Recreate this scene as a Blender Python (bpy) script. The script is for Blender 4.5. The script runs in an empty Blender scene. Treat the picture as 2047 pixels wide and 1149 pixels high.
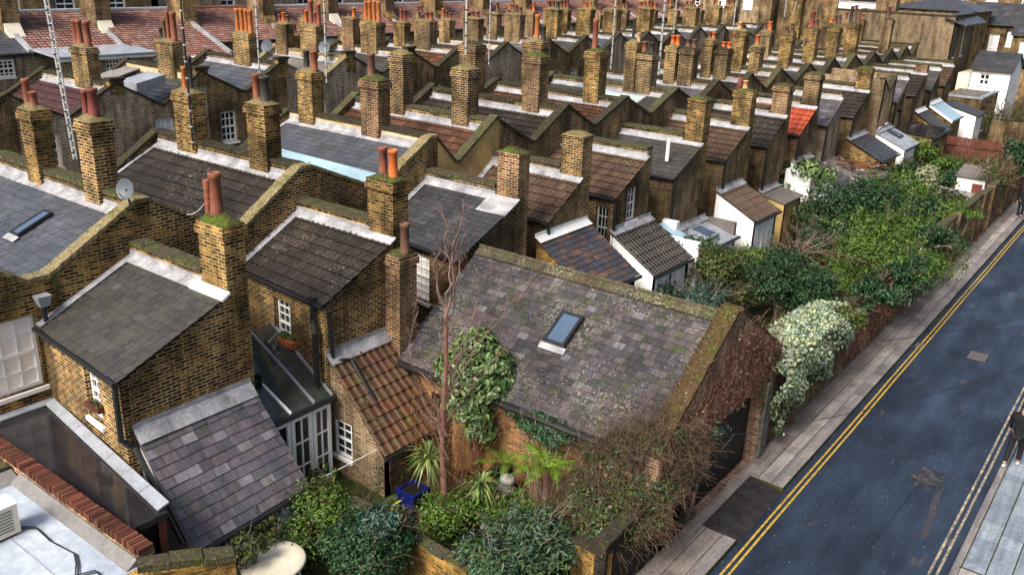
import bpy, math, random
import numpy as np
from mathutils import Vector, Matrix
random.seed(7)
RNG = np.random.default_rng(11)
R = math.radians
S = bpy.context.scene
COL = S.collection

# ------------------------------------------------------------------ camera
CAM_Z, FPX, PW, PH = 12.0, 1780.34, 2047.0, 1149.0
YAW, PITCH, ROLL = R(-36.6775), R(20.2625), R(-2.2751)
_f = Vector((math.sin(YAW) * math.cos(PITCH), math.cos(YAW) * math.cos(PITCH), -math.sin(PITCH)))
_r = Vector((math.cos(YAW), -math.sin(YAW), 0))
_d = _f.cross(_r)
_r2 = math.cos(ROLL) * _r + math.sin(ROLL) * _d
_d2 = -math.sin(ROLL) * _r + math.cos(ROLL) * _d
cd = bpy.data.cameras.new('camera')
cam = bpy.data.objects.new('camera', cd)
COL.objects.link(cam)
cd.sensor_width = 36.0
cd.lens = FPX / PW * 36.0
cd.clip_end = 3000
m = Matrix((( _r2.x, -_d2.x, -_f.x, 0), (_r2.y, -_d2.y, -_f.y, 0), (_r2.z, -_d2.z, -_f.z, CAM_Z), (0, 0, 0, 1)))
cam.matrix_world = m
S.camera = cam

# ------------------------------------------------------------------ sky, sun, exposure
SUN_DIR = Vector((-0.03, -0.82, 0.78)).normalized()      # towards the sun
w = bpy.data.worlds.new('World')
S.world = w
w.use_nodes = True
wn = w.node_tree
sky = wn.nodes.new('ShaderNodeTexSky')
sky.sky_type = 'NISHITA'
sky.sun_disc = False
sky.sun_elevation = math.asin(SUN_DIR.z)
sky.sun_rotation = math.atan2(SUN_DIR.x, SUN_DIR.y)
sky.air_density = 1.0
sky.dust_density = 6.0
sky.ozone_density = 1.0
wn.links.new(sky.outputs[0], wn.nodes['Background'].inputs[0])
wn.nodes['Background'].inputs[1].default_value = 0.08
sl = bpy.data.lights.new('sun', 'SUN')
sun = bpy.data.objects.new('sun', sl)
COL.objects.link(sun)
sl.energy = 2.5
sl.angle = R(24)
sl.color = (1.0, 0.95, 0.86)
sun.rotation_euler = SUN_DIR.to_track_quat('Z', 'Y').to_euler()
S.view_settings.view_transform = 'Standard'
S.view_settings.look = 'None'
S.view_settings.gamma = 1
S.view_settings.use_curve_mapping = False
S.view_settings.exposure = 1.12

# ------------------------------------------------------------------ pixel of the photograph -> point in the place
def ray(x, y):
    return _r2 * (x - 1023.5) + _d2 * (y - 574.5) + _f * FPX
def PZ(x, y, z):
    d = ray(x, y); t = (z - CAM_Z) / d.z
    return Vector((d.x * t, d.y * t, z))
def PX(x, y, X):
    d = ray(x, y); t = X / d.x
    return Vector((X, d.y * t, CAM_Z + d.z * t))
def PY(x, y, Y):
    d = ray(x, y); t = Y / d.y
    return Vector((d.x * t, Y, CAM_Z + d.z * t))
def ZAT(x, y, g):
    d = ray(x, y); t = math.hypot(g[0], g[1]) / math.hypot(d.x, d.y)
    return CAM_Z + d.z * t
def MPP(p):            # metres per photograph pixel at a point
    return (Vector(p) - Vector((0, 0, CAM_Z))).dot(_f) / FPX
def lerp(a, b, t):
    return a + (b - a) * t
V = Vector

# ------------------------------------------------------------------ mesh building
class MB:
    def __init__(s):
        s.v = []; s.f = []; s.mi = []
    def poly(s, pts, mi=0):
        n = len(s.v)
        s.v.extend([tuple(p) for p in pts])
        s.f.append(tuple(range(n, n + len(pts))))
        s.mi.append(mi)
    def raw(s, vs, fs, mi=0):
        n = len(s.v)
        s.v.extend([tuple(p) for p in vs])
        for f in fs:
            s.f.append(tuple(i + n for i in f)); s.mi.append(mi)
    def hexa(s, b, t, mi=0):      # four bottom points (counter-clockwise from above), four top points
        s.raw(list(b) + list(t), [(3, 2, 1, 0), (4, 5, 6, 7), (0, 1, 5, 4), (1, 2, 6, 5), (2, 3, 7, 6), (3, 0, 4, 7)], mi)
    def box(s, x0, x1, y0, y1, z0, z1, mi=0):
        s.hexa([(x0, y0, z0), (x1, y0, z0), (x1, y1, z0), (x0, y1, z0)], [(x0, y0, z1), (x1, y0, z1), (x1, y1, z1), (x0, y1, z1)], mi)
    def slab(s, a, b, c, d, th, mi=0):   # sheet with thickness downwards
        dz = V((0, 0, th))
        s.hexa([V(a) - dz, V(b) - dz, V(c) - dz, V(d) - dz], [a, b, c, d], mi)
    def tube(s, pts, rad, n=6, mi=0, cap=True):
        pts = [V(p) for p in pts]
        rr = rad if isinstance(rad, (list, tuple)) else [rad] * len(pts)
        vs = []; fs = []
        for i, p in enumerate(pts):
            t = (pts[min(i + 1, len(pts) - 1)] - pts[max(i - 1, 0)])
            if t.length < 1e-9: t = V((0, 0, 1))
            t.normalize()
            a = t.cross(V((0, 0, 1)) if abs(t.z) < .9 else V((1, 0, 0))).normalized(); b = t.cross(a)
            for k in range(n):
                th = 2 * math.pi * k / n
                vs.append(p + (a * math.cos(th) + b * math.sin(th)) * rr[i])
        for i in range(len(pts) - 1):
            for k in range(n):
                k2 = (k + 1) % n
                fs.append((i * n + k, i * n + k2, (i + 1) * n + k2, (i + 1) * n + k))
        if cap:
            fs.append(tuple(range(n))[::-1]); fs.append(tuple(range((len(pts) - 1) * n, len(pts) * n)))
        s.raw(vs, fs, mi)
    def lathe(s, c, prof, n=14, mi=0):   # prof: (radius, z) list
        vs = []; fs = []
        for r, z in prof:
            for k in range(n):
                th = 2 * math.pi * k / n
                vs.append((c[0] + r * math.cos(th), c[1] + r * math.sin(th), c[2] + z))
        for i in range(len(prof) - 1):
            for k in range(n):
                k2 = (k + 1) % n
                fs.append((i * n + k, i * n + k2, (i + 1) * n + k2, (i + 1) * n + k))
        s.raw(vs, fs, mi)
    def build(s, name, mat, parent=None, smooth=False, label=None):
        me = bpy.data.meshes.new(name)
        off = V((0, 0, 0))
        if parent is not None:
            q = parent
            while q is not None:
                off += q.location; q = q.parent
        vv = np.array(s.v, dtype=np.float64).reshape(-1, 3)
        me.from_pydata((vv - np.array(off)).tolist(), [], s.f)
        mats = mat if isinstance(mat, (list, tuple)) else [mat]
        for mm in mats: me.materials.append(mm)
        if len(mats) > 1: me.polygons.foreach_set('material_index', s.mi)
        if smooth: me.polygons.foreach_set('use_smooth', [True] * len(s.f))
        auto_uv(me, off)
        o = bpy.data.objects.new(name, me)
        COL.objects.link(o)
        if parent is not None: o.parent = parent
        if label: o['label'] = label
        return o

def auto_uv(me, off):          # metres: u level along the face, v up the face
    nf = len(me.polygons)
    if nf == 0: return
    uvl = me.uv_layers.new(name='uv')
    nl = len(me.loops)
    li = np.empty(nl, dtype=np.int32); me.loops.foreach_get('vertex_index', li)
    co = np.empty(len(me.vertices) * 3); me.vertices.foreach_get('co', co); co = co.reshape(-1, 3) + np.array(off)
    nn = np.empty(nf * 3); me.polygons.foreach_get('normal', nn); nn = nn.reshape(-1, 3)
    lt = np.empty(nf, dtype=np.int32); me.polygons.foreach_get('loop_total', lt)
    fi = np.repeat(np.arange(nf), lt)
    h = np.stack([-nn[:, 1], nn[:, 0], np.zeros(nf)], 1)
    ln = np.linalg.norm(h, axis=1)
    flat = ln < .12
    h[flat] = (1, 0, 0); ln[flat] = 1
    h /= ln[:, None]
    v = np.cross(nn, h)
    v[flat] = (0, 1, 0)
    p = co[li]
    uv = np.stack([(p * h[fi]).sum(1), (p * v[fi]).sum(1)], 1)
    uvl.data.foreach_set('uv', uv.astype(np.float32).ravel())

def thing(name, label, cat, loc, group=None, kind=None):
    o = bpy.data.objects.new(name, None); COL.objects.link(o)
    o.location = V(loc); o.empty_display_size = .3
    return tag(o, label, cat, group, kind)
def tag(o, label=None, cat=None, group=None, kind=None):
    if label: o['label'] = label
    if cat: o['category'] = cat
    if group: o['group'] = group
    if kind: o['kind'] = kind
    return o

# ------------------------------------------------------------------ materials
class NT:
    def __init__(s, name):
        s.m = bpy.data.materials.new(name); s.m.use_nodes = True
        s.t = s.m.node_tree; s.b = s.t.nodes['Principled BSDF']
        s._uv = s._pos = None
    def n(s, typ, **kw):
        nd = s.t.nodes.new('ShaderNode' + typ)
        for k, v in kw.items(): setattr(nd, k, v)
        return nd
    def link(s, a, b): s.t.links.new(a, b)
    def uv(s):
        if not s._uv: s._uv = s.n('TexCoord').outputs['UV']
        return s._uv
    def pos(s):
        if not s._pos: s._pos = s.n('NewGeometry')
        return s._pos.outputs['Position']
    def island(s):
        s.pos(); return s._pos.outputs['Random Per Island']
    def noise(s, scale, detail=4, rough=.55, vec=None, col=False):
        nd = s.n('TexNoise'); nd.inputs['Scale'].default_value = scale; nd.inputs['Detail'].default_value = detail
        nd.inputs['Roughness'].default_value = rough
        s.link(vec if vec is not None else s.pos(), nd.inputs['Vector'])
        return nd.outputs['Color' if col else 'Fac']
    def ramp(s, fac, stops, interp='LINEAR'):
        nd = s.n('ValToRGB'); cr = nd.color_ramp; cr.interpolation = interp
        while len(cr.elements) < len(stops): cr.elements.new(.5)
        for e, (p, c) in zip(cr.elements, stops):
            e.position = p; e.color = (c, c, c, 1) if isinstance(c, (int, float)) else (*c, 1)
        s.link(fac, nd.inputs[0])
        return nd.outputs[0]
    def mix(s, fac, a, b, mode='MIX'):
        nd = s.n('Mix'); nd.data_type = 'RGBA'; nd.blend_type = mode
        for ix, val in ((0, fac), (6, a), (7, b)):
            sock = nd.inputs[ix]
            if hasattr(val, 'is_output'): s.link(val, sock)
            elif isinstance(val, (int, float)): sock.default_value = val if ix == 0 else (val, val, val, 1)
            else: sock.default_value = (*val, 1)
        return nd.outputs[2]
    def math(s, op, a, b=0.5):
        nd = s.n('Math', operation=op)
        for sock, val in ((nd.inputs[0], a), (nd.inputs[1], b)):
            if hasattr(val, 'is_output'): s.link(val, sock)
            else: sock.default_value = val
        return nd.outputs[0]
    def bump(s, h, strength=.5, dist=.02):
        nd = s.n('Bump'); nd.inputs['Strength'].default_value = strength; nd.inputs['Distance'].default_value = dist
        s.link(h, nd.inputs['Height']); s.link(nd.outputs[0], s.b.inputs['Normal'])
    def out(s, col=None, rough=.8, spec=.3, metal=0):
        if col is not None:
            if hasattr(col, 'is_output'): s.link(col, s.b.inputs['Base Color'])
            else: s.b.inputs['Base Color'].default_value = (*col, 1)
        if hasattr(rough, 'is_output'): s.link(rough, s.b.inputs['Roughness'])
        else: s.b.inputs['Roughness'].default_value = rough
        s.b.inputs['Specular IOR Level'].default_value = spec
        s.b.inputs['Metallic'].default_value = metal
        return s.m

def brick(name, stops, mortar, soot=(.35, 1.1), sscale=.55, moss=None, bw=.225, bh=.075, ms=.012, stain=None):
    t = NT(name)
    bt = t.n('TexBrick'); t.link(t.uv(), bt.inputs['Vector'])
    for k, v in (('Color1', (0, 0, 0, 1)), ('Color2', (1, 1, 1, 1)), ('Mortar', (.5, .5, .5, 1)), ('Scale', 1.0), ('Mortar Size', ms),
                 ('Mortar Smooth', .15), ('Brick Width', bw), ('Row Height', bh)):
        bt.inputs[k].default_value = v
    c = t.ramp(bt.outputs['Color'], stops)
    fine = t.noise(22, 3)
    c = t.mix(.55, c, t.ramp(fine, [(.3, .45), (.7, 1.35)]), 'MULTIPLY')
    c = t.mix(t.math('MULTIPLY', bt.outputs['Fac'], .95), c, mortar)
    mp = t.n('Mapping'); mp.inputs['Scale'].default_value = (2.6, 2.6, .55); t.link(t.pos(), mp.inputs['Vector'])
    run = t.noise(1.0, 5, .65, mp.outputs[0])
    c = t.mix(1.0, c, t.ramp(run, [(.36, .42), (.58, 1.12)]), 'MULTIPLY')
    big = t.noise(sscale, 5, .6)
    c = t.mix(1.0, c, t.ramp(big, [(.34, soot[0]), (.64, soot[1])]), 'MULTIPLY')
    if stain:
        c = t.mix(t.ramp(t.noise(1.3, 4), [(.5, 0), (.68, stain[1])]), c, stain[0])
    if moss:
        c = t.mix(t.ramp(t.noise(2.2, 5, .65), [(.54, 0), (.66, moss[1])]), c, moss[0])
    t.bump(t.math('SUBTRACT', fine, t.math('MULTIPLY', bt.outputs['Fac'], 1.0)), .6, .012)
    return t.out(c, .88, .2)

def islandmat(name, stops, rough=.6, spec=.4, lichen=None, moss=None, dirt=.35, bumps=.25, fscale=14, constant=True, streak=.32, dk=.70):
    t = NT(name)
    stops = [(p, tuple(x * dk for x in c)) for p, c in stops]
    c = t.ramp(t.island(), stops, 'CONSTANT' if constant else 'LINEAR')
    if 'slate' in name or 'tile' in name: c = t.mix(.10 if 'purple' in name or 'rust_and' in name else (.2 if 'lichen' in name else .34), c, tuple(sum(q[1][k] for q in stops) / len(stops) for k in range(3)))
    c = t.mix(dirt * 2 if dirt < .5 else 1, c, t.ramp(t.noise(1.1, 5, .6), [(.3, 1 - dirt), (.7, 1 + dirt)]), 'MULTIPLY')
    f = t.noise(fscale, 4, .6)
    c = t.mix(.7, c, t.ramp(f, [(.3, .6), (.72, 1.3)]), 'MULTIPLY')
    st = t.n('Mapping'); st.inputs['Scale'].default_value = (7.0, .55, 1.0); t.link(t.uv(), st.inputs['Vector'])
    if streak: c = t.mix(1, c, t.ramp(t.noise(1.0, 4, .6, st.outputs[0]), [(.32, 1 - streak), (.68, 1 + streak * .8)]), 'MULTIPLY')
    if lichen:
        k = t.math('MULTIPLY', t.ramp(t.noise(17, 3, .6), [(.53, 0), (.6, 1)]), t.ramp(t.noise(.75, 3), [(.46, 0), (.6, lichen[1])]))
        c = t.mix(k, c, lichen[0])
        k = t.math('MULTIPLY', t.ramp(t.noise(26, 2, .5), [(.655, 0), (.69, .8)]), t.ramp(t.noise(.9, 3, .6), [(.45, 0), (.62, 1)]))
        c = t.mix(k, c, (.55, .53, .42))
    if moss:
        k = t.ramp(t.noise(2.3, 6, .7), [(.55, 0), (.68, moss[1])])
        c = t.mix(k, c, moss[0])
    t.bump(f, bumps, .015)
    return t.out(c, rough, spec)

def plain(name, col, rough=.7, spec=.3, var=.25, scale=3.0, metal=0, col2=None, bump=0, fine=True):
    t = NT(name)
    n1 = t.noise(scale, 5, .6)
    c = t.mix(t.ramp(n1, [(.35, 0), (.68, 1)]), col, col2) if col2 else t.mix(1.0, col, t.ramp(n1, [(.3, 1 - var), (.7, 1 + var)]), 'MULTIPLY')
    if fine:
        n2 = t.noise(scale * 9, 3)
        c = t.mix(.6, c, t.ramp(n2, [(.3, 1 - var), (.7, 1 + var)]), 'MULTIPLY')
        if bump: t.bump(n2, bump, .01)
    return t.out(c, rough, spec, metal)

M = {}
LON = [(0, (.022, .014, .010)), (.28, (.042, .025, .015)), (.5, (.088, .050, .022)), (.7, (.17, .092, .030)), (.88, (.28, .16, .042)), (1, (.22, .062, .026))]
LOND = [(0, (.016, .011, .009)), (.4, (.036, .023, .015)), (.68, (.078, .044, .022)), (.9, (.15, .082, .034)), (1, (.14, .042, .024))]
LONG = [(0, (.026, .016, .009)), (.28, (.065, .036, .014)), (.52, (.15, .080, .024)), (.74, (.26, .15, .036)), (.9, (.34, .20, .048)), (1, (.24, .075, .024))]
LONR = [(0, (.04, .018, .012)), (.35, (.11, .038, .02)), (.7, (.20, .085, .035)), (1, (.30, .17, .065))]
M['brick'] = brick('stock_brick', LON, (.52, .38, .19), soot=(.26, 1.2), sscale=.7)
M['brick_dark'] = brick('sooty_stock_brick', LOND, (.44, .32, .17), soot=(.24, 1.2), sscale=.7)
M['brick_gold'] = brick('golden_stock_brick', LONG, (.42, .30, .14), soot=(.24, 1.2), sscale=.9, moss=((.07, .065, .02), .5))
M['brick_red'] = brick('red_stock_brick', LONR, (.46, .35, .22), soot=(.34, 1.15), moss=((.05, .055, .015), .5))
M['brick_grey'] = brick('grey_stock_brick', [(0, (.055, .043, .035)), (.5, (.15, .105, .075)), (1, (.25, .17, .11))], (.66, .56, .42), soot=(.5, 1.15))
M['brick_pale'] = brick('pale_stock_brick', [(0, (.12, .07, .04)), (.5, (.25, .16, .085)), (1, (.36, .25, .14))], (.42, .34, .23), soot=(.5, 1.1))
M['brick_orange'] = brick('orange_garden_brick', [(0, (.16, .06, .022)), (.5, (.33, .14, .05)), (1, (.45, .23, .09))], (.40, .28, .15), soot=(.4, 1.1))
M['brick_ochre'] = brick('ochre_garden_brick', [(0, (.12, .06, .014)), (.5, (.27, .14, .026)), (1, (.38, .22, .055))], (.32, .21, .08), soot=(.4, 1.15), sscale=1.5, moss=((.05, .06, .012), .7))
M['brick_flank'] = brick('weathered_flank_brick', LOND, (.42, .33, .21), soot=(.75, 1.1), sscale=.3)
M['brick_gable'] = brick('pinkish_gable_brick', [(0, (.12, .06, .04)), (.5, (.26, .14, .09)), (1, (.40, .25, .16))], (.5, .38, .27), soot=(.6, 1.15), sscale=1.2)
M['brick_black'] = brick('black_grimed_brick', [(0, (.012, .010, .009)), (.6, (.035, .025, .02)), (1, (.07, .05, .035))], (.06, .05, .04), soot=(.4, 1.2))
M['brick_wall'] = brick('brown_boundary_brick', [(0, (.05, .03, .02)), (.5, (.12, .07, .04)), (1, (.22, .12, .07))], (.22, .16, .11), soot=(.35, 1.2), sscale=.9, stain=((.16, .07, .045), .6), moss=((.06, .07, .012), .5))
M['coping_red'] = islandmat('red_brick_on_edge', [(0, (.09, .030, .02)), (.3, (.15, .048, .03)), (.6, (.11, .04, .029)), (.8, (.19, .07, .045))], .85, .2, moss=((.06, .07, .02), .35))
def coping(name, base, moss, lo, hi):
    t = NT(name)
    f = t.noise(14, 5, .65)
    c = t.mix(1, base, t.ramp(f, [(.3, .45), (.7, 1.6)]), 'MULTIPLY')
    c = t.mix(t.ramp(t.noise(2.6, 6, .72), [(lo, 0), (hi, 1)]), c, t.mix(1, moss, t.ramp(f, [(.3, .4), (.7, 1.7)]), 'MULTIPLY'))
    c = t.mix(t.ramp(t.noise(24, 2), [(.68, 0), (.72, .8)]), c, (.42, .42, .32))
    t.bump(f, .8, .03)
    return t.out(c, .95, .1)
M['coping'] = coping('mossy_dark_coping', (.034, .029, .020), (.055, .062, .015), .54, .68)
M['coping_green'] = coping('green_mossy_coping', (.058, .050, .032), (.065, .085, .015), .50, .66)
M['coping_pale'] = coping('weathered_stone_coping', (.19, .155, .085), (.075, .08, .02), .50, .66)
M['moss'] = coping('thick_moss', (.05, .044, .02), (.06, .095, .010), .46, .64)
M['flaunch'] = coping('mortar_flaunching', (.15, .12, .06), (.07, .075, .02), .50, .66)
M['stump'] = coping('mossy_gable_verge', (.06, .038, .02), (.05, .056, .012), .50, .68)
M['slate_blue'] = islandmat('blue_grey_slate', [(0, (.082, .092, .118)), (.3, (.094, .101, .124)), (.55, (.104, .114, .142)), (.78, (.082, .088, .104)), (.95, (.13, .13, .14))], .42, .5, moss=((.07, .075, .03), .3))
M['slate_grey'] = islandmat('brown_grey_slate', [(0, (.062, .058, .053)), (.3, (.074, .067, .060)), (.55, (.056, .053, .052)), (.8, (.082, .072, .064)), (.95, (.098, .098, .106))], .5, .45, moss=((.06, .065, .02), .35))
M['slate_dark'] = islandmat('dark_wet_slate', [(0, (.052, .052, .056)), (.35, (.068, .068, .074)), (.7, (.058, .056, .056)), (.9, (.095, .095, .105))], .36, .5, moss=((.05, .055, .02), .25))
M['slate_purple'] = islandmat('purple_welsh_slate', [(0, (.105, .092, .115)), (.22, (.135, .115, .14)), (.42, (.088, .087, .105)), (.6, (.15, .122, .135)), (.78, (.10, .085, .09)), (.9, (.22, .20, .23)), (.97, (.28, .255, .265))], .45, .5, moss=((.075, .09, .022), .5), dirt=.3)
M['slate_lichen'] = islandmat('lichen_covered_slate', [(0, (.045, .042, .044)), (.18, (.080, .062, .072)), (.4, (.066, .062, .074)), (.55, (.034, .033, .035)), (.70, (.095, .075, .078)), (.86, (.125, .105, .105)), (.95, (.16, .155, .175))], .55, .4, lichen=((.27, .26, .18), .6), moss=((.035, .045, .008), .95), dirt=.45)
M['slate_rust'] = islandmat('rust_and_blue_slate', [(0, (.075, .065, .07)), (.3, (.06, .065, .085)), (.5, (.14, .08, .055)), (.68, (.085, .068, .06)), (.85, (.18, .10, .065)), (.95, (.075, .09, .13))], .4, .5)
M['tile_dark'] = islandmat('dark_concrete_tile', [(0, (.038, .028, .024)), (.35, (.052, .037, .030)), (.7, (.062, .046, .036)), (.9, (.080, .056, .042))], .5, .4, lichen=((.30, .27, .2), .12), moss=((.045, .045, .015), .25), dirt=.4, dk=.48)
M['tile_brown'] = islandmat('brown_concrete_tile', [(0, (.075, .045, .030)), (.35, (.105, .060, .038)), (.7, (.125, .072, .046)), (.9, (.15, .085, .05))], .55, .35, lichen=((.30, .26, .18), .15), moss=((.07, .065, .02), .3), dirt=.4)
M['tile_rust'] = islandmat('rust_brown_tile', [(0, (.075, .036, .024)), (.35, (.115, .052, .031)), (.65, (.15, .075, .042)), (.85, (.09, .046, .03)), (.96, (.28, .09, .036))], .6, .3, moss=((.065, .06, .02), .35), dirt=.4)
M['tile_moss'] = islandmat('mossy_clay_pantile', [(0, (.12, .062, .034)), (.3, (.155, .08, .04)), (.6, (.115, .07, .036)), (.85, (.20, .075, .038))], .55, .35, moss=((.10, .105, .022), .65), dirt=.3)
M['tile_maroon'] = islandmat('maroon_sheet_tile', [(0, (.085, .036, .034)), (.4, (.10, .042, .04)), (.8, (.075, .034, .033))], .5, .35)
M['tile_red'] = islandmat('new_red_tile', [(0, (.48, .085, .04)), (.5, (.56, .11, .05)), (.85, (.40, .07, .035))], .6, .3, dirt=.2)
M['tile_pink'] = islandmat('weathered_red_plain_tile', [(0, (.22, .10, .08)), (.25, (.31, .16, .13)), (.5, (.18, .085, .07)), (.7, (.38, .22, .18)), (.88, (.38, .13, .09)), (.95, (.46, .33, .28))], .7, .3, dirt=.25)
M['lead'] = plain('lead_flashing', (.29, .29, .31), .5, .4, .45, 2.2)
M['lead_dull'] = plain('dull_grey_lead', (.27, .29, .33), .4, .5, .25, 2.0)
M['white'] = plain('white_paint', (.80, .80, .78), .5, .4, .06, 1.5)
M['white_wall'] = plain('white_painted_render', (.82, .82, .82), .7, .2, .10, .8)
M['cream'] = plain('cream_paint', (.66, .60, .48), .6, .3, .12, 1.2)
M['ochre_render'] = plain('stained_ochre_render', (.50, .35, .14), .8, .2, .3, 1.3, col2=(.24, .16, .07))
M['cream_render'] = plain('stained_cream_render', (.58, .46, .30), .8, .2, .25, 1.3, col2=(.36, .26, .14))
M['black'] = plain('black_iron_paint', (.012, .012, .013), .4, .5, .3, 3)
M['black_wood'] = plain('black_timber', (.010, .010, .010), .6, .3, .4, 3)
M['glass'] = plain('dark_window_glass', (.016, .019, .022), .06, .6, .3, .8, fine=False)
M['glass_sky'] = plain('rooflight_glass', (.065, .10, .16), .07, .6, .1, .7, fine=False)
M['glass_green'] = plain('greenish_sheet_glass', (.42, .55, .52), .06, .6, .1, .6, fine=False)
M['glass_roof'] = plain('grimy_conservatory_glass', (.040, .050, .044), .08, .6, .4, 1.1)
M['blind'] = plain('window_with_pale_blind', (.85, .81, .77), .25, .5, .12, 1.2, fine=False)
M['net'] = plain('window_with_net_curtain', (.62, .63, .70), .3, .5, .2, 6, fine=False)
M['sheet_blue'] = plain('pale_blue_gutter_sheet', (.30, .43, .51), .4, .5, .10, 1.0)
M['felt'] = plain('wet_black_felt', (.020, .018, .021), .10, .6, .4, .7)
M['felt_grey'] = plain('grey_roofing_felt', (.13, .115, .105), .6, .3, .3, 1.5)
M['white_deck'] = plain('pale_roof_membrane', (.26, .31, .40), .4, .4, .25, .7, col2=(.44, .49, .55))
M['grey_kerb'] = plain('grey_mortar_fillet', (.16, .155, .155), .7, .3, .25, 1.5)
for nm, c in (('orange', (.36, .115, .032)), ('terracotta', (.20, .068, .040)), ('dark_red', (.16, .045, .035)), ('brown', (.12, .062, .042)), ('black', (.035, .030, .030)), ('bright', (.52, .125, .03)), ('pale', (.48, .26, .14))):
    M['pot_' + nm] = plain(nm + '_clay_pot', c, .6, .35, .25, 4)
M['hole'] = plain('soot', (.008, .007, .007), .9, .1, .1)  # soot in the pots; also the black for painted shade in tile laps and vent
M['wood_grey'] = plain('grey_weathered_boards', (.22, .21, .20), .8, .2, .3, 4)
M['wood_brown'] = plain('brown_stained_boards', (.10, .032, .022), .75, .25, .35, 3)
M['steel'] = plain('galvanised_steel', (.55, .56, .58), .35, .5, .15, 4, metal=.5)
M['dish'] = plain('grey_dish', (.085, .10, .12), .5, .4, .1, 4)
M['bark'] = plain('red_brown_bark', (.15, .075, .055), .85, .2, .4, 6)
M['bark_grey'] = plain('grey_bark', (.17, .13, .105), .85, .2, .4, 6)
M['twig'] = islandmat('dry_twigs', [(0, (.10, .062, .042)), (.4, (.15, .10, .07)), (.8, (.21, .155, .11))], .9, .1)
M['pale_bark'] = islandmat('pinkish_grey_twigs', [(0, (.22, .13, .11)), (.4, (.30, .20, .17)), (.75, (.17, .095, .08))], .85, .2)
M['creeper'] = islandmat('bare_red_creeper_stems', [(0, (.20, .085, .06)), (.4, (.31, .16, .11)), (.75, (.42, .27, .19))], .9, .1)
def leafm(name, cols, rough=.5, spec=.35, dk=.66):
    n = len(cols)
    return islandmat(name, [(i / n, c) for i, c in enumerate(cols)], rough, spec, dirt=.35, bumps=0, fscale=3, streak=0, dk=dk)
M['leaf_dark'] = leafm('dark_evergreen_leaves', [(.010, .040, .012), (.018, .064, .020), (.030, .092, .028), (.05, .125, .04), (.012, .048, .02)])
M['leaf_mid'] = leafm('mid_green_leaves', [(.045, .11, .010), (.075, .16, .015), (.115, .205, .02), (.155, .235, .03), (.05, .12, .015)])
M['leaf_bright'] = leafm('bright_green_leaves', [(.065, .14, .012), (.10, .20, .018), (.14, .25, .025), (.08, .16, .02)])
M['leaf_olive'] = leafm('olive_leaves', [(.045, .080, .012), (.075, .11, .018), (.105, .135, .025), (.075, .06, .02), (.04, .09, .015)])
M['leaf_blue'] = leafm('blue_green_leaves', [(.040, .085, .065), (.065, .13, .10), (.095, .17, .14), (.03, .07, .05), (.06, .11, .06)])
M['leaf_var'] = leafm('variegated_ivy_leaves', [(.34, .40, .30), (.10, .16, .08), (.42, .44, .30), (.17, .25, .17), (.06, .10, .03), (.28, .36, .30), (.40, .40, .20)], dk=.85)
M['leaf_white'] = leafm('cream_flowers', [(.55, .55, .36), (.40, .42, .25), (.12, .19, .06), (.62, .60, .45)])
M['fern'] = leafm('fern_fronds', [(.10, .21, .010), (.14, .27, .014), (.075, .16, .010), (.19, .31, .025)])
M['sword'] = leafm('sword_leaves', [(.07, .14, .03), (.14, .23, .05), (.26, .33, .10), (.10, .19, .04), (.36, .38, .12)])
M['dead'] = leafm('dead_leaves', [(.26, .13, .075), (.20, .095, .06), (.36, .23, .13)])
M['soil'] = plain('garden_soil', (.040, .034, .018), .95, .1, .5, 2.2, col2=(.045, .065, .018), bump=.5)
M['yellow_line'] = None
# ------------------------------------------------------------------ roofs, walls, windows, chimneys
UP = V((0, 0, 1))
def _up(a, b, c, d):
    n = (b - a).cross(d - a)
    return n.normalized() if n.z > 0 else -n.normalized()
def sheet(mb, A, B, C, D, mi=0):
    n = (B - A).cross(D - A)
    mb.poly([A, B, C, D] if n.z > 0 else [A, D, C, B], mi)
def slates(mb, A, B, C, D, sw=.27, sh=.21, th=.014, mi=0, base=1, jit=1.0):
    A, B, C, D = V(A), V(B), V(C), V(D)
    n = _up(A, B, C, D)
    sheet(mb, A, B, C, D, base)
    L = max((A - D).length, (B - C).length)
    rows = max(1, round(L / sh))
    for r in range(rows):
        v0 = r / rows; v1 = min((r + 1.12) / rows, 1)
        a, b = lerp(A, D, v0), lerp(B, C, v0); c, d = lerp(B, C, v1), lerp(A, D, v1)
        W = (b - a).length
        u = -(.5 if r % 2 else 0) * sw / W
        while u < 1 - 1e-4:
            wd = sw * random.uniform(.86, 1.14) / W if jit else sw / W
            u0, u1 = max(0, u + .004 / W), min(1, u + wd - .004 / W); u += wd
            if u1 - u0 < .02 / W: continue
            j = jit * random.gauss(0, .0035); dv = (b - c).normalized() * (jit * random.uniform(-.008, .012))
            k0, k1 = th * 1.7 + abs(j), th * 1.7 + abs(jit * random.gauss(0, .004))
            p0, p1, p2, p3 = lerp(a, b, u0) + dv, lerp(a, b, u1) + dv, lerp(d, c, u1), lerp(d, c, u0)
            vs = [p0 + n * k0, p1 + n * k1, p2 + n * .004, p3 + n * .004, p0, p1]
            mb.raw(vs, [(0, 1, 2, 3), (4, 5, 1, 0), (4, 0, 3), (1, 5, 2)], mi)
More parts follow.
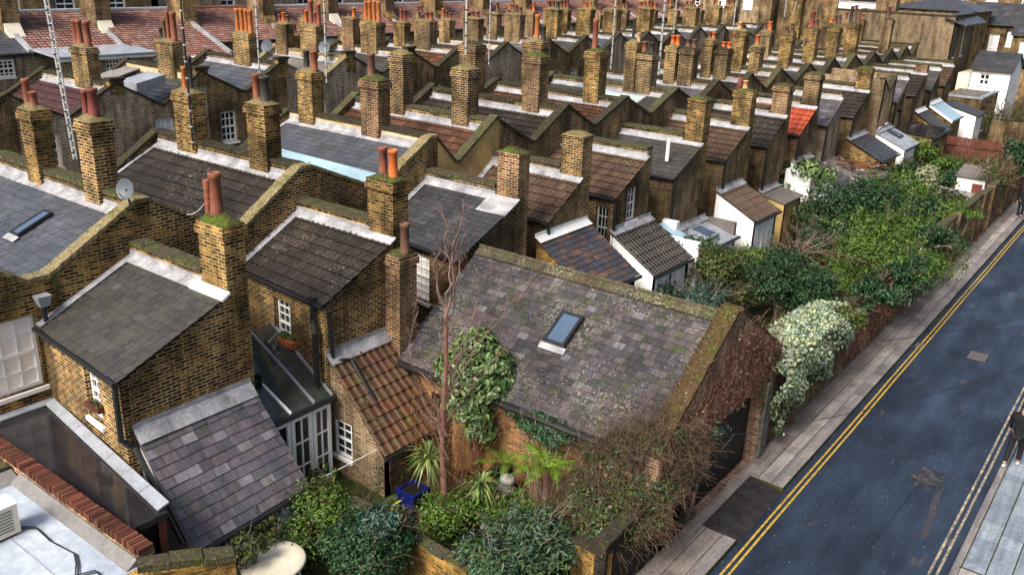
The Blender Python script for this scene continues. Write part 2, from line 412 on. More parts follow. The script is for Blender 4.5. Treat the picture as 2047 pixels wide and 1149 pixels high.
def tiles(mb, A, B, C, D, cw=.2, ch=.34, amp=.03, lift=.042, mi=0, base=1, prof=((0, 0), (.16, 1), (.38, 1), (.55, 0), (1, 0))):
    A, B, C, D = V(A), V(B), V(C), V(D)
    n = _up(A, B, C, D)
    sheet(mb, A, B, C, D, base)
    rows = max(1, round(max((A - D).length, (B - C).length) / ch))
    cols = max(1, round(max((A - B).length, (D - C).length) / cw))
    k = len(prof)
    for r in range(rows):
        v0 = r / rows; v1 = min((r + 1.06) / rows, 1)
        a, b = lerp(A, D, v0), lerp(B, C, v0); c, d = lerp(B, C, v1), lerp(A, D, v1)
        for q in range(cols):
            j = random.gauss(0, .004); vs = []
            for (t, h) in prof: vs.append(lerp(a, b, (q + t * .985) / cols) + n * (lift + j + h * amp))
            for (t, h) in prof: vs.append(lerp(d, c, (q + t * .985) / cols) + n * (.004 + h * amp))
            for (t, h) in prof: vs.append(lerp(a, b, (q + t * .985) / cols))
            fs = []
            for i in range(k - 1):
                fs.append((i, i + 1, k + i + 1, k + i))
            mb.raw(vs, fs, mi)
            mb.raw(vs[:k] + vs[2 * k:], [(k + i, k + i + 1, i + 1, i) for i in range(k - 1)], base)  # front edges black: shade under each course painted into the colour
PAN = ((0, .1), (.14, .75), (.3, 1), (.46, .75), (.62, .1), (.82, -.1), (1, .1))
def obox(mb, O, u, n, u0, u1, d0, d1, z0, z1, mi=0):
    P = lambda a, b, z: O + u * a + n * b + V((0, 0, z - O.z))
    b = [P(u0, d0, z0), P(u1, d0, z0), P(u1, d1, z0), P(u0, d1, z0)]
    t = [P(u0, d0, z1), P(u1, d0, z1), P(u1, d1, z1), P(u0, d1, z1)]
    mb.hexa(b, t, mi)
def wall(mb, p0, p1, n, prof, ops=(), t=.22, zb=0.0, mi=0):
    """upright wall from p0 to p1 (plan), outward normal n, top profile [(s, z)], openings (s0, s1, z0, z1)"""
    p0, p1, n = V((p0[0], p0[1], 0)), V((p1[0], p1[1], 0)), V((n[0], n[1], 0)).normalized()
    u = (p1 - p0); L = u.length; u /= L
    bk = sorted(set([0.0, L] + [min(max(q[0], 0), L) for q in prof] + [x for o in ops for x in o[:2]]))
    def top(s):
        for (a, za), (b, zb_) in zip(prof, prof[1:]):
            if a - 1e-6 <= s <= b + 1e-6: return za if b - a < 1e-6 else za + (zb_ - za) * (s - a) / (b - a)
        return prof[-1][1]
    P = lambda s, z, d=0.0: p0 + u * s - n * d + UP * z
    def q(*pts):
        e = (pts[1] - pts[0]).cross(pts[2] - pts[0]); mb.poly(pts if e.dot(n) > 0 else pts[::-1], mi)
    for s0, s1 in zip(bk, bk[1:]):
        if s1 - s0 < 1e-5: continue
        sm = (s0 + s1) / 2
        hs = sorted([o for o in ops if o[0] - 1e-6 <= sm <= o[1] + 1e-6], key=lambda o: o[2])
        z = zb
        for o in hs:
            if o[2] - z > 1e-4: q(P(s0, z), P(s1, z), P(s1, o[2]), P(s0, o[2]))
            z = o[3]
        q(P(s0, z), P(s1, z), P(s1, top(s1)), P(s0, top(s0)))
        mb.poly([P(s0, top(s0)), P(s1, top(s1)), P(s1, top(s1), t), P(s0, top(s0), t)], mi)
        mb.poly([P(s0, zb, t), P(s1, zb, t), P(s1, top(s1), t), P(s0, top(s0), t)], mi)
    for s in (0, L): mb.poly([P(s, zb), P(s, zb, t), P(s, top(s), t), P(s, top(s))], mi)
    for (a, b, z0, z1) in ops:
        mb.poly([P(a, z0), P(a, z0, t), P(a, z1, t), P(a, z1)], mi); mb.poly([P(b, z0), P(b, z0, t), P(b, z1, t), P(b, z1)], mi)
        mb.poly([P(a, z0), P(b, z0), P(b, z0, t), P(a, z0, t)], mi); mb.poly([P(a, z1), P(b, z1), P(b, z1, t), P(a, z1, t)], mi)
def zigcap(mb, p0, u, n, prof, w_in=.30, w_out=.05, th=.09, bricks=False, mi=0):
    """coping that follows a zigzag top; optional separate bricks on edge"""
    p0 = V((p0[0], p0[1], 0)); u = V((u[0], u[1], 0)); n = V((n[0], n[1], 0))
    P = lambda s, z, d: p0 + u * s + n * d + UP * z
    for (a, za), (b, zb) in zip(prof, prof[1:]):
        L = math.hypot(b - a, zb - za)
        if L < 1e-4 or abs(b - a) < 1e-5: continue
        k = max(1, round(L / .085)) if bricks else max(1, round(L / .6))
        for i in range(k):
            g = .07 if bricks else .012
            f0, f1 = (i + g / 2) / k, (i + 1 - g / 2) / k
            if not bricks: f0, f1 = i / k, (i + 1) / k
            j = random.uniform(-.008, .008); jo = random.uniform(-.012, .012) if bricks else random.uniform(-.01, .01)
            s0, s1, z0, z1 = lerp(a, b, f0), lerp(a, b, f1), lerp(za, zb, f0), lerp(za, zb, f1)
            mb.hexa([P(s0, z0 + .002, w_out + jo), P(s1, z1 + .002, w_out + jo), P(s1, z1 + .002, -w_in), P(s0, z0 + .002, -w_in)],
                    [P(s0, z0 + th + j, w_out + jo), P(s1, z1 + th + j, w_out + jo), P(s1, z1 + th + j, -w_in), P(s0, z0 + th + j, -w_in)], mi)
def coping_bar(mb, a, b, w, th, mi=0, seg=.55, rough=.012):
    """rough row of coping stones along a level or sloping line"""
    a, b = V(a), V(b); d = b - a; L = d.length; d /= L
    s = V((-d.y, d.x, 0)).normalized()
    k = max(1, round(L / seg))
    for i in range(k):
        p, q = a + d * (L * i / k + .003), a + d * (L * (i + 1) / k - .003)
        o = s * random.uniform(-rough, rough); h = th + random.uniform(-rough, rough)
        w2 = w / 2 + random.uniform(-rough, rough)
        mb.hexa([p - s * w2 + o, q - s * w2 + o, q + s * w2 + o, p + s * w2 + o],
                [p - s * w2 + o + UP * h, q - s * w2 + o + UP * h, q + s * w2 + o + UP * h, p + s * w2 + o + UP * h], mi)
def window(root, O, u, n, u0, u1, z0, z1, cols=3, rows=2, glass='glass', sill=True, rec=.11, bar=.02, sash=True, label=None, fr=.05, frame='white'):
    O = V(O); u = V(u).normalized(); n = V(n).normalized()
    mb = MB()
    d0, d1 = -rec - .06, -rec
    obox(mb, O, u, n, u0, u0 + fr, d0, d1, z0, z1); obox(mb, O, u, n, u1 - fr, u1, d0, d1, z0, z1)
    obox(mb, O, u, n, u0 + fr, u1 - fr, d0, d1 - .002, z1 - fr, z1); obox(mb, O, u, n, u0 + fr, u1 - fr, d0, d1 - .002, z0, z0 + fr * 1.2)
    zm = (z0 + z1) / 2
    if sash: obox(mb, O, u, n, u0 + fr, u1 - fr, d0, d1 + .004, zm - fr * .45, zm + fr * .45)
    for i in range(1, cols):
        x = lerp(u0 + fr, u1 - fr, i / cols); obox(mb, O, u, n, x - bar / 2, x + bar / 2, d0 + .015, d1 - .012, z0 + fr, z1 - fr)
    for hh in ((z0, zm), (zm, z1)) if sash else ((z0, z1),):
        for j in range(1, rows):
            z = lerp(hh[0] + fr * .8, hh[1] - fr * .8, j / rows); obox(mb, O, u, n, u0 + fr, u1 - fr, d0 + .017, d1 - .014, z - bar / 2, z + bar / 2)
    o = mb.build('window', M[frame], root, label=label)
    g = MB(); d = -rec - .045
    P = lambda a, z: O + u * a + n * d + V((0, 0, z - O.z))
    g.poly([P(u0 + .02, z0 + .02), P(u1 - .02, z0 + .02), P(u1 - .02, z1 - .02), P(u0 + .02, z1 - .02)])
    g.build('pane', M[glass], o)
    if sill:
        sm = MB(); obox(sm, O, u, n, u0 - .06, u1 + .06, -rec, .07, z0 - .09, z0 - .004)
        sm.build('sill', M[frame], o)
    return o
def pot(ch, c, h, r, mat, kind=0):
    mb = MB()
    pr = [(r * 1.0, 0), (r * 1.04, h * .06), (r * .93, h * .1), (r * .86, h * .86), (r * 1.02, h * .88), (r * 1.04, h * .97), (r * .95, h), (r * .74, h), (r * .70, h * .7)]
    if kind == 1: pr = [(r * 1.02, 0), (r * 1.06, h * .05), (r * .95, h * .3), (r * .80, h * .86), (r * .98, h * .88), (r * 1.0, h * .98), (r * .9, h), (r * .68, h), (r * .62, h * .7)]
    if kind == 2: pr = [(r * .9, 0), (r * .92, h * .3), (r * 1.02, h * .33), (r * .92, h * .36), (r * .92, h * .5), (r * 1.02, h * .53), (r * .92, h * .56), (r * .92, h * .7), (r * 1.02, h * .73), (r * .92, h * .76), (r * .95, h * .95), (r * .9, h), (r * .7, h), (r * .65, h * .7)]
    mb.lathe(c, pr, 14)
    mb.poly([(c[0] + r * .66 * math.cos(a * math.pi / 6), c[1] + r * .66 * math.sin(a * math.pi / 6), c[2] + h * .72) for a in range(12)], 1)
    return mb.build('chimney_pot', [M['pot_' + mat], M['hole']], ch, smooth=True)
def mound(mb, x0, x1, y0, y1, z, h, n=7, mi=0):
    vs = []
    for j in range(n + 1):
        for i in range(n + 1):
            u, v = i / n * 2 - 1, j / n * 2 - 1
            k = (1 - abs(u) ** 2.6) * (1 - abs(v) ** 2.6)
            e = 0 if k == 0 else random.uniform(-.2, .25)
            vs.append((lerp(x0, x1, i / n), lerp(y0, y1, j / n), z + h * max(0, k * (.85 + e)) + .01))
    fs = [(j * (n + 1) + i, j * (n + 1) + i + 1, (j + 1) * (n + 1) + i + 1, (j + 1) * (n + 1) + i) for j in range(n) for i in range(n)]
    mb.raw(vs, fs, mi)
def chimney(root, x0, x1, y0, y1, zb, zt, mat='brick', capm='flaunch', caph=.13, corbel=1, pots=(), label=None):
    mb = MB()
    mb.box(x0, x1, y0, y1, zb, zt - .05)
    if corbel:
        e = .05
        mb.box(x0 - e, x1 + e, y0 - e, y1 + e, zt - .26, zt - .10)
        mb.box(x0 - .02, x1 + .02, y0 - .02, y1 + .02, zt - .13, zt)
    else:
        mb.box(x0 - .025, x1 + .025, y0 - .025, y1 + .025, zt - .09, zt)
    o = mb.build('chimney', M[mat], root, label=label)
    e = .02 if corbel else .028
    c = MB(); mound(c, x0 - e, x1 + e, y0 - e, y1 + e, zt - .008, caph)
    c.build('chimney_cap', M[capm], o, smooth=True)
    last = None
    for pt in sorted(pots):
        cx, yt, yb, wp, col = pt[:5]; kind = pt[5] if len(pt) > 5 else 0
        ym = (y0 + y1) / 2
        q = PY(cx, yb, ym); r = wp * MPP(q) / 2
        q.x = min(max(q.x, x0 + r * .9), x1 - r * .9)
        if last is not None and q.x - last < r * 2.15: q.x = last + r * 2.15
        last = q.x
        h = max(.15, ZAT(cx, yt, q) - (zt + caph * .6)) + caph * .3
        pot(o, (q.x, q.y, zt + caph * .3), h, r, col, kind)
    return o
def chim_px(root, L, C, Rr, yt, yb, Yf, zb, mat='brick', wl=(.55, 1.0), dl=(.45, .62), xfix=None, **kw):
    a, b = PY(C, yb, Yf), PY(C, yt, Yf)
    x1 = (a.x + b.x) / 2 if xfix is None else xfix
    wd = min(max(a.x - PY(L, yb - (C - L) * .3, Yf).x, wl[0]), wl[1])
    dy = min(max(PX(Rr, yb - (Rr - C) * .15, a.x).y - Yf, dl[0]), dl[1])
    return chimney(root, x1 - wd, x1, Yf, Yf + dy, zb, b.z, mat, **kw)
def gutter(root, a, b, r=.055, mat='black'):
    mb = MB(); mb.tube([a, b], r, 8); return mb.build('gutter', M[mat], root)
def pipe(root, pts, r=.05, mat='black', name='downpipe'):
    mb = MB(); mb.tube(pts, r, 8)
    if name == 'downpipe':
        for p, q in zip(pts, pts[1:]):
            p, q = V(p), V(q); k = int((p - q).length / 1.2)
            for i in range(k):
                c = lerp(p, q, (i + .5) / max(k, 1)); d = (q - p).normalized() * .05
                mb.tube([c - d, c + d], r * 1.25, 8)
    return mb.build(name, M[mat], root, smooth=False)
def strip(mb, a, b, off, th=.02, mi=0):      # flashing: a sheet between lines a and b lifted by th
    (a0, a1), (b0, b1) = a, b
    a0, a1, b0, b1 = V(a0), V(a1), V(b0), V(b1)
    n = (a1 - a0).cross(b0 - a0); n = n.normalized() if n.z > 0 else -n.normalized()
    t = n * th
    k = max(1, round((a1 - a0).length / .7))
    for i in range(k):
        f0, f1 = i / k + .001, (i + 1) / k - .001
        e = n * random.uniform(0, .008)
        mb.hexa([lerp(a0, a1, f0), lerp(a0, a1, f1), lerp(b0, b1, f1), lerp(b0, b1, f0)],
                [lerp(a0, a1, f0) + t + e, lerp(a0, a1, f1) + t + e, lerp(b0, b1, f1) + t + e, lerp(b0, b1, f0) + t + e], mi)
KIND = {'slate_blue': 's', 'slate_grey': 's', 'slate_dark': 's', 'slate_purple': 's', 'slate_lichen': 's', 'slate_rust': 's'}
def roof(root, A, B, C, D, mat, name='roof', sw=.27, sh=.21, ch=.34, cw=.2, prof=None, label=None, jit=1.0):
    mb = MB()
    if mat in KIND: slates(mb, A, B, C, D, sw, sh, jit=jit)
    elif mat in ('felt', 'felt_grey', 'sheet_blue', 'lead_dull', 'lead', 'glass_sky'): mb.slab(A, B, C, D, .06)
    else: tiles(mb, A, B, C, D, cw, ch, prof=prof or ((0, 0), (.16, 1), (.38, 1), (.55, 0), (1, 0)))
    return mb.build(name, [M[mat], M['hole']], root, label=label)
def skylight(root, P0, ul, vl, w, h, th=.09, glass='glass_sky', apron=True, frame='black'):
    """rooflight lying on a slope: P0 lower left corner, ul along the eave, vl up the slope"""
    ul, vl = V(ul).normalized(), V(vl).normalized()
    n = ul.cross(vl); n = n if n.z > 0 else -n
    Q = lambda a, b, c: P0 + ul * a + vl * b + n * c
    fw = min(.07, w * .16)
    mb = MB()
    for (a0, a1, b0, b1) in ((0, fw, 0, h), (w - fw, w, 0, h), (fw, w - fw, 0, fw), (fw, w - fw, h - fw, h)):
        mb.hexa([Q(a0, b0, 0), Q(a1, b0, 0), Q(a1, b1, 0), Q(a0, b1, 0)], [Q(a0, b0, th), Q(a1, b0, th), Q(a1, b1, th), Q(a0, b1, th)])
    o = mb.build('skylight', M[frame], root)
    g = MB(); g.poly([Q(fw * .8, fw * .8, th * .85), Q(w - fw * .8, fw * .8, th * .85), Q(w - fw * .8, h - fw * .8, th * .85), Q(fw * .8, h - fw * .8, th * .85)])
    g.build('pane', M[glass], o)
    if apron:
        a = MB(); a.hexa([Q(-.06, -.17, .03), Q(w + .06, -.17, .03), Q(w + .06, -.003, .03), Q(-.06, -.003, .03)], [Q(-.06, -.17, .045), Q(w + .06, -.17, .045), Q(w + .06, -.003, .06), Q(-.06, -.003, .06)])
        a.build('apron', M['lead'], o)
    return o
# ------------------------------------------------------------------ the near terrace (back walls at X = XR, party walls across it)
XR, XF, XE = -18.31, -25.2, -14.75
PY1 = [5.6, 10.52, 15.22, 20.28, 23.37, 27.64, 31.88, 36.25, 40.44, 44.35, 48.26, 52.7, 56.81, 60.9, 65.26, 69.19, 73.11, 76.36]
ZP1 = [6.64, 6.64, 6.68, 6.83, 6.98, 6.96, 6.86, 6.84, 6.84, 6.86, 6.89, 6.84, 6.94, 6.92, 6.84, 6.87, 6.89, 6.92]
VAL = {0: (8.0, 5.32), 1: (12.95, 5.35), 2: (17.9, 5.6), 3: (21.4, 5.80), 4: (25.51, 5.89), 5: (29.54, 6.0), 6: (33.94, 5.98)}
HW = .17
def valley_house(root, y0, y1, zp0, zp1, yv, zv, xr, xf, mat, bm='brick', rear_ops=(), front_ops=(), near=False, capm='coping', facem=None, sw=.27, sh=.21, ch=.34, cw=.2, roofkw={}, rear_m=None, flash=True, y0edge=None):
    """walls with a zigzag top at both ends, the two roof slopes, the party parapet at y1"""
    a, b = y0 + HW if y0edge is None else y0edge, y1 + HW
    vw = .22
    if near: prof = [(0, zp0 - .10), (yv - vw - a, zv), (yv + vw - a, zv), (y1 - HW - a, zp1 - .10), (b - a, zp1 - .10)]
    else:
        s0, s1 = (zp0 - zv) / (yv - y0), (zp1 - zv) / (y1 - yv)
        prof = [(0, zp0 - HW * s0 - .04), (yv - .08 - a, zv), (yv + .08 - a, zv), (y1 - a, zp1 + .02), (b - a, zp1 - HW * s1)]
    mb = MB(); wall(mb, (xr, a), (xr, b), (1, 0), prof, [(o[0] - a, o[1] - a, o[2], o[3]) for o in rear_ops], .26)
    mb.build('wall', M[rear_m or bm], root)
    mb = MB(); wall(mb, (xf, a), (xf, b), (-1 if xf < xr else 1, 0), prof, [(o[0] - a, o[1] - a, o[2], o[3]) for o in front_ops], .26)
    mb.build('wall', M[bm], root)
    # coping along both zigzags
    sx = 1 if xr > xf else -1
    mb = MB(); zigcap(mb, (xr, a), (0, 1), (sx, 0), prof, .31, .045, .10, bricks=near)
    mb.build('coping', M['coping_pale' if near else capm], root)
    mb = MB(); zigcap(mb, (xf, a), (0, 1), (-sx, 0), prof, .31, .045, .10)
    mb.build('coping', M[capm], root)
    # slopes
    rx0, rx1 = min(xf, xr) + .27, max(xf, xr) - .27
    zt = zp1 - .40; z0 = zp0 - .40; zvv = zv - .10
    roof(root, (rx0, yv, zvv), (rx1, yv, zvv), (rx1, y1 - HW, zt), (rx0, y1 - HW, zt), mat, sw=sw, sh=sh, ch=ch, cw=cw, **roofkw)
    mb = MB(); mb.slab(V((rx1, yv, zvv - .003)), V((rx0, yv, zvv - .003)), V((rx0, a, z0)), V((rx1, a, z0)), .08)
    mb.build('roof', M['felt_grey'], root)
    # party parapet
    mb = MB(); mb.box(rx0 + .01, rx1 - .01, y1 - HW, y1 + HW, 4.6, zp1 - .11)
    mb.build('parapet', M[facem or bm], root)
    mb = MB()
    coping_bar(mb, (rx0, y1, zp1 - .108), (rx1, y1, zp1 - .108), .42, .10)
    mb.build('coping', M[capm], root)
    if flash:
        n = (V((rx1, y1 - HW, zt)) - V((rx1, yv, zvv))).normalized()
        w0 = .26 if near else .20
        mb = MB()
        T0, T1 = V((rx0, y1 - HW - .004, zt + .03)), V((rx1, y1 - HW - .004, zt + .03))
        strip(mb, (T0 - n * w0, T1 - n * w0), (T0, T1), 0, .03)
        mb.box(rx0, rx1, y1 - HW - .03, y1 - HW - .005, zt + .02, zt + .17)
        if near:
            for xx, s in ((rx1, -1), (rx0, 1)):
                E0, E1 = V((xx, yv + .3, zvv + .3 * (zt - zvv) / (y1 - HW - yv) + .03)), V((xx, y1 - HW, zt + .032))
                k = V((s * .16, 0, 0))
                if s > 0: strip(mb, (E0, E1), (E0 + k, E1 + k), 0, .03)
        mb.build('flashing', M['lead'], root)
def rear_ext(root, ya, yb, ze, zt, mat, bm='brick_dark', x0=XR, x1=XE, ya1=None, side_ops=(), end_ops=(), parx=None, par=.34, capm='coping_green', gut=True, roofkw={}, flash=True, ze1=None, rflash=True):
    ya1 = ya if ya1 is None else ya1; ze1 = ze if ze1 is None else ze1
    mb = MB()
    d = V((x1 - x0, ya1 - ya, 0)); L = d.length; n = (d.y / L, -d.x / L)
    wall(mb, (x0, ya), (x1, ya1), n, [(0, ze - .1), (L, ze1 - .1)], side_ops, .22)
    wall(mb, (x1, ya1 + .001), (x1, yb), (1, 0), [(0, ze1 - .1), (yb - ya1 - .2, zt - .06), (yb - ya1, zt - .06)], end_ops, .22)
    px = x1 if parx is None else parx
    wall(mb, (x0 + .002, yb), (px - .002, yb), (0, 1), [(0, zt + par - .09), (px - x0 - .004, zt + par - .09)], (), .30)
    if px < x1 - .01: wall(mb, (px, yb - .002), (x1 - .003, yb - .002), (0, 1), [(0, zt - .09), (x1 - px - .003, zt - .09)], (), .2)
    mb.build('wall', M[bm], root)
    e = .09
    A, B, C, D = V((x0 + .01, ya - e, ze - .03)), V((x1 + e, ya1 - e, ze1 - .03)), V((x1 + e, yb - .30, zt)), V((x0 + .01, yb - .30, zt))
    roof(root, A, B, C, D, mat, **roofkw)
    mb = MB(); coping_bar(mb, (x0 + .02, yb - .15, zt + par - .088), (px - .02, yb - .15, zt + par - .088), .40, .10)
    mb.build('coping', M[capm], root)
    if flash:
        mb = MB(); up = (D - A).normalized()
        strip(mb, (D - up * .26 + UP * .04, C - up * .26 + UP * .04), (D + UP * .04, C + UP * .04), 0, .025)
        mb.box(x0, px - .02, yb - .335, yb - .305, zt + .02, zt + .15)
        if rflash:
            ex = V((.20, 0, 0))
            strip(mb, (A + UP * .045, D + UP * .045), (A + ex + UP * .045, D + ex + UP * .045), 0, .025)
        mb.build('flashing', M['lead'], root)
    if gut: gutter(root, A + V((0, -.05, -.03)), B + V((0, -.05, -.03)))
    return A, B, C, D
def lean_to(root, y0, y1, zh, zl, mat, wm, x0=XE, x1=-12.9, y0b=None, y1b=None, end_ops=(), side_ops=(), flash='lead', roofkw={}, gut=True, verge=None, zl1=None, fw=.26):
    y0b = y0 if y0b is None else y0b; y1b = y1 if y1b is None else y1b
    mb = MB()
    for (a, b, n, ops) in (((x0, y0), (x1, y0b), (0, -1), side_ops), ((x0, y1), (x1, y1b), (0, 1), ())):
        wall(mb, a, b, n, [(0, zh - .12), (math.hypot(b[0] - a[0], b[1] - a[1]), zl - .1)], ops, .2)
    wall(mb, (x1, y0b + .001), (x1, y1b - .001), (1, 0), [(0, zl - .1), (y1b - y0b - .002, zl - .1)], end_ops, .2)
    mb.build('annex_wall', M[wm], root)
    e = .10
    z1 = zl if zl1 is None else zl1
    A, B, C, D = V((x1 + e, y0b - e, zl - .06)), V((x1 + e, y1b + e, z1 - .06)), V((x0 + .01, y1 + e, zh)), V((x0 + .01, y0 - e, zh))
    roof(root, A, B, C, D, mat, name='annex_roof', **roofkw)
    if flash:
        mb = MB(); up = (D - A).normalized()
        strip(mb, (D - up * fw + UP * .05, C - up * fw + UP * .05), (D + UP * .05, C + UP * .05), 0, .025)
        mb.box(x0 + .004, x0 + .03, y0 - e, y1 + e, zh + .03, zh + .16)
        mb.build('flashing', M[flash], root)
    if gut: gutter(root, A + V((.05, 0, -.05)), B + V((.05, 0, -.05)))
    if verge:
        mb = MB()
        for (p, q) in ((A, D), (B, C)):
            mb.hexa([p + V((0, -.02, -.16)), p + V((0, .02, -.16)), q + V((0, .02, -.16)), q + V((0, -.02, -.16))], [p + V((0, -.02, .012)), p + V((0, .02, .012)), q + V((0, .02, .012)), q + V((0, -.02, .012))])
        mb.build('verge_board', M[verge], root)
    return A, B, C, D
G1 = 'terraced houses of the near row'
ROOF1 = ['slate_blue', 'tile_dark', 'slate_blue', 'tile_rust', 'tile_dark', 'tile_rust', 'slate_grey', 'slate_purple', 'tile_dark', 'tile_brown', 'slate_dark', 'slate_grey', 'slate_purple', 'slate_grey', 'tile_dark', 'slate_purple', 'slate_dark']
LAB1 = ['brick house with a blue slate roof, a narrow rooflight and a purple slate lean-to',
        'brick house with dark concrete tiles and a glass conservatory roof behind it',
        'brick house with a slate roof edged by pale blue gutter sheeting',
        'narrow house with rust tiles and a curved ochre rendered gable wall',
        'brick house with dark tiles and a white annex under a black tiled roof',
        'brick house with rust tiles whose rear wing has a white vent pipe on its roof',
        'brick house with a large pale glass rooflight and a white annex under brown tiles',
        'brick house in the near row whose dark tiled rear wing overlooks a mossy flat roof',
        'brick house whose rear wing has a bright red tiled roof',
        'brick house with a grey slate rear wing above the debris covered roof',
        'brick house whose black tiled rear wing stands beside the yellow two-peaked wing',
        'brick house with a tall yellow two-peaked rear wing and narrow white windows',
        'brick house with a slate rear wing and a small white window high in its end',
        'brick house whose rear wing looks over the flat roofed brick annex',
        'brick house above the small pale blue lean-to roof at the far end',
        'near row house last but one before the tall flank wall',
        'last house of the near row, beside the tall flank wall']
CH1 = {0: [(44, 69, 107, 225, 338, 'brick_gold', [(53, 157, 206, 16, 'terracotta'), (68, 183, 208, 17, 'terracotta')], 'flaunch', 1),
           (160, 189, 231, 248, 396, 'brick', [(174, 180, 236, 15, 'dark_red', 1), (190, 176, 238, 23, 'dark_red', 1)], 'flaunch', 1)],
       1: [(349, 385, 412, 190, 296, 'brick_gold', [(369, 133, 165, 12, 'orange'), (380, 113, 166, 13, 'black')], 'flaunch', 1),
           (494, 531, 561, 213, 331, 'brick_gold', [(513, 147, 188, 16, 'terracotta'), (530, 152, 194, 22, 'black')], 'flaunch', 1)],
       2: [(595, 624, 647, 147, 240, 'brick_gold', [(613, 101, 130, 13, 'black'), (628, 101, 133, 16, 'terracotta')], 'flaunch', 1),
           (721, 756, 780, 163, 266, 'brick_red', [(742, 107, 140, 17, 'brown')], 'moss', 1)],
       3: [(779, 806, 826, 110, 210, 'brick_dark', [], 'flaunch', 1), (903, 935, 957, 140, 228, 'brick_dark', [], 'flaunch', 1)],
       4: [(918, 950, 973, 92, 190, 'brick_dark', [], 'coping', 1), (1046, 1078, 1098, 115, 208, 'brick_red', [], 'moss', 1)],
       5: [(1044, 1080, 1106, 85, 180, 'brick', [(1073, 29, 74, 11, 'orange'), (1086, 52, 75, 11, 'black')], 'flaunch', 1), (1168, 1197, 1213, 105, 192, 'brick_gold', [(1189, 38, 86, 12, 'terracotta')], 'moss', 1)],
       6: [(1250, 1270, 1283, 87, 160, 'brick', [(1265, 36, 83, 7, 'black'), (1277, 66, 83, 8, 'pale')], 'flaunch', 1), (1272, 1301, 1316, 110, 175, 'brick_dark', [(1288, 83, 106, 12, 'terracotta'), (1302, 85, 107, 12, 'black')], 'coping', 1)],
       7: [(1329, 1350, 1361, 95, 150, 'brick', [(1345, 71, 88, 10, 'bright'), (1356, 71, 88, 10, 'bright')], 'flaunch', 1), (1357, 1384, 1397, 100, 160, 'brick_dark', [(1375, 77, 97, 11, 'brown'), (1387, 79, 97, 10, 'brown')], 'coping', 1)],
       8: [(1404, 1423, 1434, 82, 135, 'brick', [(1418, 64, 80, 8, 'dark_red'), (1426, 65, 80, 8, 'orange')], 'flaunch', 1), (1429, 1453, 1466, 100, 147, 'brick_dark', [(1446, 84, 99, 10, 'bright'), (1457, 85, 99, 10, 'bright')], 'coping', 1)],
       9: [(1464, 1487, 1498, 63, 118, 'brick_gold', [(1478, 45, 60, 10, 'pale')], 'flaunch', 1), (1498, 1518, 1528, 95, 134, 'brick', [(1513, 70, 90, 10, 'orange')], 'flaunch', 1)],
       10: [(1558, 1580, 1591, 74, 128, 'brick_gold', [(1572, 53, 70, 9, 'brown'), (1583, 54, 70, 9, 'brown')], 'moss', 1)],
       11: [(1608, 1630, 1639, 60, 115, 'brick_gold', [(1623, 22, 52, 9, 'dark_red'), (1633, 38, 54, 8, 'brown')], 'moss', 1)],
       12: [(1653, 1674, 1683, 57, 110, 'brick_gold', [(1669, 30, 50, 8, 'brown'), (1677, 30, 50, 7, 'brown')], 'moss', 1)],
       13: [(1690, 1713, 1722, 50, 103, 'brick_gold', [(1697, 12, 44, 7, 'black'), (1706, 10, 43, 7, 'brown'), (1716, 18, 44, 7, 'brown')], 'moss', 1)],
       14: [(1762, 1780, 1788, 41, 90, 'brick_dark', [(1774, 13, 38, 7, 'brown')], 'coping', 1)]}
EXT = {1: (12.95, 15.2, 4.44, 5.47, 'tile_dark', 12.62), 2: (17.8, 20.2, 4.4, 5.5, 'slate_dark', 17.3), 3: (21.6, 23.5, 4.55, 5.6, 'tile_brown', 21.5), 4: (25.4, 27.75, 4.6, 5.65, 'tile_brown', 25.4),
       5: (29.6, 31.95, 4.6, 5.55, 'slate_grey', 29.6), 6: (34.0, 36.3, 4.6, 5.65, 'tile_brown', 34.0), 7: (38.4, 40.5, 4.6, 5.7, 'tile_dark', 38.4),
       8: (42.3, 44.4, 4.6, 5.7, 'tile_red', 42.3), 9: (46.2, 48.3, 4.6, 5.75, 'slate_purple', 46.2), 10: (50.4, 52.75, 4.6, 5.75, 'tile_dark', 50.4),
       12: (58.7, 60.95, 4.6, 5.8, 'slate_purple', 58.7), 13: (63.0, 65.3, 4.6, 5.8, 'tile_dark', 63.0), 14: (67.1, 69.2, 4.6, 5.8, 'slate_grey', 67.1), 15: (71.0, 73.1, 4.6, 5.8, 'tile_brown', 71.0)}
ECH = {1: [(736, 786, 816, 366, 488, 'brick_gold', [(766, 293, 333, 19, 'terracotta'), (786, 299, 338, 20, 'bright')], 'moss', 1)],
       2: [(1000, 1041, 1063, 310, 396, 'brick_red', [], 'moss', 0)], 3: [(1113, 1153, 1173, 272, 363, 'brick', [], 'flaunch', 0)],
       5: [(1367, 1400, 1416, 200, 286, 'brick_gold', [], 'moss', 0)], 6: [(1453, 1488, 1498, 183, 253, 'brick_gold', [(1473, 156, 178, 11, 'dark_red', 2), (1488, 161, 178, 11, 'pale')], 'moss', 1)],
       7: [(1544, 1570, 1581, 173, 240, 'brick_red', [], 'moss', 1)], 8: [(1606, 1629, 1638, 150, 217, 'brick_dark', [], 'moss', 1)],
       10: [(1708, 1729, 1740, 137, 190, 'brick_gold', [], 'moss', 1)], 13: [(1828, 1844, 1853, 130, 157, 'brick_red', [], 'moss', 0)]}
H1 = []
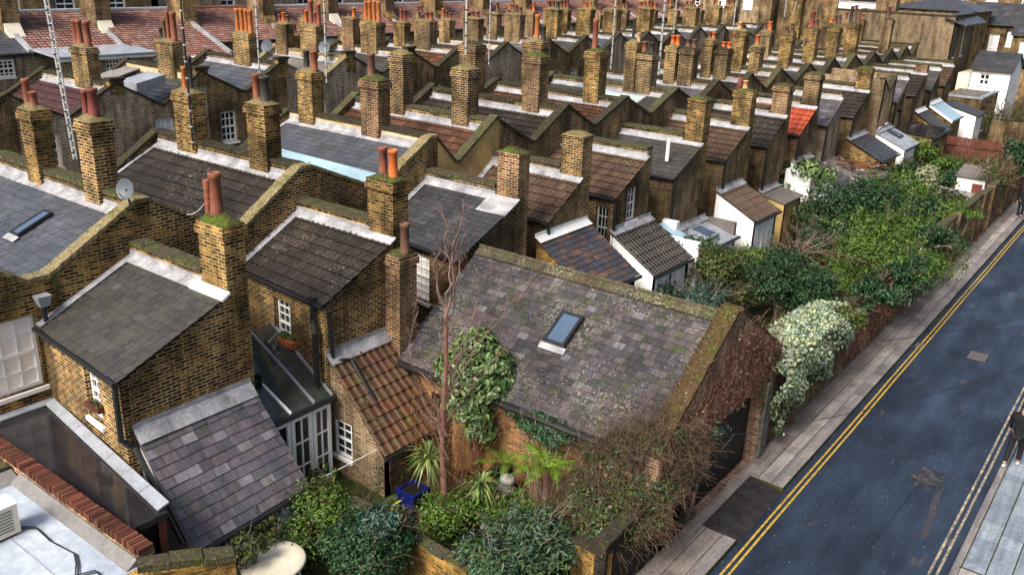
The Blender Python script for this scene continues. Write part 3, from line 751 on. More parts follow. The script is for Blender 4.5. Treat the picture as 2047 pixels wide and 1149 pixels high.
for i in range(len(PY1) - 1):
    y0, y1 = PY1[i], PY1[i + 1]
    yv, zv = VAL.get(i, ((y0 + y1) / 2 + .1, 5.98))
    root = thing('terraced_house', LAB1[i], 'house', ((XR + XF) / 2, (y0 + y1) / 2, 0), G1)
    H1.append(root)
    near = i < 3
    rops = []
    if i == 0: rops = [(6.40, 7.84, 2.98, 4.62)]
    kw = {}
    if i >= 3: kw = dict(sw=.3, sh=.26)
    valley_house(root, y0, y1, ZP1[i], ZP1[i + 1], yv, zv, XR, XF, ROOF1[i], bm='brick' if i < 4 else 'brick_dark', rear_ops=rops, near=near,
                 capm='coping' if i % 3 else 'coping_green', facem='cream_render' if i == 2 else ('brick_gold' if i < 2 else None), rear_m='brick_gold' if i == 0 else ('ochre_render' if i == 3 else None), **kw)
    for (L, C, Rr, yt, yb, bmat, pots, capm, cb) in CH1.get(i, []):
        chim_px(root, L, C, Rr, yt, yb, y1 - .29, 5.2, bmat, pots=pots, capm=capm, corbel=cb, caph=.16)
    if i in EXT:
        ya, yb, ze, zt, em, ya1 = EXT[i]
        sops, eops = [], []
        if i == 1: sops = [(1.52, 2.20, 2.72, 4.02)]
        if i == 2: sops = [(1.62, 2.42, 2.72, 4.12)]
        if i == 4: sops = [(2.85, 3.35, 2.65, 4.2)]; eops = [(.85, 1.55, 3.55, 4.75)]
        if i == 12: eops = [(.8, 1.4, 4.0, 4.6)]
        bmx = {1: 'brick', 2: 'brick_dark', 9: 'brick_grey', 12: 'brick_pale'}.get(i, 'brick_dark')
        capped = bool(ECH.get(i))
        rear_ext(root, ya, yb, ze, zt, em, bm=bmx, ya1=ya1, side_ops=sops, end_ops=eops, parx=XE - .78 if capped else XE, roofkw=dict(sw=.27, sh=.21) if i < 4 else dict(sw=.3, sh=.26), rflash=(i < 4))
        for (L, C, Rr, yt, yb2, bmat, pots, capm, cb) in ECH.get(i, []):
            # the chimney stands on the outer end of the wing and runs down its end wall
            c = chim_px(root, L, C, Rr, yt, yb2, yb - .33, 3.0 if i > 2 else .0, bmat, pots=pots, capm=capm, corbel=cb, xfix=XE + .012, dl=(.5, .56), wl=(.75, .88))
            mb = MB(); zz = zt - .02
            up = V((0, .2, (zt - ze) / (yb - ya) * .2))
            p = V((XE - .95, yb - .35, zz)); q = V((XE + .13, yb - .35, zz))
            strip(mb, (p - up + UP * .03, q - up + UP * .03), (p + UP * .05, q + UP * .05), 0, .03)
            mb.build('flashing', M['lead'], root)
        u0 = V((XE - XR, ya1 - ya, 0)); L0 = u0.length; nn = V((u0.y / L0, -u0.x / L0, 0))
        for (a, b, z0, z1) in sops:
            window(root, (XR, ya, 0), u0, nn, a, b, z0, z1, 3, 3 if i != 4 else 2, 'blind' if i == 2 else 'glass')
        for (a, b, z0, z1) in eops:
            window(root, (XE, ya1, 0), (0, 1, 0), (1, 0, 0), a, b, z0, z1, 3, 2, 'glass')
        if i > 2:
            g = V((XE + .07, ya1 - .05, ze - .1))
            pipe(root, [g, (g.x, g.y, 2.6 if i in (3, 4, 6) else .1)], .055)
    if i == 0:
        window(root, (XR, 0, 0), (0, 1, 0), (1, 0, 0), 6.40, 7.84, 2.98, 4.62, 4, 2, 'blind', bar=.03, fr=.075)
        # narrow rooflight on the blue slates
        s = V((0, 10.35 - 8.0, 6.24 - 5.22)).normalized()
        q = PZ(30, 470, 5.55)
        P0 = V((q.x, 8.0 + (q.z - 5.22) / s.z * s.y, q.z + .02))
        skylight(root, P0, (1, 0, 0), s, .38, .95, .10)
        # rear wing with slate roof, tall window and big end chimney
        ex = rear_ext(root, 7.92, 10.42, 4.36, 5.38, 'slate_grey', bm='brick', ya1=7.62, side_ops=[(1.98, 2.62, 2.98, 4.18)], parx=XE - .80)
        u0 = V((XE - XR, -.30, 0)); L0 = u0.length; nn = V((u0.y / L0, -u0.x / L0, 0))
        wdw = window(root, (XR, 7.92, 0), u0, nn, 1.98, 2.62, 2.98, 4.18, 3, 3, 'glass')
        chim_px(root, 383, 432, 473, 451, 606, 10.10, 0, 'brick_gold', xfix=XE + .012, dl=(.5, .54), wl=(.8, .86),
                pots=[(405, 359, 414, 15, 'terracotta', 2), (430, 344, 421, 27, 'terracotta', 1)], capm='moss', caph=.18)
        mb = MB(); p, q = V((XE - 1.0, 10.08, 5.36)), V((XE + .16, 10.08, 5.36)); up = V((0, .2, .085))
        strip(mb, (p - up + UP * .02, q - up + UP * .02), (p + UP * .05, q + UP * .05), 0, .05)
        mb.build('flashing', M['white'], root)
        pipe(root, [(XE + .03, 7.50, 4.25), (XE + .03, 7.50, 3.1), (XE + .10, 7.72, 2.9), (-13.3, 7.72, 1.35)], .06)
        hp = V((XR + .16, 7.98, 5.05))
        mb = MB(); mb.hexa([hp + V(v) for v in ((-.08, -.09, -.24), (.08, -.09, -.24), (.08, .09, -.24), (-.08, .09, -.24))], [hp + V(v) for v in ((-.12, -.16, 0), (.13, -.16, 0), (.13, .14, 0), (-.12, .14, 0))])
        mb.build('hopper', M['lead_dull'], root)
        pipe(root, [hp + V((0, 0, -.25)), hp + V((0, 0, -.9))], .05)
        # purple slate lean-to
        lean_to(root, 7.86, 10.40, 3.18, 1.36, 'slate_purple', 'white_wall', x1=-13.05, flash='lead', roofkw=dict(sw=.30, sh=.215), zl1=1.46, fw=.34)
        # flat roofed kitchen with a wet felt roof
        mb = MB()
        A, B, C, D = V((XR + .01, 6.42, 2.62)), V((-12.85, 6.42, 2.50)), V((-12.85, 7.22, 2.50)), V((XR + .01, 7.88, 2.62))
        mb.slab(A, B, C, D, .12); mb.build('flat_roof', M['felt'], root)
        mb = MB(); wall(mb, (-13.0, 6.45), (-13.0, 7.2), (1, 0), [(0, 2.37), (.75, 2.37)], (), .2); mb.build('annex_wall', M['black_wood'], root)
        mb = MB(); mb.hexa([V((-12.93, 7.05, .05)), V((-12.9, 7.05, .05)), V((-12.9, 7.2, .05)), V((-12.93, 7.2, .05))], [V((-12.93, 7.05, 2.35)), V((-12.9, 7.05, 2.35)), V((-12.9, 7.2, 2.35)), V((-12.93, 7.2, 2.35))]); mb.build('door', M['pot_dark_red'], root)
        mb = MB()
        strip(mb, (V((XR + .25, 7.66, 2.64)), V((-12.95, 7.10, 2.52))), (V((XR + .25, 7.86, 2.70)), V((-12.95, 7.34, 2.58))), 0, .03)
        strip(mb, (V((XR + .02, 6.5, 2.63)), V((XR + .02, 7.9, 2.63))), (V((XR + .28, 6.5, 2.63)), V((XR + .28, 7.9, 2.63))), 0, .03)
        mb.build('flashing', M['lead_dull'], root)
    if i == 1:
        # glass lean-to between the two wings, white glazed doors below it
        xe = -14.45
        A, B, C, D = V((xe, 10.62, 2.22)), V((xe, 12.52, 2.22)), V((-17.0, 12.85, 3.25)), V((-17.0, 10.45, 3.25))
        mb = MB(); mb.slab(A, B, C, D, .02); o = mb.build('conservatory_roof', M['glass_roof'], root)
        mb = MB()
        for f in (.0, .36, .72, 1.0):
            p, q = lerp(A, B, f), lerp(D, C, f)
            mb.hexa([p + V((0, -.025, 0)), p + V((0, .025, 0)), q + V((0, .025, 0)), q + V((0, -.025, 0))], [p + V((0, -.025, .05)), p + V((0, .025, .05)), q + V((0, .025, .05)), q + V((0, -.025, .05))], 0 if f == .36 else 1)
        mb.build('glazing_bar', [M['white'], M['lead_dull']], o)
        gutter(root, A + V((.06, 0, -.03)), B + V((.06, 0, -.03)), .07)
        for k, (a, b) in enumerate(((10.66, 11.24), (11.27, 11.86), (11.89, 12.42))):
            window(root, (xe, 0, 0), (0, 1, 0), (1, 0, 0), a, b, .12, 2.1, 1 if k < 1 else 2, 3, 'glass', sill=False, sash=False, rec=-.04, fr=.09, bar=.035)
        mb = MB(); mb.box(xe - .12, xe, 10.62, 12.45, 0, .12); mb.build('step', M['cream'], root)
        # little chimney on the wing's end wall and the mossy pantiled annex
        chimney(root, XE + .03, XE + .53, 14.55, 15.15, 0, PX(811, 511, XE + .5).z, 'brick_orange' if 0 else 'brick_red', capm='moss', caph=.12, pots=[(814, 446, 500, 20, 'brown')])
        lean_to(root, 12.72, 15.45, 3.10, 1.22, 'tile_moss', 'brick_pale', x1=-12.95, y0b=12.70, y1b=15.8, side_ops=[(.12, .72, .55, 1.5)], flash='lead', roofkw=dict(prof=PAN, cw=.24, ch=.30), fw=.3)
        window(root, (XE, 12.72, 0), (1.8, -.02, 0), (-.011, -1, 0), .12, .72, .55, 1.5, 2, 2, 'glass', rec=.02)
        px = V((XE - .25, 12.52, 4.55))
        pipe(root, [px, (px.x, 12.5, 4.0), (XE - .1, 12.42, 3.75), (XE - .1, 12.42, .1)], .075)
        pipe(root, [(XE + .05, 12.72, 4.2), (XE + .1, 12.75, 3.0), (XE + .3, 13.15, 2.95), (-13.2, 13.2, 1.45)], .055)
        pipe(root, [(XE - .25, 12.5, 4.42), (XE + .05, 12.72, 4.3)], .05)
    if i == 2:
        # pale blue sheet in the valley and the white patch at the wing's chimney
        s = (V((0, 20.1 - 17.9, 6.43 - 5.5))).normalized()
        q0, q1 = V((XF + .3, 17.95, 5.55)), V((XR - .3, 17.95, 5.55))
        mb = MB(); mb.slab(q0, q1, q1 + s * .62, q0 + s * .75, .01); mb.build('gutter_sheet', M['sheet_blue'], root)
        mb = MB()
        a = V((XE - .95, 19.85, 5.49)); up = V((0, 2.1, .95)).normalized()
        mb.slab(a - up * .75 + UP * .03, a - up * .75 + V((1.06, 0, 0)) + UP * .03, a + V((1.06, 0, .05)), a + UP * .05, .03)
        mb.build('flashing', M['lead'], root)
    if i == 3:
        lean_to(root, 20.95, 23.6, 4.15, 2.86, 'slate_rust', 'brick_ochre', x1=-12.75, roofkw=dict(sw=.25, sh=.21), flash='white')
    if i == 4:
        lean_to(root, 25.3, 27.9, 3.42, 2.33, 'tile_dark', 'white_wall', x1=-13.0, end_ops=[(1.2, 1.7, .5, 2.0), (.35, .75, 1.35, 1.95)], flash='lead', roofkw=dict(ch=.32))
        window(root, (-13.0, 25.3, 0), (0, 1, 0), (1, 0, 0), 1.2, 1.7, .5, 2.0, 2, 2, 'glass')
        window(root, (-13.0, 25.3, 0), (0, 1, 0), (1, 0, 0), .35, .75, 1.35, 1.95, 2, 2, 'glass')
    if i == 5:
        v = PZ(1333, 322, 5.0)
        pipe(root, [v, v + UP * .85], .07, 'white', 'vent_pipe')
        lean_to(root, 29.3, 32.6, 2.45, 2.05, 'lead_dull', 'white_wall', x1=-13.3, flash='lead', gut=True)
        mb = MB(); mb.box(XE + .02, XE + .6, 29.0, 29.25, 0, 3.1); mb.box(XE + .02, -12.9, 28.4, 28.6, 0, 2.7); mb.build('parapet', M['white_wall'], root)
        mb = MB(); mb.slab(V((-12.9, 28.62, 2.3)), V((-12.9, 29.2, 2.3)), V((XE + .05, 29.2, 3.0)), V((XE + .05, 28.62, 3.0)), .03); mb.build('glass_panel', M['sheet_blue'], root)
        n0 = V((-1, 0, .21)).normalized()
        skylight(root, V((-13.55, 30.6, 2.17)), (0, 1, 0), n0, .95, .9, .12, apron=False, frame='lead_dull')
        mb = MB(); mb.box(XE + .3, -13.3, 32.4, 32.6, 1.9, 2.55); mb.build('parapet', M['felt_grey'], root)
    if i == 6:
        lean_to(root, 33.6, 36.0, 3.37, 2.48, 'tile_brown', 'white_wall', x1=-13.0, end_ops=[(.7, 1.1, .4, 2.0), (1.25, 1.65, .4, 2.0)], flash='lead', roofkw=dict(ch=.36))
        window(root, (-13.0, 33.6, 0), (0, 1, 0), (1, 0, 0), .7, 1.1, .4, 2.0, 1, 2, 'glass', sill=False)
        window(root, (-13.0, 33.6, 0), (0, 1, 0), (1, 0, 0), 1.25, 1.65, .4, 2.0, 1, 2, 'glass', sill=False)
        # big pale rooflight in the front half of the slope
        a, b = PZ(1215, 205, 6.15), PZ(1315, 212, 6.15)
        s = V((0, 36.08 - 33.94, 6.44 - 5.88)).normalized()
        P0 = V((-22.6, 34.5, 5.88 + (34.5 - 33.94) * s.z / s.y + .03))
        skylight(root, P0, (1, 0, 0), s, 3.1, 1.25, .1, glass='glass_green', frame='lead', apron=False)
    if i == 7:
        lean_to(root, 38.2, 40.2, 2.5, 2.3, 'coping_green' if 0 else 'felt_grey', 'ochre_render', x1=-13.5, gut=False, flash='lead')
    if i == 8:
        lean_to(root, 41.9, 44.3, 3.3, 2.3, 'slate_rust', 'white_wall', x1=-12.0, roofkw=dict(sw=.4, sh=.4), verge='white', flash='lead')
        mb = MB(); mb.box(XE + .02, -13.5, 41.2, 41.75, 0, 3.1); mb.build('parapet', M['white_wall'], root)
    if i == 9:
        lean_to(root, 45.4, 48.2, 2.7, 2.3, 'wood_brown' if 0 else 'felt_grey', 'white_wall', x1=-11.8, gut=False, flash=None)
    if i == 10:
        lean_to(root, 50.0, 53.2, 3.4, 2.5, 'slate_dark', 'brick_gold', x1=-12.8, flash='lead')
    if i == 11:
        # tall two-peaked wing
        mb = MB()
        prof = [(0, 6.3), (1.25, 5.5), (2.55, 6.45)]
        eo = [(.42, .80, 3.5, 5.1), (1.75, 2.15, 3.6, 5.3)]
        wall(mb, (XE + .3, 54.3), (XE + .3, 56.85), (1, 0), prof, eo, .25)
        wall(mb, (XR, 54.3), (XE + .3, 54.301), (0, -1), [(0, 6.25), (4.0, 6.25)], (), .25)
        wall(mb, (XR, 56.85), (XE + .3, 56.851), (0, 1), [(0, 6.4), (4.0, 6.4)], (), .25)
        mb.build('wall', M['brick_pale'], root)
        mb = MB(); zigcap(mb, (XE + .3, 54.3), (0, 1), (1, 0), prof, .3, .04, .09); mb.build('coping', M['coping'], root)
        mb = MB(); mb.slab(V((XR, 54.5, 5.9)), V((XE, 54.5, 5.9)), V((XE, 55.55, 5.35)), V((XR, 55.55, 5.35)), .05)
        mb.slab(V((XR, 55.56, 5.35)), V((XE, 55.56, 5.35)), V((XE, 56.6, 6.05)), V((XR, 56.6, 6.05)), .05); mb.build('roof', M['slate_grey'], root)
        for (a, b, z0, z1) in eo: window(root, (XE + .3, 54.3, 0), (0, 1, 0), (1, 0, 0), a, b, z0, z1, 1, 2, 'net')
        lean_to(root, 54.4, 57.2, 3.3, 2.6, 'lead_dull', 'white_wall', x0=XE + .3, x1=-12.7, flash='lead')
        s = V((-1, 0, .3)).normalized()
        skylight(root, V((-13.4, 55.6, 2.9)), (0, 1, 0), s, .8, .9, .1, apron=False)
    if i == 12:
        pipe(root, [(XE + .07, 60.0, 5.0), (XE + .07, 60.0, 1)], .06)
        lean_to(root, 58.4, 62.6, 2.95, 2.85, 'felt', 'brick', x1=-12.2, gut=True, flash=None)
        window(root, (XE, 58.7, 0), (0, 1, 0), (1, 0, 0), .8, 1.4, 4.0, 4.6, 2, 1, 'glass')
    if i == 13:
        lean_to(root, 64.0, 66.4, 3.4, 2.4, 'slate_grey', 'brick_gold', x1=-13.1, flash='white')
    if i == 14:
        lean_to(root, 67.4, 70.4, 3.6, 2.7, 'sheet_blue', 'brick_gold', x1=-13.1, flash='white', verge='white')
    if i == 15:
        lean_to(root, 72.0, 74.6, 3.2, 2.6, 'slate_dark', 'white_wall', x1=-12.4, flash=None)
# ------------------------------------------------------------------ the second terrace, fronts towards us across the hidden street
XA, XB = -34.6, -40.6
PY2 = [10.9, 15.1, 19.34, 23.28, 27.68, 31.96, 36.4, 40.6, 45.0, 49.5, 54.0, 58.46, 62.78, 67.2, 71.5, 76.2, 80.6, 85.0]
ZP2 = [6.6, 6.6, 6.67, 6.85, 7.0, 7.05, 7.05, 7.05, 7.05, 7.08, 7.08, 7.11, 7.06, 7.05, 7.10, 7.03, 7.0, 7.0]
ROOF2 = ['slate_grey', 'tile_maroon', 'slate_dark', 'slate_blue', 'felt_grey', 'slate_grey', 'tile_rust', 'tile_rust', 'slate_purple', 'slate_grey', 'slate_blue', 'slate_dark', 'slate_grey', 'slate_blue', 'slate_dark', 'slate_grey', 'slate_grey']
LAB2 = ['brick house cut by the left edge in the row across the narrow street', 'second row house with a dark red tiled valley roof behind the tall silver mast',
        'second row house with grey boards and a roof hatch on its roof', 'second row house with a blue slate valley roof under four equal orange pots',
        'second row house with flat grey felt slopes and a stack of four uneven pots', 'second row house under the four equal orange pots right of the uneven pots',
        'second row house with rust tiles under three pots set apart on one broad stack', 'second row house whose stack carries just two dark red pots beside a white mast',
        'second row house under three short brown pots', 'second row house under a dark red, a brown and a black pot', 'second row house under two tiny orange pots, left of the tall red pot',
        'second row house right of the two tiny orange pots, its front stack without pots', 'second row house under two small terracotta pots near the slender black pot',
        'second row house between the small terracotta pots and the far dark red pots', 'second row house under two far dark red pots', 'second row house last but one before its far end', 'last house of the second row']
CH2 = [(142, 176, 199, 98, 172, [(152, 39, 92, 15, 'terracotta'), (162, 40, 93, 13, 'terracotta'), (177, 42, 92, 15, 'terracotta')], 1),
       (311, 346, 367, 86, 150, [(322, 55, 76, 9, 'black'), (330, 40, 78, 8, 'brown'), (338, 22, 79, 9, 'terracotta'), (349, 24, 80, 13, 'terracotta')], 0),
       (461, 498, 515, 70, 130, [(475, 17, 58, 9, 'orange'), (484, 17, 59, 9, 'orange'), (493, 18, 60, 9, 'orange'), (503, 20, 61, 11, 'orange')], 1),
       (598, 632, 651, 54, 112, [(612, 21, 44, 9, 'orange'), (622, 0, 46, 11, 'terracotta'), (630, 25, 46, 7, 'terracotta'), (639, 8, 47, 10, 'terracotta')], 1),
       (719, 752, 770, 47, 107, [(730, 2, 37, 8, 'orange'), (739, 2, 38, 9, 'orange'), (748, 2, 38, 8, 'orange'), (757, 3, 39, 9, 'orange')], 1),
       (823, 859, 874, 44, 97, [(835, 24, 40, 8, 'brown'), (853, 24, 41, 9, 'terracotta'), (862, 24, 42, 9, 'terracotta')], 0),
       (919, 956, 967, 39, 88, [(945, 23, 36, 8, 'dark_red'), (955, 23, 36, 8, 'dark_red')], 0),
       (1003, 1038, 1049, 31, 78, [(1015, 20, 30, 7, 'brown'), (1032, 10, 30, 7, 'brown'), (1040, 14, 30, 8, 'brown')], 0),
       (1080, 1114, 1124, 20, 75, [(1097, 2, 17, 8, 'dark_red'), (1106, 2, 17, 8, 'brown'), (1115, 3, 17, 8, 'black')], 0),
       (1144, 1180, 1189, 20, 64, [(1171, 3, 15, 6, 'orange'), (1181, 3, 15, 6, 'orange')], 0),
       (1203, 1232, 1242, 20, 66, [], 1), (1265, 1298, 1307, 19, 60, [(1280, 4, 15, 6, 'terracotta'), (1290, 4, 15, 6, 'terracotta')], 0),
       (1364, 1390, 1400, 17, 52, [(1372, 2, 14, 6, 'dark_red'), (1382, 2, 14, 6, 'dark_red')], 0), (1409, 1436, 1444, 16, 50, [], 0), (1445, 1470, 1479, 14, 46, [(1455, 0, 10, 8, 'terracotta'), (1465, 0, 10, 8, 'terracotta')], 0)]
H2 = []
G2 = 'terraced houses of the second row'
for i in range(len(PY2) - 1):
    y0, y1 = PY2[i], PY2[i + 1]
    root = thing('terraced_house', LAB2[i], 'house', ((XA + XB) / 2, (y0 + y1) / 2, 0), G2)
    H2.append(root)
    yv = (y0 + y1) / 2
    wins = [(y0 + .8, y0 + 1.65, 3.65, 5.05), (y1 - 1.75, y1 - .9, 3.65, 5.05)] if i % 2 else [(yv - .45, yv + .45, 3.65, 5.1)]
    low = [(y0 + .7, y0 + 1.6, .9, 2.5), (y1 - 1.5, y1 - .6, .1, 2.3)]
    valley_house(root, y0, y1, ZP2[i], ZP2[i + 1], yv, min(ZP2[i], ZP2[i + 1]) - 1.05, XA, XB, ROOF2[i], bm='brick_grey' if i % 3 else 'brick_dark', rear_ops=wins + low, capm='coping' if i != 4 else 'coping_pale', sw=.36, sh=.3, cw=.28, ch=.4,
                 facem='cream_render' if i in (2, 4, 5, 7) else None, flash=i != 2)
    for k, (a, b, z0, z1) in enumerate(wins):
        window(root, (XA, 0, 0), (0, 1, 0), (1, 0, 0), a, b, z0, z1, 3, 2, 'glass' if (i + k) % 3 != 2 else 'net', bar=.045, fr=.09)
    for k, (a, b, z0, z1) in enumerate(low):
        if k == 0: window(root, (XA, 0, 0), (0, 1, 0), (1, 0, 0), a, b, z0, z1, 3, 2, 'glass')
        else:
            mb = MB(); mb.box(XA - .14, XA - .08, a, b, z0, z1); mb.build('door', M['pot_dark_red' if i % 2 else 'black_wood'], root)
    if 1 <= i <= 5:
        mb = MB(); mb.box(XA - .28, XA + .03, y1 - .30, y1 + .30, 6.3, ZP2[i + 1] + .14); mb.build('pier', M['brick_gold'], root)
        mb = MB(); mb.box(XA - .33, XA + .08, y1 - .36, y1 + .36, ZP2[i + 1] + .14, ZP2[i + 1] + .24); mb.build('coping', M['coping'], root)
for k, (L, C, Rr, yt, yb, pots, cb) in enumerate(CH2):
    g = PZ(C, yb, 6.9)
    j = min(range(1, len(PY2)), key=lambda q: abs(PY2[q] - .28 - g.y))
    chim_px(H2[j - 1], L, C, Rr, yt, yb, PY2[j] - .3, 5.5, 'brick_dark' if k in (5, 6, 7) else ('brick_gold' if k in (8, 9, 10, 11) else 'brick'), wl=(.7, 1.25), pots=pots, corbel=cb, capm='flaunch', caph=.14, dl=(.5, .75))
# second stacks towards the back of the second row
for j in range(5, len(PY2)):
    xx = -39.0 + random.uniform(-.2, .2)
    st = chimney(H2[j - 1], xx - .9, xx, PY2[j] - .28, PY2[j] + .26, 5.5, 8.25 + random.uniform(-.25, .3), ['brick', 'brick_dark', 'brick_red', 'brick_gold'][j % 4], corbel=j % 3 > 0, capm='flaunch')
    zt_ = max(v[2] for v in st.bound_box) + st.parent.location.z
    for k in range(1 + j % 3): pot(st, (xx - .2 - k * .3, PY2[j], zt_ + .05), random.uniform(.35, .75), .12, ['terracotta', 'brown', 'orange', 'dark_red'][(j + k) % 4])
for i in range(10, len(H1)):
    xx = -22.6 + random.uniform(-.2, .2); y_ = PY1[i + 1]
    st = chimney(H1[i], xx - .75, xx, y_ - .28, y_ + .26, 5.5, 8.15 + random.uniform(-.2, .25), ['brick', 'brick_gold', 'brick_dark'][i % 3], corbel=1, capm='flaunch' if i % 2 else 'moss')
    zt_ = max(v[2] for v in st.bound_box) + st.parent.location.z
    for k in range(1 + i % 2): pot(st, (xx - .2 - k * .32, y_, zt_ + .05), random.uniform(.35, .7), .12, ['brown', 'terracotta', 'bright'][(i + k) % 3])
# small extra stacks
for (L, C, Rr, yt, yb, pots) in ((571, 590, 600, 72, 104, [(580, 47, 68, 7, 'dark_red'), (590, 48, 68, 7, 'dark_red')]), (676, 695, 706, 63, 95, [(686, 32, 60, 7, 'brown'), (698, 28, 60, 7, 'brown')])):
    g = PZ(C, yb, 6.7)
    j = max(1, min(range(1, len(PY2)), key=lambda q: abs(PY2[q] - .3 - g.y)))
    chimney(H2[j - 1], g.x - .8, g.x, g.y, g.y + .5, 5.0, PY(C, yt, g.y).z, 'brick', pots=pots)
# roof hatch, boards and planters on the cluttered roof
rt = H2[2]
h0 = PZ(290, 178, 6.25)
mb = MB(); s = V((0, .9, .25)).normalized()
mb.hexa([h0 + V((-.6, -.7, -.1)), h0 + V((.6, -.7, -.1)), h0 + V((.6, .6, .2)), h0 + V((-.6, .6, .2))], [h0 + V((-.65, -.75, .35)), h0 + V((.65, -.75, .35)), h0 + V((.65, .6, .62)), h0 + V((-.65, .6, .62))])
mb.build('roof_hatch', M['lead_dull'], rt)
b0 = PZ(245, 150, 6.3)
mb = MB()
for k in range(7): mb.hexa([b0 + V((-1.0 + k * .2, -.8, -.15)), b0 + V((-.83 + k * .2, -.8, -.15)), b0 + V((-.83 + k * .2, .7, .25)), b0 + V((-1.0 + k * .2, .7, .25))], [b0 + V((-1.0 + k * .2, -.8, -.1)), b0 + V((-.83 + k * .2, -.8, -.1)), b0 + V((-.83 + k * .2, .7, .3)), b0 + V((-1.0 + k * .2, .7, .3))])
mb.build('boarding', M['wood_grey'], rt)

# ------------------------------------------------------------------ the third terrace: pitched red roofs with tall chimneys on the ridge
G3 = 'red roofed houses of the third row'
base3 = [(20, 70), (205, 72), (376, 60), (532, 55), (660, 45), (773, 42), (870, 35), (965, 30), (1050, 22)]
PY3 = [PX(x, y, -54.6).y for x, y in base3]
PY3 = [PY3[0] - 6.0] + PY3
while PY3[-1] < 128: PY3.append(PY3[-1] + 6.1)
ORD = 'fourth fifth sixth seventh eighth ninth tenth eleventh twelfth thirteenth fourteenth fifteenth sixteenth seventeenth eighteenth nineteenth twentieth'.split()
LAB3 = ['slate roofed house at the left edge of the third row', 'red roofed house with a lead topped dormer front and two white sash windows', 'red roofed house with a long roof down to a white painted eaves wall'] + ['red roofed house of the third row, %s from the left edge' % q for q in ORD]
for i in range(len(PY3) - 1):
    y0, y1 = PY3[i], PY3[i + 1]
    root = thing('terraced_house', LAB3[min(i, len(LAB3) - 1)], 'house', (-55, (y0 + y1) / 2, 0), G3)
    ex, ez = (-50.2, 5.55) if i == 2 else (-52.4, 6.05)
    rx, rz = -56.2, 7.95
    mb = MB()
    wall(mb, (ex, y0 + .01), (ex, y1 - .01), (1, 0), [(0, ez - .05), (y1 - y0 - .02, ez - .05)], (), .25)
    wall(mb, (ex - .25, y1 - .02), (-60, y1 - .02), (0, 1), [(0, ez), (ex - .25 - rx, rz + .1), (ex - .25 + 60, ez - .3)], (), .25)
    mb.build('wall', M['white_wall' if i in (2, 4) else 'brick_grey'], root)
    A, B, C, D = V((ex + .2, y0, ez)), V((ex + .2, y1 - .12, ez)), V((rx, y1 - .12, rz)), V((rx, y0, rz))
    roof(root, A, B, C, D, 'slate_blue' if i == 0 else 'tile_pink', cw=.26, ch=.26)
    mb = MB(); mb.slab(V((rx, y0, rz)), V((rx, y1, rz)), V((-60, y1, ez)), V((-60, y0, ez)), .08); mb.build('roof', M['slate_dark'], root)
    mb = MB(); mb.hexa([C + V((-.1, -.1, -.1)), C + V((-.1, .2, -.1)), B + V((0, .2, -.1)), B + V((0, -.1, -.1))], [C + V((-.1, -.1, .22)), C + V((-.1, .2, .22)), B + V((0, .2, .16)), B + V((0, -.1, .16))])
    mb.build('verge_coping', M['lead'], root)
    mb = MB(); mb.tube([V((rx, y0, rz + .02)), V((rx, y1, rz + .02))], .13, 8); mb.build('ridge', M['lead_dull' if i != 3 else 'pot_terracotta'], root)
    gutter(root, A + V((.05, 0, -.05)), B + V((.05, 0, -.05)), .09, 'white' if i == 2 else 'black')
    chimney(root, rx + .2, rx + 2.0, y1 - .5, y1 + .5, 5.6, 10.4, 'brick_dark' if i % 2 else 'brick', capm='flaunch')
    mb = MB(); mb.hexa([V((rx + 2.0, y1 - .45, 6.3)), V((rx + 2.8, y1 - .45, 5.95)), V((rx + 2.8, y1 + .45, 5.95)), V((rx + 2.0, y1 + .45, 6.3))], [V((rx + 2.0, y1 - .45, 7.5)), V((rx + 2.8, y1 - .45, 6.45)), V((rx + 2.8, y1 + .45, 6.45)), V((rx + 2.0, y1 + .45, 7.5))])
    mb.build('chimney_haunch', M['cream' if i in (0, 1, 4) else 'brick_gold'], root)
    if i > 3:
        st = chimney(root, ex - .9, ex - .1, y0 + 1.9, y0 + 2.5, ez - .3, 7.35, 'brick_dark' if i % 2 else 'brick', capm='flaunch')
        for k in range(2): pot(st, (ex - .7 + k * .36, y0 + 2.2, 7.4), random.uniform(.4, .8), .13, ['dark_red', 'brown', 'orange'][(i + k) % 3])
    if i == 1:
        mb = MB(); ops = [(PX(107, 140, -49.6).y - y0 - .5, PX(107, 140, -49.6).y - y0 + .5, 4.9, 5.55), (PX(225, 130, -49.6).y - y0 - .5, PX(225, 130, -49.6).y - y0 + .45, 4.7, 5.75)]
        wall(mb, (-49.6, y0 + .1), (-49.6, y1 + .3), (1, 0), [(0, 6.0), (y1 - y0 + .2, 6.0)], [(max(.2, a), b, c, d) for a, b, c, d in ops], .2); mb.build('dormer_wall', M['brick_pale'], root)
        mb = MB(); mb.slab(V((-49.4, y0, 6.05)), V((-49.4, y1 + .4, 6.05)), V((-52.4, y1 + .4, 6.25)), V((-52.4, y0, 6.25)), .1); mb.build('dormer_roof', M['lead_dull'], root)
        mb = MB(); mb.box(-49.58, -49.45, y0 + .1, y1 + .3, 5.78, 5.93); mb.build('fascia', M['white'], root)
        for a, b, c, d in ops: window(root, (-49.6, y0 + .1, 0), (0, 1, 0), (1, 0, 0), max(.2, a), b, c, d, 4, 2, 'glass', bar=.05, fr=.1)
    elif i in (0, 6, 7, 8, 9):
        for f in (.35, .75):
            c = lerp(y0, y1, f); window(root, (ex, 0, 0), (0, 1, 0), (1, 0, 0), c - .45, c + .45, ez - 1.25, ez - .3, 3, 2, 'glass', bar=.05, fr=.1, rec=-.09)

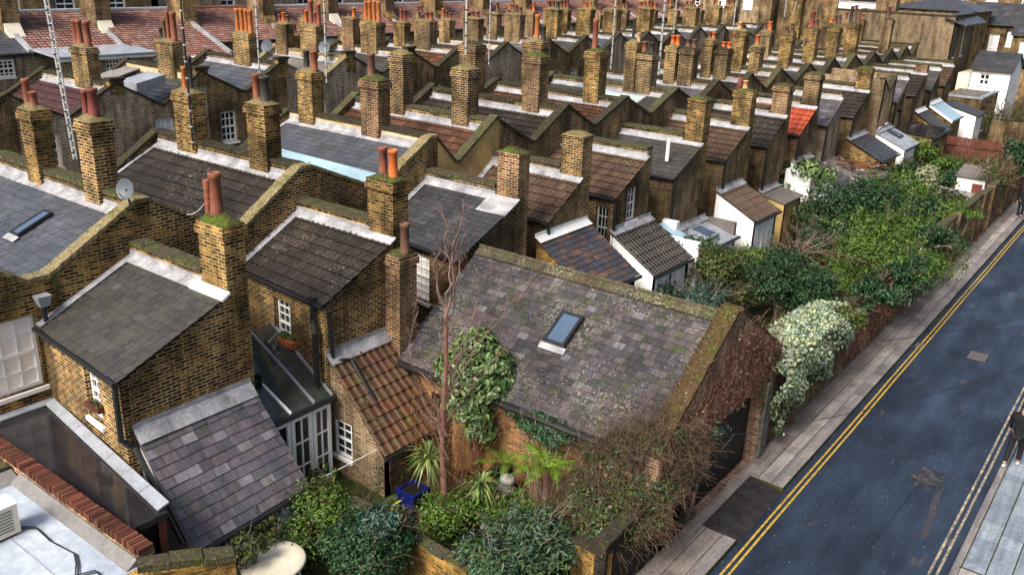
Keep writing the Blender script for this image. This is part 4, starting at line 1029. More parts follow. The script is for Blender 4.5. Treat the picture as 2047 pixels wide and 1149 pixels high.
# ------------------------------------------------------------------ big blocks far behind
def block(name, label, x0, x1, y0, y1, z, mat, wins=(), cap='coping', roofm='felt_grey', cat='building', grp=None, hip=0):
    """box building: windows (face, u0, u1, z0, z1, glass)"""
    root = thing(name, label, cat, ((x0 + x1) / 2, (y0 + y1) / 2, 0), grp)
    mb = MB()
    wall(mb, (x0, y0), (x1, y0), (0, -1), [(0, z), (x1 - x0, z)], [w[1:5] for w in wins if w[0] == 'y'], .3)
    wall(mb, (x1, y0 + .001), (x1, y1 - .001), (1, 0), [(0, z), (y1 - y0 - .002, z)], [w[1:5] for w in wins if w[0] == 'x'], .3)
    wall(mb, (x0, y1), (x1, y1), (0, 1), [(0, z), (x1 - x0, z)], (), .3)
    wall(mb, (x0, y0 + .001), (x0, y1 - .001), (-1, 0), [(0, z), (y1 - y0 - .002, z)], (), .3)
    mb.build('wall', M[mat], root)
    if hip:
        e = .35; a, b, c, d = V((x0 - e, y0 - e, z)), V((x1 + e, y0 - e, z)), V((x1 + e, y1 + e, z)), V((x0 - e, y1 + e, z))
        r = min(x1 - x0, y1 - y0) / 2
        if x1 - x0 > y1 - y0: p, q = V((x0 + r, (y0 + y1) / 2, z + hip)), V((x1 - r, (y0 + y1) / 2, z + hip)); fs = [(a, b, q, p), (c, d, p, q), (b, c, q), (d, a, p)]
        else: p, q = V(((x0 + x1) / 2, y0 + r, z + hip)), V(((x0 + x1) / 2, y1 - r, z + hip)); fs = [(b, c, q, p), (d, a, p, q), (a, b, p), (c, d, q)]
        mb = MB()
        for f in fs: mb.poly(f)
        mb.poly([d, c, b, a]); mb.build('roof', M[roofm], root)
    else:
        mb = MB(); mb.box(x0 + .31, x1 - .31, y0 + .31, y1 - .31, z - .7, z - (.5 if z > 4 else .03)); mb.build('roof', M[roofm], root)
        mb = MB(); mb.box(x0 - .06, x1 + .06, y0 - .06, y0 + .34, z + .002, z + .14); mb.box(x1 - .34, x1 + .06, y0 + .345, y1 + .06, z + .002, z + .14); mb.build('coping', M[cap], root)
    for w_ in wins:
        if w_[0] == 'y': window(root, (x0, y0, 0), (1, 0, 0), (0, -1, 0), *w_[1:5], 2, 2, w_[5], bar=.06, fr=.12)
        else: window(root, (x1, y0, 0), (0, 1, 0), (1, 0, 0), *w_[1:5], 2, 2, w_[5], bar=.06, fr=.12)
    return root
def brow(n, u0, step, w_, z0, z1, face='x', g='glass'): return [(face, u0 + k * step, u0 + k * step + w_, z0, z1, g) for k in range(n)]
block('brick_building', 'long brown brick block behind the red roofs at the top left', -78, -68, 12, 42, 9.5, 'brick', brow(7, 2, 4, 1.5, 6.9, 8.3))
block('brick_building', 'taller grey brick block behind the red roofs with small dark windows', -79, -68.5, 42.3, 74, 10.5, 'brick_grey', brow(7, 2, 4.2, 1.5, 6.8, 8.6))
block('brick_building', 'dark brick block closing the view behind the distant aerials', -80, -69, 74.3, 118, 10.0, 'brick_dark', brow(9, 2, 4.6, 1.4, 7.0, 8.6))
bk = []
bk.append(block('brick_building', 'brown brick block with a cream flank beyond the ends of the rows', -66, -50, 108, 118, 11, 'brick_grey', brow(3, 2, 5, 1.3, 7.2, 9, 'y', 'glass')))
bk.append(block('brick_building', 'cream fronted block behind the aerials, between two brown blocks', -49.6, -42, 104, 114, 10.2, 'brick_pale', brow(2, 1.2, 3.2, 1.2, 7.4, 8.9, 'y', 'net'), 'lead'))
bk.append(block('brick_building', 'dark brick block with stepped roofs left of the white building', -41.6, -33.3, 106, 116, 9.4, 'brick_dark', brow(2, 1.5, 4, 1.2, 6.8, 8.3, 'y', 'glass'), 'lead'))
for q, (xx, yy) in enumerate(((-63, 109), (-57, 109.5), (-51.5, 109), (-47, 105), (-43, 105.4), (-40, 107), (-36, 107))):
    rr = bk[0 if q < 3 else (1 if q < 5 else 2)]
    mbx = [10.2, 9.4, 8.6][0 if q < 3 else (1 if q < 5 else 2)]
    o = chimney(rr, xx, xx + 1.5, yy - 1.8, yy - 1.1, 0, mbx + random.uniform(.3, 1.0), ['brick', 'brick_dark', 'brick_gold'][q % 3])
    for k in range(3): pot(o, (xx + .25 + k * .5, yy - 1.45, mbx + 1.0), .7, .14, ['terracotta', 'orange', 'brown'][(q + k) % 3])
block('white_building', 'low white building with a flat top beyond the chimneys', -33, -28.5, 101, 106, 8.9, 'white_wall', [], 'lead')
block('brick_building', 'brown gable ended block beside the white building', -28.2, -20, 104, 112, 8.6, 'brick', brow(2, 2, 3, 1.2, 6, 7.4, 'y'), roofm='slate_dark', hip=1.4)
fl = block('brick_building', 'tall brick house with a blank flank wall at the end of the terrace', -27.5, -17.6, 84, 92, 8.75, 'brick_flank', [('x', 1.0, 1.9, 5.4, 8.0, 'net'), ('x', 4.2, 5.1, 5.4, 8.0, 'net')])
mb = MB(); mb.slab(V((-18.4, 83.7, 8.75)), V((-16.6, 83.7, 8.2)), V((-16.6, 92, 8.2)), V((-18.4, 92, 9.2)), .12); mb.build('eaves_roof', M['slate_dark'], fl)
mb = MB(); mb.box(-24.2, -22.5, 83.9, 85.0, 8.9, 9.9); mb.build('chimney', M['brick_red'], fl)
pipe(fl, [(-17.5, 84.3, 8.6), (-17.5, 84.3, .2)], .13)
block('brick_building', 'far brown brick block with rows of windows closing the view beyond the cottages', -62, 8, 150, 160, 15.5, 'brick', brow(15, 2, 4.6, 1.5, 11.2, 13.4, 'y', 'net') + brow(15, 2, 4.6, 1.5, 7.4, 9.6, 'y', 'net'), 'lead')
def cottage(label, x0, x1, y0, y1, ze, zr, wm, rm, wins):
    root = thing('cottage', label, 'house', ((x0 + x1) / 2, (y0 + y1) / 2, 0), 'houses beyond the end of the gardens')
    mb = MB(); wall(mb, (x0, y0), (x1, y0), (0, -1), [(0, ze - .05), (x1 - x0, ze - .05)], [w[:4] for w in wins], .25)
    for X, n in ((x0, -1), (x1, 1)): wall(mb, (X, y0 + .001), (X, y1), (n, 0), [(0, ze - .05), ((y1 - y0) / 2, zr - .1), (y1 - y0 - .001, ze - .05)], (), .25)
    mb.build('wall', M[wm], root)
    ym = (y0 + y1) / 2
    roof(root, (x0 - .2, y0 - .3, ze - .1), (x1 + .2, y0 - .3, ze - .1), (x1 + .2, ym, zr), (x0 - .2, ym, zr), rm, sw=.5, sh=.4)
    mb = MB(); mb.slab(V((x0 - .2, ym, zr)), V((x1 + .2, ym, zr)), V((x1 + .2, y1 + .3, ze - .1)), V((x0 - .2, y1 + .3, ze - .1)), .08); mb.build('roof', M[rm], root)
    for w_ in wins: window(root, (x0, y0, 0), (1, 0, 0), (0, -1, 0), *w_[:4], 2, 1, w_[4], bar=.07, fr=.12)
    return root
cottage('white walled cottage with a dark slate roof and one square window', -15.9, -12.9, 86, 91, 4.65, 6.0, 'white_wall', 'slate_dark', [(.65, 1.5, 3.3, 4.3, 'glass')])
mb = MB(); mb.box(-16.9, -15.95, 85.8, 90, 0, 4.2); tag(mb.build('white_shutter_wall', M['cream'], None), 'cream wall with a folded shutter left of the white cottage', 'wall')
cottage('pale brown house with tall white windows above the white cottage', -22, -16.8, 112, 118, 7.2, 9.4, 'brick_dark', 'slate_dark', [(.8, 1.6, 5.0, 6.8, 'net'), (2.3, 3.3, 3.2, 6.2, 'net'), (4.0, 4.8, 5.0, 6.6, 'net')])
cottage('yellow brick house cut by the right edge under a slate roof', -16.5, -11, 106, 112, 6.6, 8.6, 'brick', 'slate_dark', [(.8, 1.7, 4.4, 6.0, 'net'), (2.6, 3.5, 4.4, 6.0, 'net')])
cottage('brown house filling the top right corner', -19, -12, 124, 131, 10.2, 12.5, 'brick', 'slate_dark', [(1.0, 2.0, 7.6, 9.4, 'glass'), (3.4, 4.4, 7.6, 9.4, 'net')])
lo = block('garage', 'low flat roofed garage with pale doors beyond the brick annex', -16.2, -13.2, 77.5, 84, 3.1, 'brick', [('x', .5, 1.3, .5, 2.5, 'blind'), ('x', 2.0, 2.8, .5, 2.5, 'blind')], 'lead_dull', 'felt_grey')
mb = MB(); mb.box(-12.0, -7.5, 76, 76.2, 0, 1.9); o = mb.build('garden_wall', M['brick_dark'], None); tag(o, 'dark brick wall crossing behind the brown fence', 'wall')
# brown close-boarded fence
f0, f1 = PY(1887, 268, 64), PY(2047, 284, 64)
root = thing('fence', 'brown stained close-boarded fence across the far gardens', 'fence', ((f0.x + f1.x) / 2, 64, 0))
mb = MB(); x = f0.x
while x < f1.x + 1.5:
    mb.box(x, x + .14, 64 + random.uniform(0, .012), 64.03, 0, 2.15 + random.uniform(-.02, .02)); x += .15
mb.build('panel', M['wood_brown'], root)
for k in range(4):
    mb = MB(); xx = f0.x + k * 1.9; mb.box(xx - .05, xx + .05, 63.9, 63.998, 0, 2.25); mb.build('post', M['wood_brown'], root)
mb = MB(); mb.box(f0.x, f1.x + 1.5, 63.93, 63.997, 1.6, 1.68); mb.build('rail', M['wood_brown'], root)

# ------------------------------------------------------------------ aerial masts, dishes
def mast(label, xb, yb, zb, ztop, r=.03, mat='steel', lattice=False, yagi=False, lean=(0, 0)):
    p = PZ(xb, yb, zb)
    root = thing('aerial_mast', label, 'aerial', p, 'aerial masts on the roofs')
    mb = MB(); q = V((p.x + lean[0], p.y + lean[1], ztop))
    mb.tube([p, q], r, 6)
    if lattice:
        n = 34; off = V((.11, .05, 0))
        mb.tube([p + off, q + off], r * .6, 5)
        for k in range(n): a = lerp(p, q, (k + .5) / n); mb.tube([a, a + off], r * .5, 4)
    for k in range(int((ztop - zb) / .45)): a = lerp(p, q, (k + .5) * .45 / (ztop - zb)); mb.tube([a - V((0, 0, .02)), a + V((0, 0, .02))], r * 1.5, 6, 1)
    mb.build('pole', [M[mat], M['black' if mat != 'black' else 'steel']], root)
    if yagi:
        mb = MB(); mb.tube([q + V((-.9, -.1, 0)), q + V((.9, .1, 0))], .02, 5)
        for k in range(9): c = q + V((-.9 + k * .225, -.1 + k * .025, 0)); mb.tube([c + V((.02, -.22, 0)), c + V((-.02, .22, 0))], .012, 4)
        mb.build('antenna', M['steel'], root)
    return root
mast('tall silver lattice mast at the left, in front of the dark red roof', 148, 318, 5.2, 13.6, .042, 'steel', True, lean=(-.32, -.25))
mast('thin black pole rising in front of a golden chimney', 387, 300, 6.5, 13, .035, 'black')
mast('silver mast behind the black pot, left of the blue slates', 519, 148, 6.6, 13, .04)
mast('silver mast beside the chimney with the twin dark pots', 653, 166, 6.6, 13, .04)
mast('white mast in front of a broad domed chimney', 931, 109, 8.6, 13.5, .045)
mast('thin mast behind the broad domed chimney, right of the white one', 977, 130, 6.9, 13, .035)
mast('mast carrying a yagi aerial', 1221, 138, 7.0, 11.55, .04, yagi=True)
mast('tall white mast right of the yellow flaking chimney', 1316, 150, 6.9, 14, .05)
mast('slim white mast above the pair of bright orange pots', 1346, 68, 7.2, 14, .045)
mast('slim mast left of the brown block, the taller of two', 1464, 70, 7.2, 14, .045)
mast('short white mast just left of the brown block', 1481, 42, 7.4, 14, .045)
mast('short mast above the yellow topped stack', 1127, 48, 7.4, 13, .04)
mast('short white mast above the far orange pots', 1568, 34, 8.3, 14, .05)
mast('slanting thin mast behind the far yellow chimneys', 1586, 30, 8.3, 14, .04, lean=(.6, 0))
def dish(label, x, y, z, r, face=(.3, -.9, .25)):
    c = PZ(x, y, z); f = V(face).normalized(); a = f.cross(UP).normalized(); b = a.cross(f)
    root = thing('satellite_dish', label, 'satellite dish', c - UP * (r + .12))
    mb = MB(); vs = [c - f * .06]; n = 18
    for ring in (.5, 1):
        for k in range(n):
            t = 2 * math.pi * k / n; vs.append(c + (a * math.cos(t) + b * math.sin(t)) * r * ring - f * .06 * (1 - ring ** 2))
    fs = [(0, 1 + k, 1 + (k + 1) % n) for k in range(n)] + [(1 + k, 1 + n + k, 1 + n + (k + 1) % n, 1 + (k + 1) % n) for k in range(n)]
    mb.raw(vs, fs); mb.build('reflector', M['dish'], root, smooth=True)
    mb = MB(); mb.tube([c - f * .05, c - f * .12 - UP * (r + .1)], .025, 6); mb.tube([c - b * r * .9 * (1 if b.z > 0 else -1), c + f * r * .8 - UP * .1], .012, 5)
    mb.build('bracket', M['black'], root)
dish('round grey satellite dish on the parapet beside the dark tiles', 249, 378, 6.95, .235)
dish('small grey dish at the foot of a silver mast, left of the mixed pots', 533, 92, 7.4, .33)
dish('small grey dish beside the mixed pot chimney', 648, 95, 7.4, .33)
# ------------------------------------------------------------------ ground, street
def structure(o): o['kind'] = 'structure'; return o
mb = MB(); mb.poly([(-900, -300, -.03), (900, -300, -.03), (900, 1200, -.03), (-900, 1200, -.03)])
structure(mb.build('ground', M['soil']))
KL, KR, WX = -5.78, -1.80, -6.90
t = NT('wet_asphalt')
mp = t.n('Mapping'); mp.inputs['Scale'].default_value = (1.0, .30, 1.0); t.link(t.pos(), mp.inputs['Vector'])
big = t.noise(1.05, 7, .66, mp.outputs[0]); mid = t.noise(2.6, 6, .65, mp.outputs[0]); fine = t.noise(60, 3, .7); grit = t.noise(140, 2, .5)
c = t.mix(t.ramp(big, [(.36, 0), (.70, 1)]), (.010, .015, .027), (.026, .039, .064))  # lighter blue patches: sky reflection on the wet film painted into the colour
c = t.mix(.8, c, t.ramp(fine, [(.3, .55), (.7, 1.5)]), 'MULTIPLY')
c = t.mix(t.ramp(grit, [(.66, 0), (.72, .5)]), c, (.22, .22, .23))
c = t.mix(t.math('MULTIPLY', t.ramp(mid, [(.60, 0), (.66, 1)]), t.ramp(t.noise(.35, 2), [(.5, 0), (.56, .55)])), c, (.10, .075, .055))
film = t.math('MULTIPLY', t.ramp(big, [(.46, 0), (.70, .8)]), t.ramp(mid, [(.34, .3), (.66, 1)]))
t.bump(fine, .35, .006)
M['asphalt'] = t.out(c, t.ramp(film, [(0, .5), (1, .22)]), .3)
t.link(t.math('MULTIPLY', film, .9), t.b.inputs['Coat Weight']); t.b.inputs['Coat Roughness'].default_value = .12; t.b.inputs['Coat IOR'].default_value = 1.6
M['drive'] = plain('dark_gritty_tarmac', (.024, .021, .020), .5, .4, .5, 3, bump=.5)
M['slab'] = islandmat('pinkish_grey_paving', [(0, (.21, .18, .165)), (.3, (.25, .215, .195)), (.6, (.19, .16, .148)), (.85, (.28, .245, .225))], .6, .35, dk=.85, dirt=.3)
M['slab_light'] = islandmat('pale_worn_paving', [(0, (.33, .30, .28)), (.4, (.38, .34, .325)), (.8, (.29, .26, .25))], .55, .4, dk=.85, dirt=.3)
M['slab_blue'] = islandmat('blue_grey_wet_paving', [(0, (.23, .27, .32)), (.4, (.27, .31, .36)), (.8, (.205, .24, .29))], .35, .5, dk=.85, dirt=.2)
M['kerb'] = islandmat('granite_kerb', [(0, (.23, .21, .205)), (.4, (.27, .245, .235)), (.8, (.20, .18, .18))], .55, .4, dk=.85, dirt=.25)
t = NT('yellow_road_paint')
c = t.mix(t.ramp(t.noise(9, 4, .7), [(.46, 0), (.64, .85)]), (.48, .31, .035), (.10, .085, .04)); M['yellow'] = t.out(c, .5, .4)
t = NT('worn_pale_yellow_paint')
c = t.mix(t.ramp(t.noise(5, 5, .75), [(.40, .15), (.56, .92)]), (.52, .42, .26), (.07, .07, .075)); M['yellow_worn'] = t.out(c, .35, .5)
mb = MB(); mb.poly([(KL - .02, -6, 0), (KR + .02, -6, 0), (KR + .02, 150, 0), (KL - .02, 150, 0)])
structure(mb.build('road', M['asphalt']))
def line(y0, y1, x0, x1, wd, mat):
    mb = MB(); k = 60
    for i in range(k):
        f0, f1 = i / k, (i + 1) / k
        j0, j1 = .006 * math.sin(i * 1.3), .006 * math.sin((i + 1) * 1.3)
        a, b = lerp(x0, x1, f0) + j0, lerp(x0, x1, f1) + j1
        mb.poly([(a - wd / 2, lerp(y0, y1, f0), .004), (a + wd / 2, lerp(y0, y1, f0), .004), (b + wd / 2, lerp(y0, y1, f1), .004), (b - wd / 2, lerp(y0, y1, f1), .004)])
    return structure(mb.build('road_marking', M[mat]))
line(2, 120, -5.59, -5.59, .05, 'yellow'); line(2, 120, -5.46, -5.46, .05, 'yellow')
line(2, 120, -2.12, -2.26, .055, 'yellow_worn'); line(2, 120, -1.98, -2.12, .055, 'yellow_worn')
def paving(name, bands, y0, y1, z, base_mat='soil'):
    mb = MB(); mats = [M[base_mat]]
    mb.box(bands[0][0] + .004, bands[-1][1] - .004, y0, y1, -.02, z - .03, 0)
    for (x0, x1, L, mat) in bands:
        if M[mat] not in mats: mats.append(M[mat])
        mi = mats.index(M[mat]); y = y0 - random.uniform(0, L)
        while y < y1:
            l = L * random.uniform(.85, 1.15); a, b = max(y, y0), min(y + l, y1); y += l
            if b - a < .08: continue
            zz = z + random.uniform(-.004, .004)
            mb.box(x0 + .009, x1 - .009, a + .010, b - .010, z - .1, zz, mi)
    return structure(mb.build(name, mats))
LB = [(WX - .02, -6.44, .62, 'slab'), (-6.44, -6.10, .42, 'slab_light'), (-6.10, KL, .92, 'kerb')]
paving('pavement', LB, 19.2, 130, .12)
paving('pavement', [(WX - .02, -6.50, .6, 'slab'), (-6.50, -6.10, .6, 'slab'), (-6.10, KL, .9, 'kerb')], 6, 16.45, .12)
mb = MB(); mb.hexa([(-6.62, 16.5, -.02), (KL + .02, 16.5, -.02), (KL + .02, 19.15, -.02), (-6.62, 19.15, -.02)], [(-6.62, 16.5, .10), (KL + .02, 16.5, .012), (KL + .02, 19.15, .012), (-6.62, 19.15, .10)])
structure(mb.build('driveway', M['drive']))
mb = MB(); y = 15.9
while y < 20.2:
    l = random.uniform(.7, 1.2); mb.box(-6.88, -6.63, y + .01, y + l - .01, -.02, .13 + random.uniform(-.01, .01)); y += l
structure(mb.build('threshold_kerb', M['slab']))
M['manhole'] = plain('worn_iron', (.085, .075, .075), .45, .5, .3, 6)
# repair patches, cracks and grit on the road
t = NT('patch_asphalt'); c = t.mix(.8, (.040, .038, .040), t.ramp(t.noise(50, 3, .7), [(.3, .5), (.7, 1.6)]), 'MULTIPLY'); M['patch'] = t.out(c, .5, .35)
t = NT('dark_patch_asphalt'); c = t.mix(.8, (.018, .022, .031), t.ramp(t.noise(50, 3, .7), [(.3, .5), (.7, 1.6)]), 'MULTIPLY'); M['patch_dark'] = t.out(c, .35, .45)
t = NT('pink_patch'); c = t.mix(t.ramp(t.noise(4, 5, .7), [(.45, 0), (.6, 1)]), (.014, .018, .027), (.065, .055, .052)); M['patch_pink'] = t.out(c, .55, .35)
def patch(pts, mat, nm='road_patch', z=.0025):
    q = [PZ(x, y, 0) for x, y in pts]; mb = MB(); out = []
    for a, b in zip(q, q[1:] + q[:1]):
        for k in range(6): p_ = lerp(a, b, k / 6); out.append((p_.x + random.uniform(-.025, .025), p_.y + random.uniform(-.025, .025), z))
    mb.poly(out); structure(mb.build(nm, M[mat]))
patch([(1812, 958), (1848, 932), (1892, 945), (1880, 978), (1835, 976)], 'patch_pink')
patch([(1868, 985), (1888, 975), (1850, 1075), (1838, 1080)], 'patch', z=.0048)
for (x0_, y0_, x1_, y1_) in ((1740, 1100, 1830, 960), (1850, 600, 1980, 500)):
    a, b = PZ(x0_, y0_, .003), PZ(x1_, y1_, .003); mb = MB(); k = 30; x_ = 0; pts = []
    for i in range(k + 1):
        x_ += random.gauss(0, .02); p_ = lerp(a, b, i / k); pts.append((p_.x + x_, p_.y))
    for (xa, ya), (xb, yb) in zip(pts, pts[1:]): mb.poly([(xa - .005, ya, .0062), (xa + .005, ya, .0062), (xb + .005, yb, .0062), (xb - .005, yb, .0062)])
    structure(mb.build('road_crack', M['hole']))
for (gx, gy) in ((KR - .02, 27.5), (KL + .28, 31.0)):
    mb = MB()
    for k in range(7): mb.box(gx - .20, gx - .02, gy + k * .06, gy + k * .06 + .03, -.01, .006)
    mb.box(gx - .22, gx, gy - .03, gy + .44, -.01, .003); tag(mb.build('drain_grate', M['manhole']), 'iron drain grate by the %s kerb of the wet road' % ('right' if gx > -3 else 'left'), 'drain', 'drain grates')
RBN = [(KR, KR + .16, .95, 'kerb')] + [(KR + .17 + k * .46, KR + .62 + k * .46, .40, 'slab_blue') for k in range(7)]
paving('pavement', RBN, 4, 130, .11)
p = PZ(1955, 712, .004)
mb = MB(); a = .33
for (x0, x1, y0, y1) in ((-a, a, -.45, -.40), (-a, a, .40, .45), (-a, -a + .05, -.40, .40), (a - .05, a, -.40, .40)): mb.box(p.x + x0, p.x + x1, p.y + y0, p.y + y1, -.01, .008, 0)
for k in range(8): mb.box(p.x - .26, p.x + .26, p.y - .38 + k * .097, p.y - .31 + k * .097, -.01, .006, 1)
mb.box(p.x - .28, p.x + .28, p.y - .40, p.y + .40, -.01, .003, 1)
tag(mb.build('manhole_cover', [M['drive'], M['manhole']]), 'rectangular iron manhole cover set in the wet road', 'manhole cover')
p = PZ(1400 / 1465 * 0 + 1912, 1141, .12)
mb = MB(); mb.box(p.x + .05, p.x + .45, p.y - .25, p.y + .2, .05, .118, 0); mb.box(p.x + .0, p.x + .5, p.y + .2, p.y + .25, .05, .12, 1)
tag(mb.build('access_cover', [M['slab_light'], M['soil']]), 'pale rectangular access cover in the right hand pavement', 'access cover')

# ------------------------------------------------------------------ slate roofed outbuilding on the street
SY0, SYR, SY1, SXL, SZE, SZR = 14.48, 17.76, 20.75, -14.35, 2.56, 4.66
root = thing('outbuilding', 'long outbuilding with a lichen covered slate roof, one rooflight and a creeper clad gable', 'outbuilding', ((SXL + WX) / 2, SYR, 0))
roof(root, (SXL, SY0, SZE), (-7.16, SY0, SZE), (-7.16, SYR, SZR), (SXL, SYR, SZR), 'slate_lichen', sw=.27, sh=.185)
roof(root, (-7.28, SY1, SZE + .1), (SXL, SY1, SZE + .1), (SXL, SYR, SZR), (-7.28, SYR, SZR), 'slate_lichen', sw=.3, sh=.22)
mb = MB(); x = SXL
while x < -7.3:
    l = .44; e = random.uniform(-.008, .008)
    for sgn in (-1, 1):
        mb.hexa([(x + .006, SYR, SZR + .03 + e), (x + l - .006, SYR, SZR + .03 + e), (x + l - .006, SYR + sgn * .24, SZR - .10 + e), (x + .006, SYR + sgn * .24, SZR - .10 + e)],
                [(x + .006, SYR, SZR + .075 + e), (x + l - .006, SYR, SZR + .075 + e), (x + l - .006, SYR + sgn * .25, SZR - .065 + e), (x + .006, SYR + sgn * .25, SZR - .065 + e)])
    x += l
mb.tube([(SXL, SYR, SZR + .085), (-7.3, SYR, SZR + .085)], .045, 8)
mb.build('ridge_tiles', islandmat('mossy_ridge_tile', [(0, (.085, .07, .042)), (.4, (.11, .09, .052)), (.75, (.075, .068, .046))], .8, .2, moss=((.07, .10, .015), .8), lichen=((.38, .36, .26), .5)), root)
s = V((0, SYR - SY0, SZR - SZE)).normalized()
q0, q1 = PZ(1088, 665, 3.55), PZ(1140, 685, 3.55)
yy = SY0 + (3.50 - SZE) / s.z * s.y
q = PY(1088, 667, yy)
skylight(root, V((q.x, yy, 3.50 + .02)), (1, 0, 0), s, .60, .95, .14)
# gable with wide garage opening
mb = MB()
wall(mb, (WX, SY0), (WX, SY1), (1, 0), [(0, SZE + .1), (SYR - SY0 - .12, SZR + .22), (SYR - SY0 + .12, SZR + .22), (SY1 - SY0, SZE + .45)], [(1.35, SY1 - SY0 - .75, 0, 2.26)], .3)
mb.build('gable_wall', M['brick_gable'], root)
mb = MB(); wall(mb, (SXL, SY0 + .22), (WX - .31, SY0 + .22), (0, -1), [(0, SZE - .04), (WX - .31 - SXL, SZE - .04)], [(1.05, 1.75, 0, 1.9)], .25)
mb.build('side_wall', M['brick_orange'], root); mb = MB()
wall(mb, (SXL, SY1 - .2), (WX - .31, SY1 - .2), (0, 1), [(0, SZE), (WX - .31 - SXL, SZE)], (), .25)
mb.build('side_wall', M['brick_dark'], root)
mb = MB(); mb.box(SXL + 1.0, SXL + 1.8, SY0 + .4, SY0 + .45, 0, 1.95); mb.build('side_door', M['black_wood'], root)
mb = MB()
for k in range(26):
    y = SY0 + 1.36 + k * .163
    if y < SY1 - .85: mb.box(WX - .29, WX - .26, y, y + .155, 0, 2.25)
mb.box(WX - .35, WX - .29, SY0 + 1.3, SY1 - .7, 0, 2.28)
mb.build('garage_door', M['black_wood'], root)  # black boards put in to stand for the unlit garage interior
mb = MB()
for sgn, ya, yb, za, zb in ((-1, SY0 - .05, SYR - .10, SZE + .12, SZR + .25), (1, SY1, SYR + .10, SZE + .50, SZR + .25)):
    k = 34
    for i in range(k):
        f0, f1 = i / k, (i + 1) / k; h = .09 + random.uniform(-.012, .016)
        y0_, y1_, z0_, z1_ = lerp(ya, yb, f0), lerp(ya, yb, f1), lerp(za, zb, f0), lerp(za, zb, f1)
        e = random.uniform(-.02, .02)
        b = [(-7.19 + e, y0_, z0_ - .05), (WX + .03, y0_, z0_ - .05), (WX + .03, y1_, z1_ - .05), (-7.36 + e, y1_, z1_ - .05)]
        mb.hexa(b, [(x, y, z + h) for x, y, z in b])
mb.build('gable_verge', M['stump'], root)
gutter(root, (SXL, SY0 - .06, SZE - .06), (-7.2, SY0 - .06, SZE - .06), .09)
c = PX(1474, 750, WX + .012)
mb = MB(); n = 16
for k in range(n):
    t0, t1 = 2 * math.pi * k / n, 2 * math.pi * (k + 1) / n
    P = lambda t, r, d: V((c.x + d, c.y + r * .9 * math.cos(t), c.z + r * 1.1 * math.sin(t)))
    mb.hexa([P(t0, .22, 0), P(t0, .29, 0), P(t1, .29, 0), P(t1, .22, 0)], [P(t0, .22, .035), P(t0, .29, .035), P(t1, .29, .035), P(t1, .22, .035)])
o = mb.build('round_vent', M['brick_wall'], root)
mb = MB(); mb.poly([P(2 * math.pi * k / n, .225, .002) for k in range(n)]); mb.build('vent_hole', M['hole'], o)  # flat black disc painting the shade inside the vent opening
mb = MB(); mb.box(WX - .3, WX + .12, SY1 - .74, SY1 - .36, 0, 2.25); mb.build('pier', plain('speckled_render', (.15, .14, .12), .8, .2, .6, 6, col2=(.03, .03, .025)), root)

# ------------------------------------------------------------------ boundary walls
def bwall(label, p0, p1, h0, h1, mat, capm='coping', t=.24, piers=(), cap=.09, pierm=None):
    p0, p1 = V((*p0, 0)), V((*p1, 0)); u = (p1 - p0); L = u.length; u /= L; n = V((u.y, -u.x, 0))
    root = thing('boundary_wall', label, 'wall', (p0 + p1) / 2, 'garden boundary walls')
    mb = MB(); wall(mb, p0[:2], p1[:2], n[:2], [(0, h0), (L, h1)], (), t); mb.build('wall', M[mat], root)
    mb = MB(); a, b = p0 - n * t / 2, p1 - n * t / 2; a.z, b.z = h0 + .002, h1 + .002
    coping_bar(mb, a, b, t + .08, cap, seg=.5, rough=.02); mb.build('coping', M[capm], root)
    for s in piers:
        c = p0 + u * s; h = lerp(h0, h1, s / L) + .12
        mb = MB(); mb.hexa([c - u * .2 - n * (t + .01), c - u * .2 + n * .12, c + u * .2 + n * .12, c + u * .2 - n * (t + .01)], [q + UP * h for q in (c - u * .2 - n * (t + .01), c - u * .2 + n * .12, c + u * .2 + n * .12, c + u * .2 - n * (t + .01))])
        mb.build('pier', M[pierm or mat], root)
    return root
bwall('street wall under the variegated ivy, running on past the outbuilding', (WX, 20.78), (WX, 34.6), 2.35, 2.4, 'brick_wall', 'coping', piers=(1.6,))
w2 = bwall('street wall in the middle, brown brick with a red and white striped corner', (WX, 34.8), (WX, 46.5), 2.45, 2.4, 'brick_wall', 'coping_green', piers=(6.2, 11.4))
mb = MB(); mb.box(WX + .0, WX + .06, 34.62, 34.80, 0, 2.4, 0)
for k in range(9): mb.box(WX + .055, WX + .075, 34.64, 34.79, .2 + k * .25, .31 + k * .25, 1)
mb.build('corner_strip', [M['cream'], M['pot_dark_red']], w2)
bwall('farthest street wall with tall brick piers, half under dark bushes', (WX, 46.7), (WX, 75), 2.3, 2.6, 'brick_wall', 'coping_green', piers=(1.5, 5.5, 9.5, 13.5), pierm='brick')
bwall('black grimed street wall under the bramble', (WX, 12.6), (WX, 16.2), 1.55, 1.55, 'brick_black', 'coping')
bwall('ochre end of the wall below the bramble', (-7.75, 12.75), (-6.92, 12.6), 1.2, 1.3, 'brick_ochre', 'coping')
a, b = PZ(690, 1005, 1.0), PZ(1000, 1185, 1.0)
bwall('low ochre brick wall dividing the two front gardens', (a.x, a.y), (b.x, b.y), 1.0, 1.05, 'brick_ochre', 'coping_green', t=.22, cap=.06)
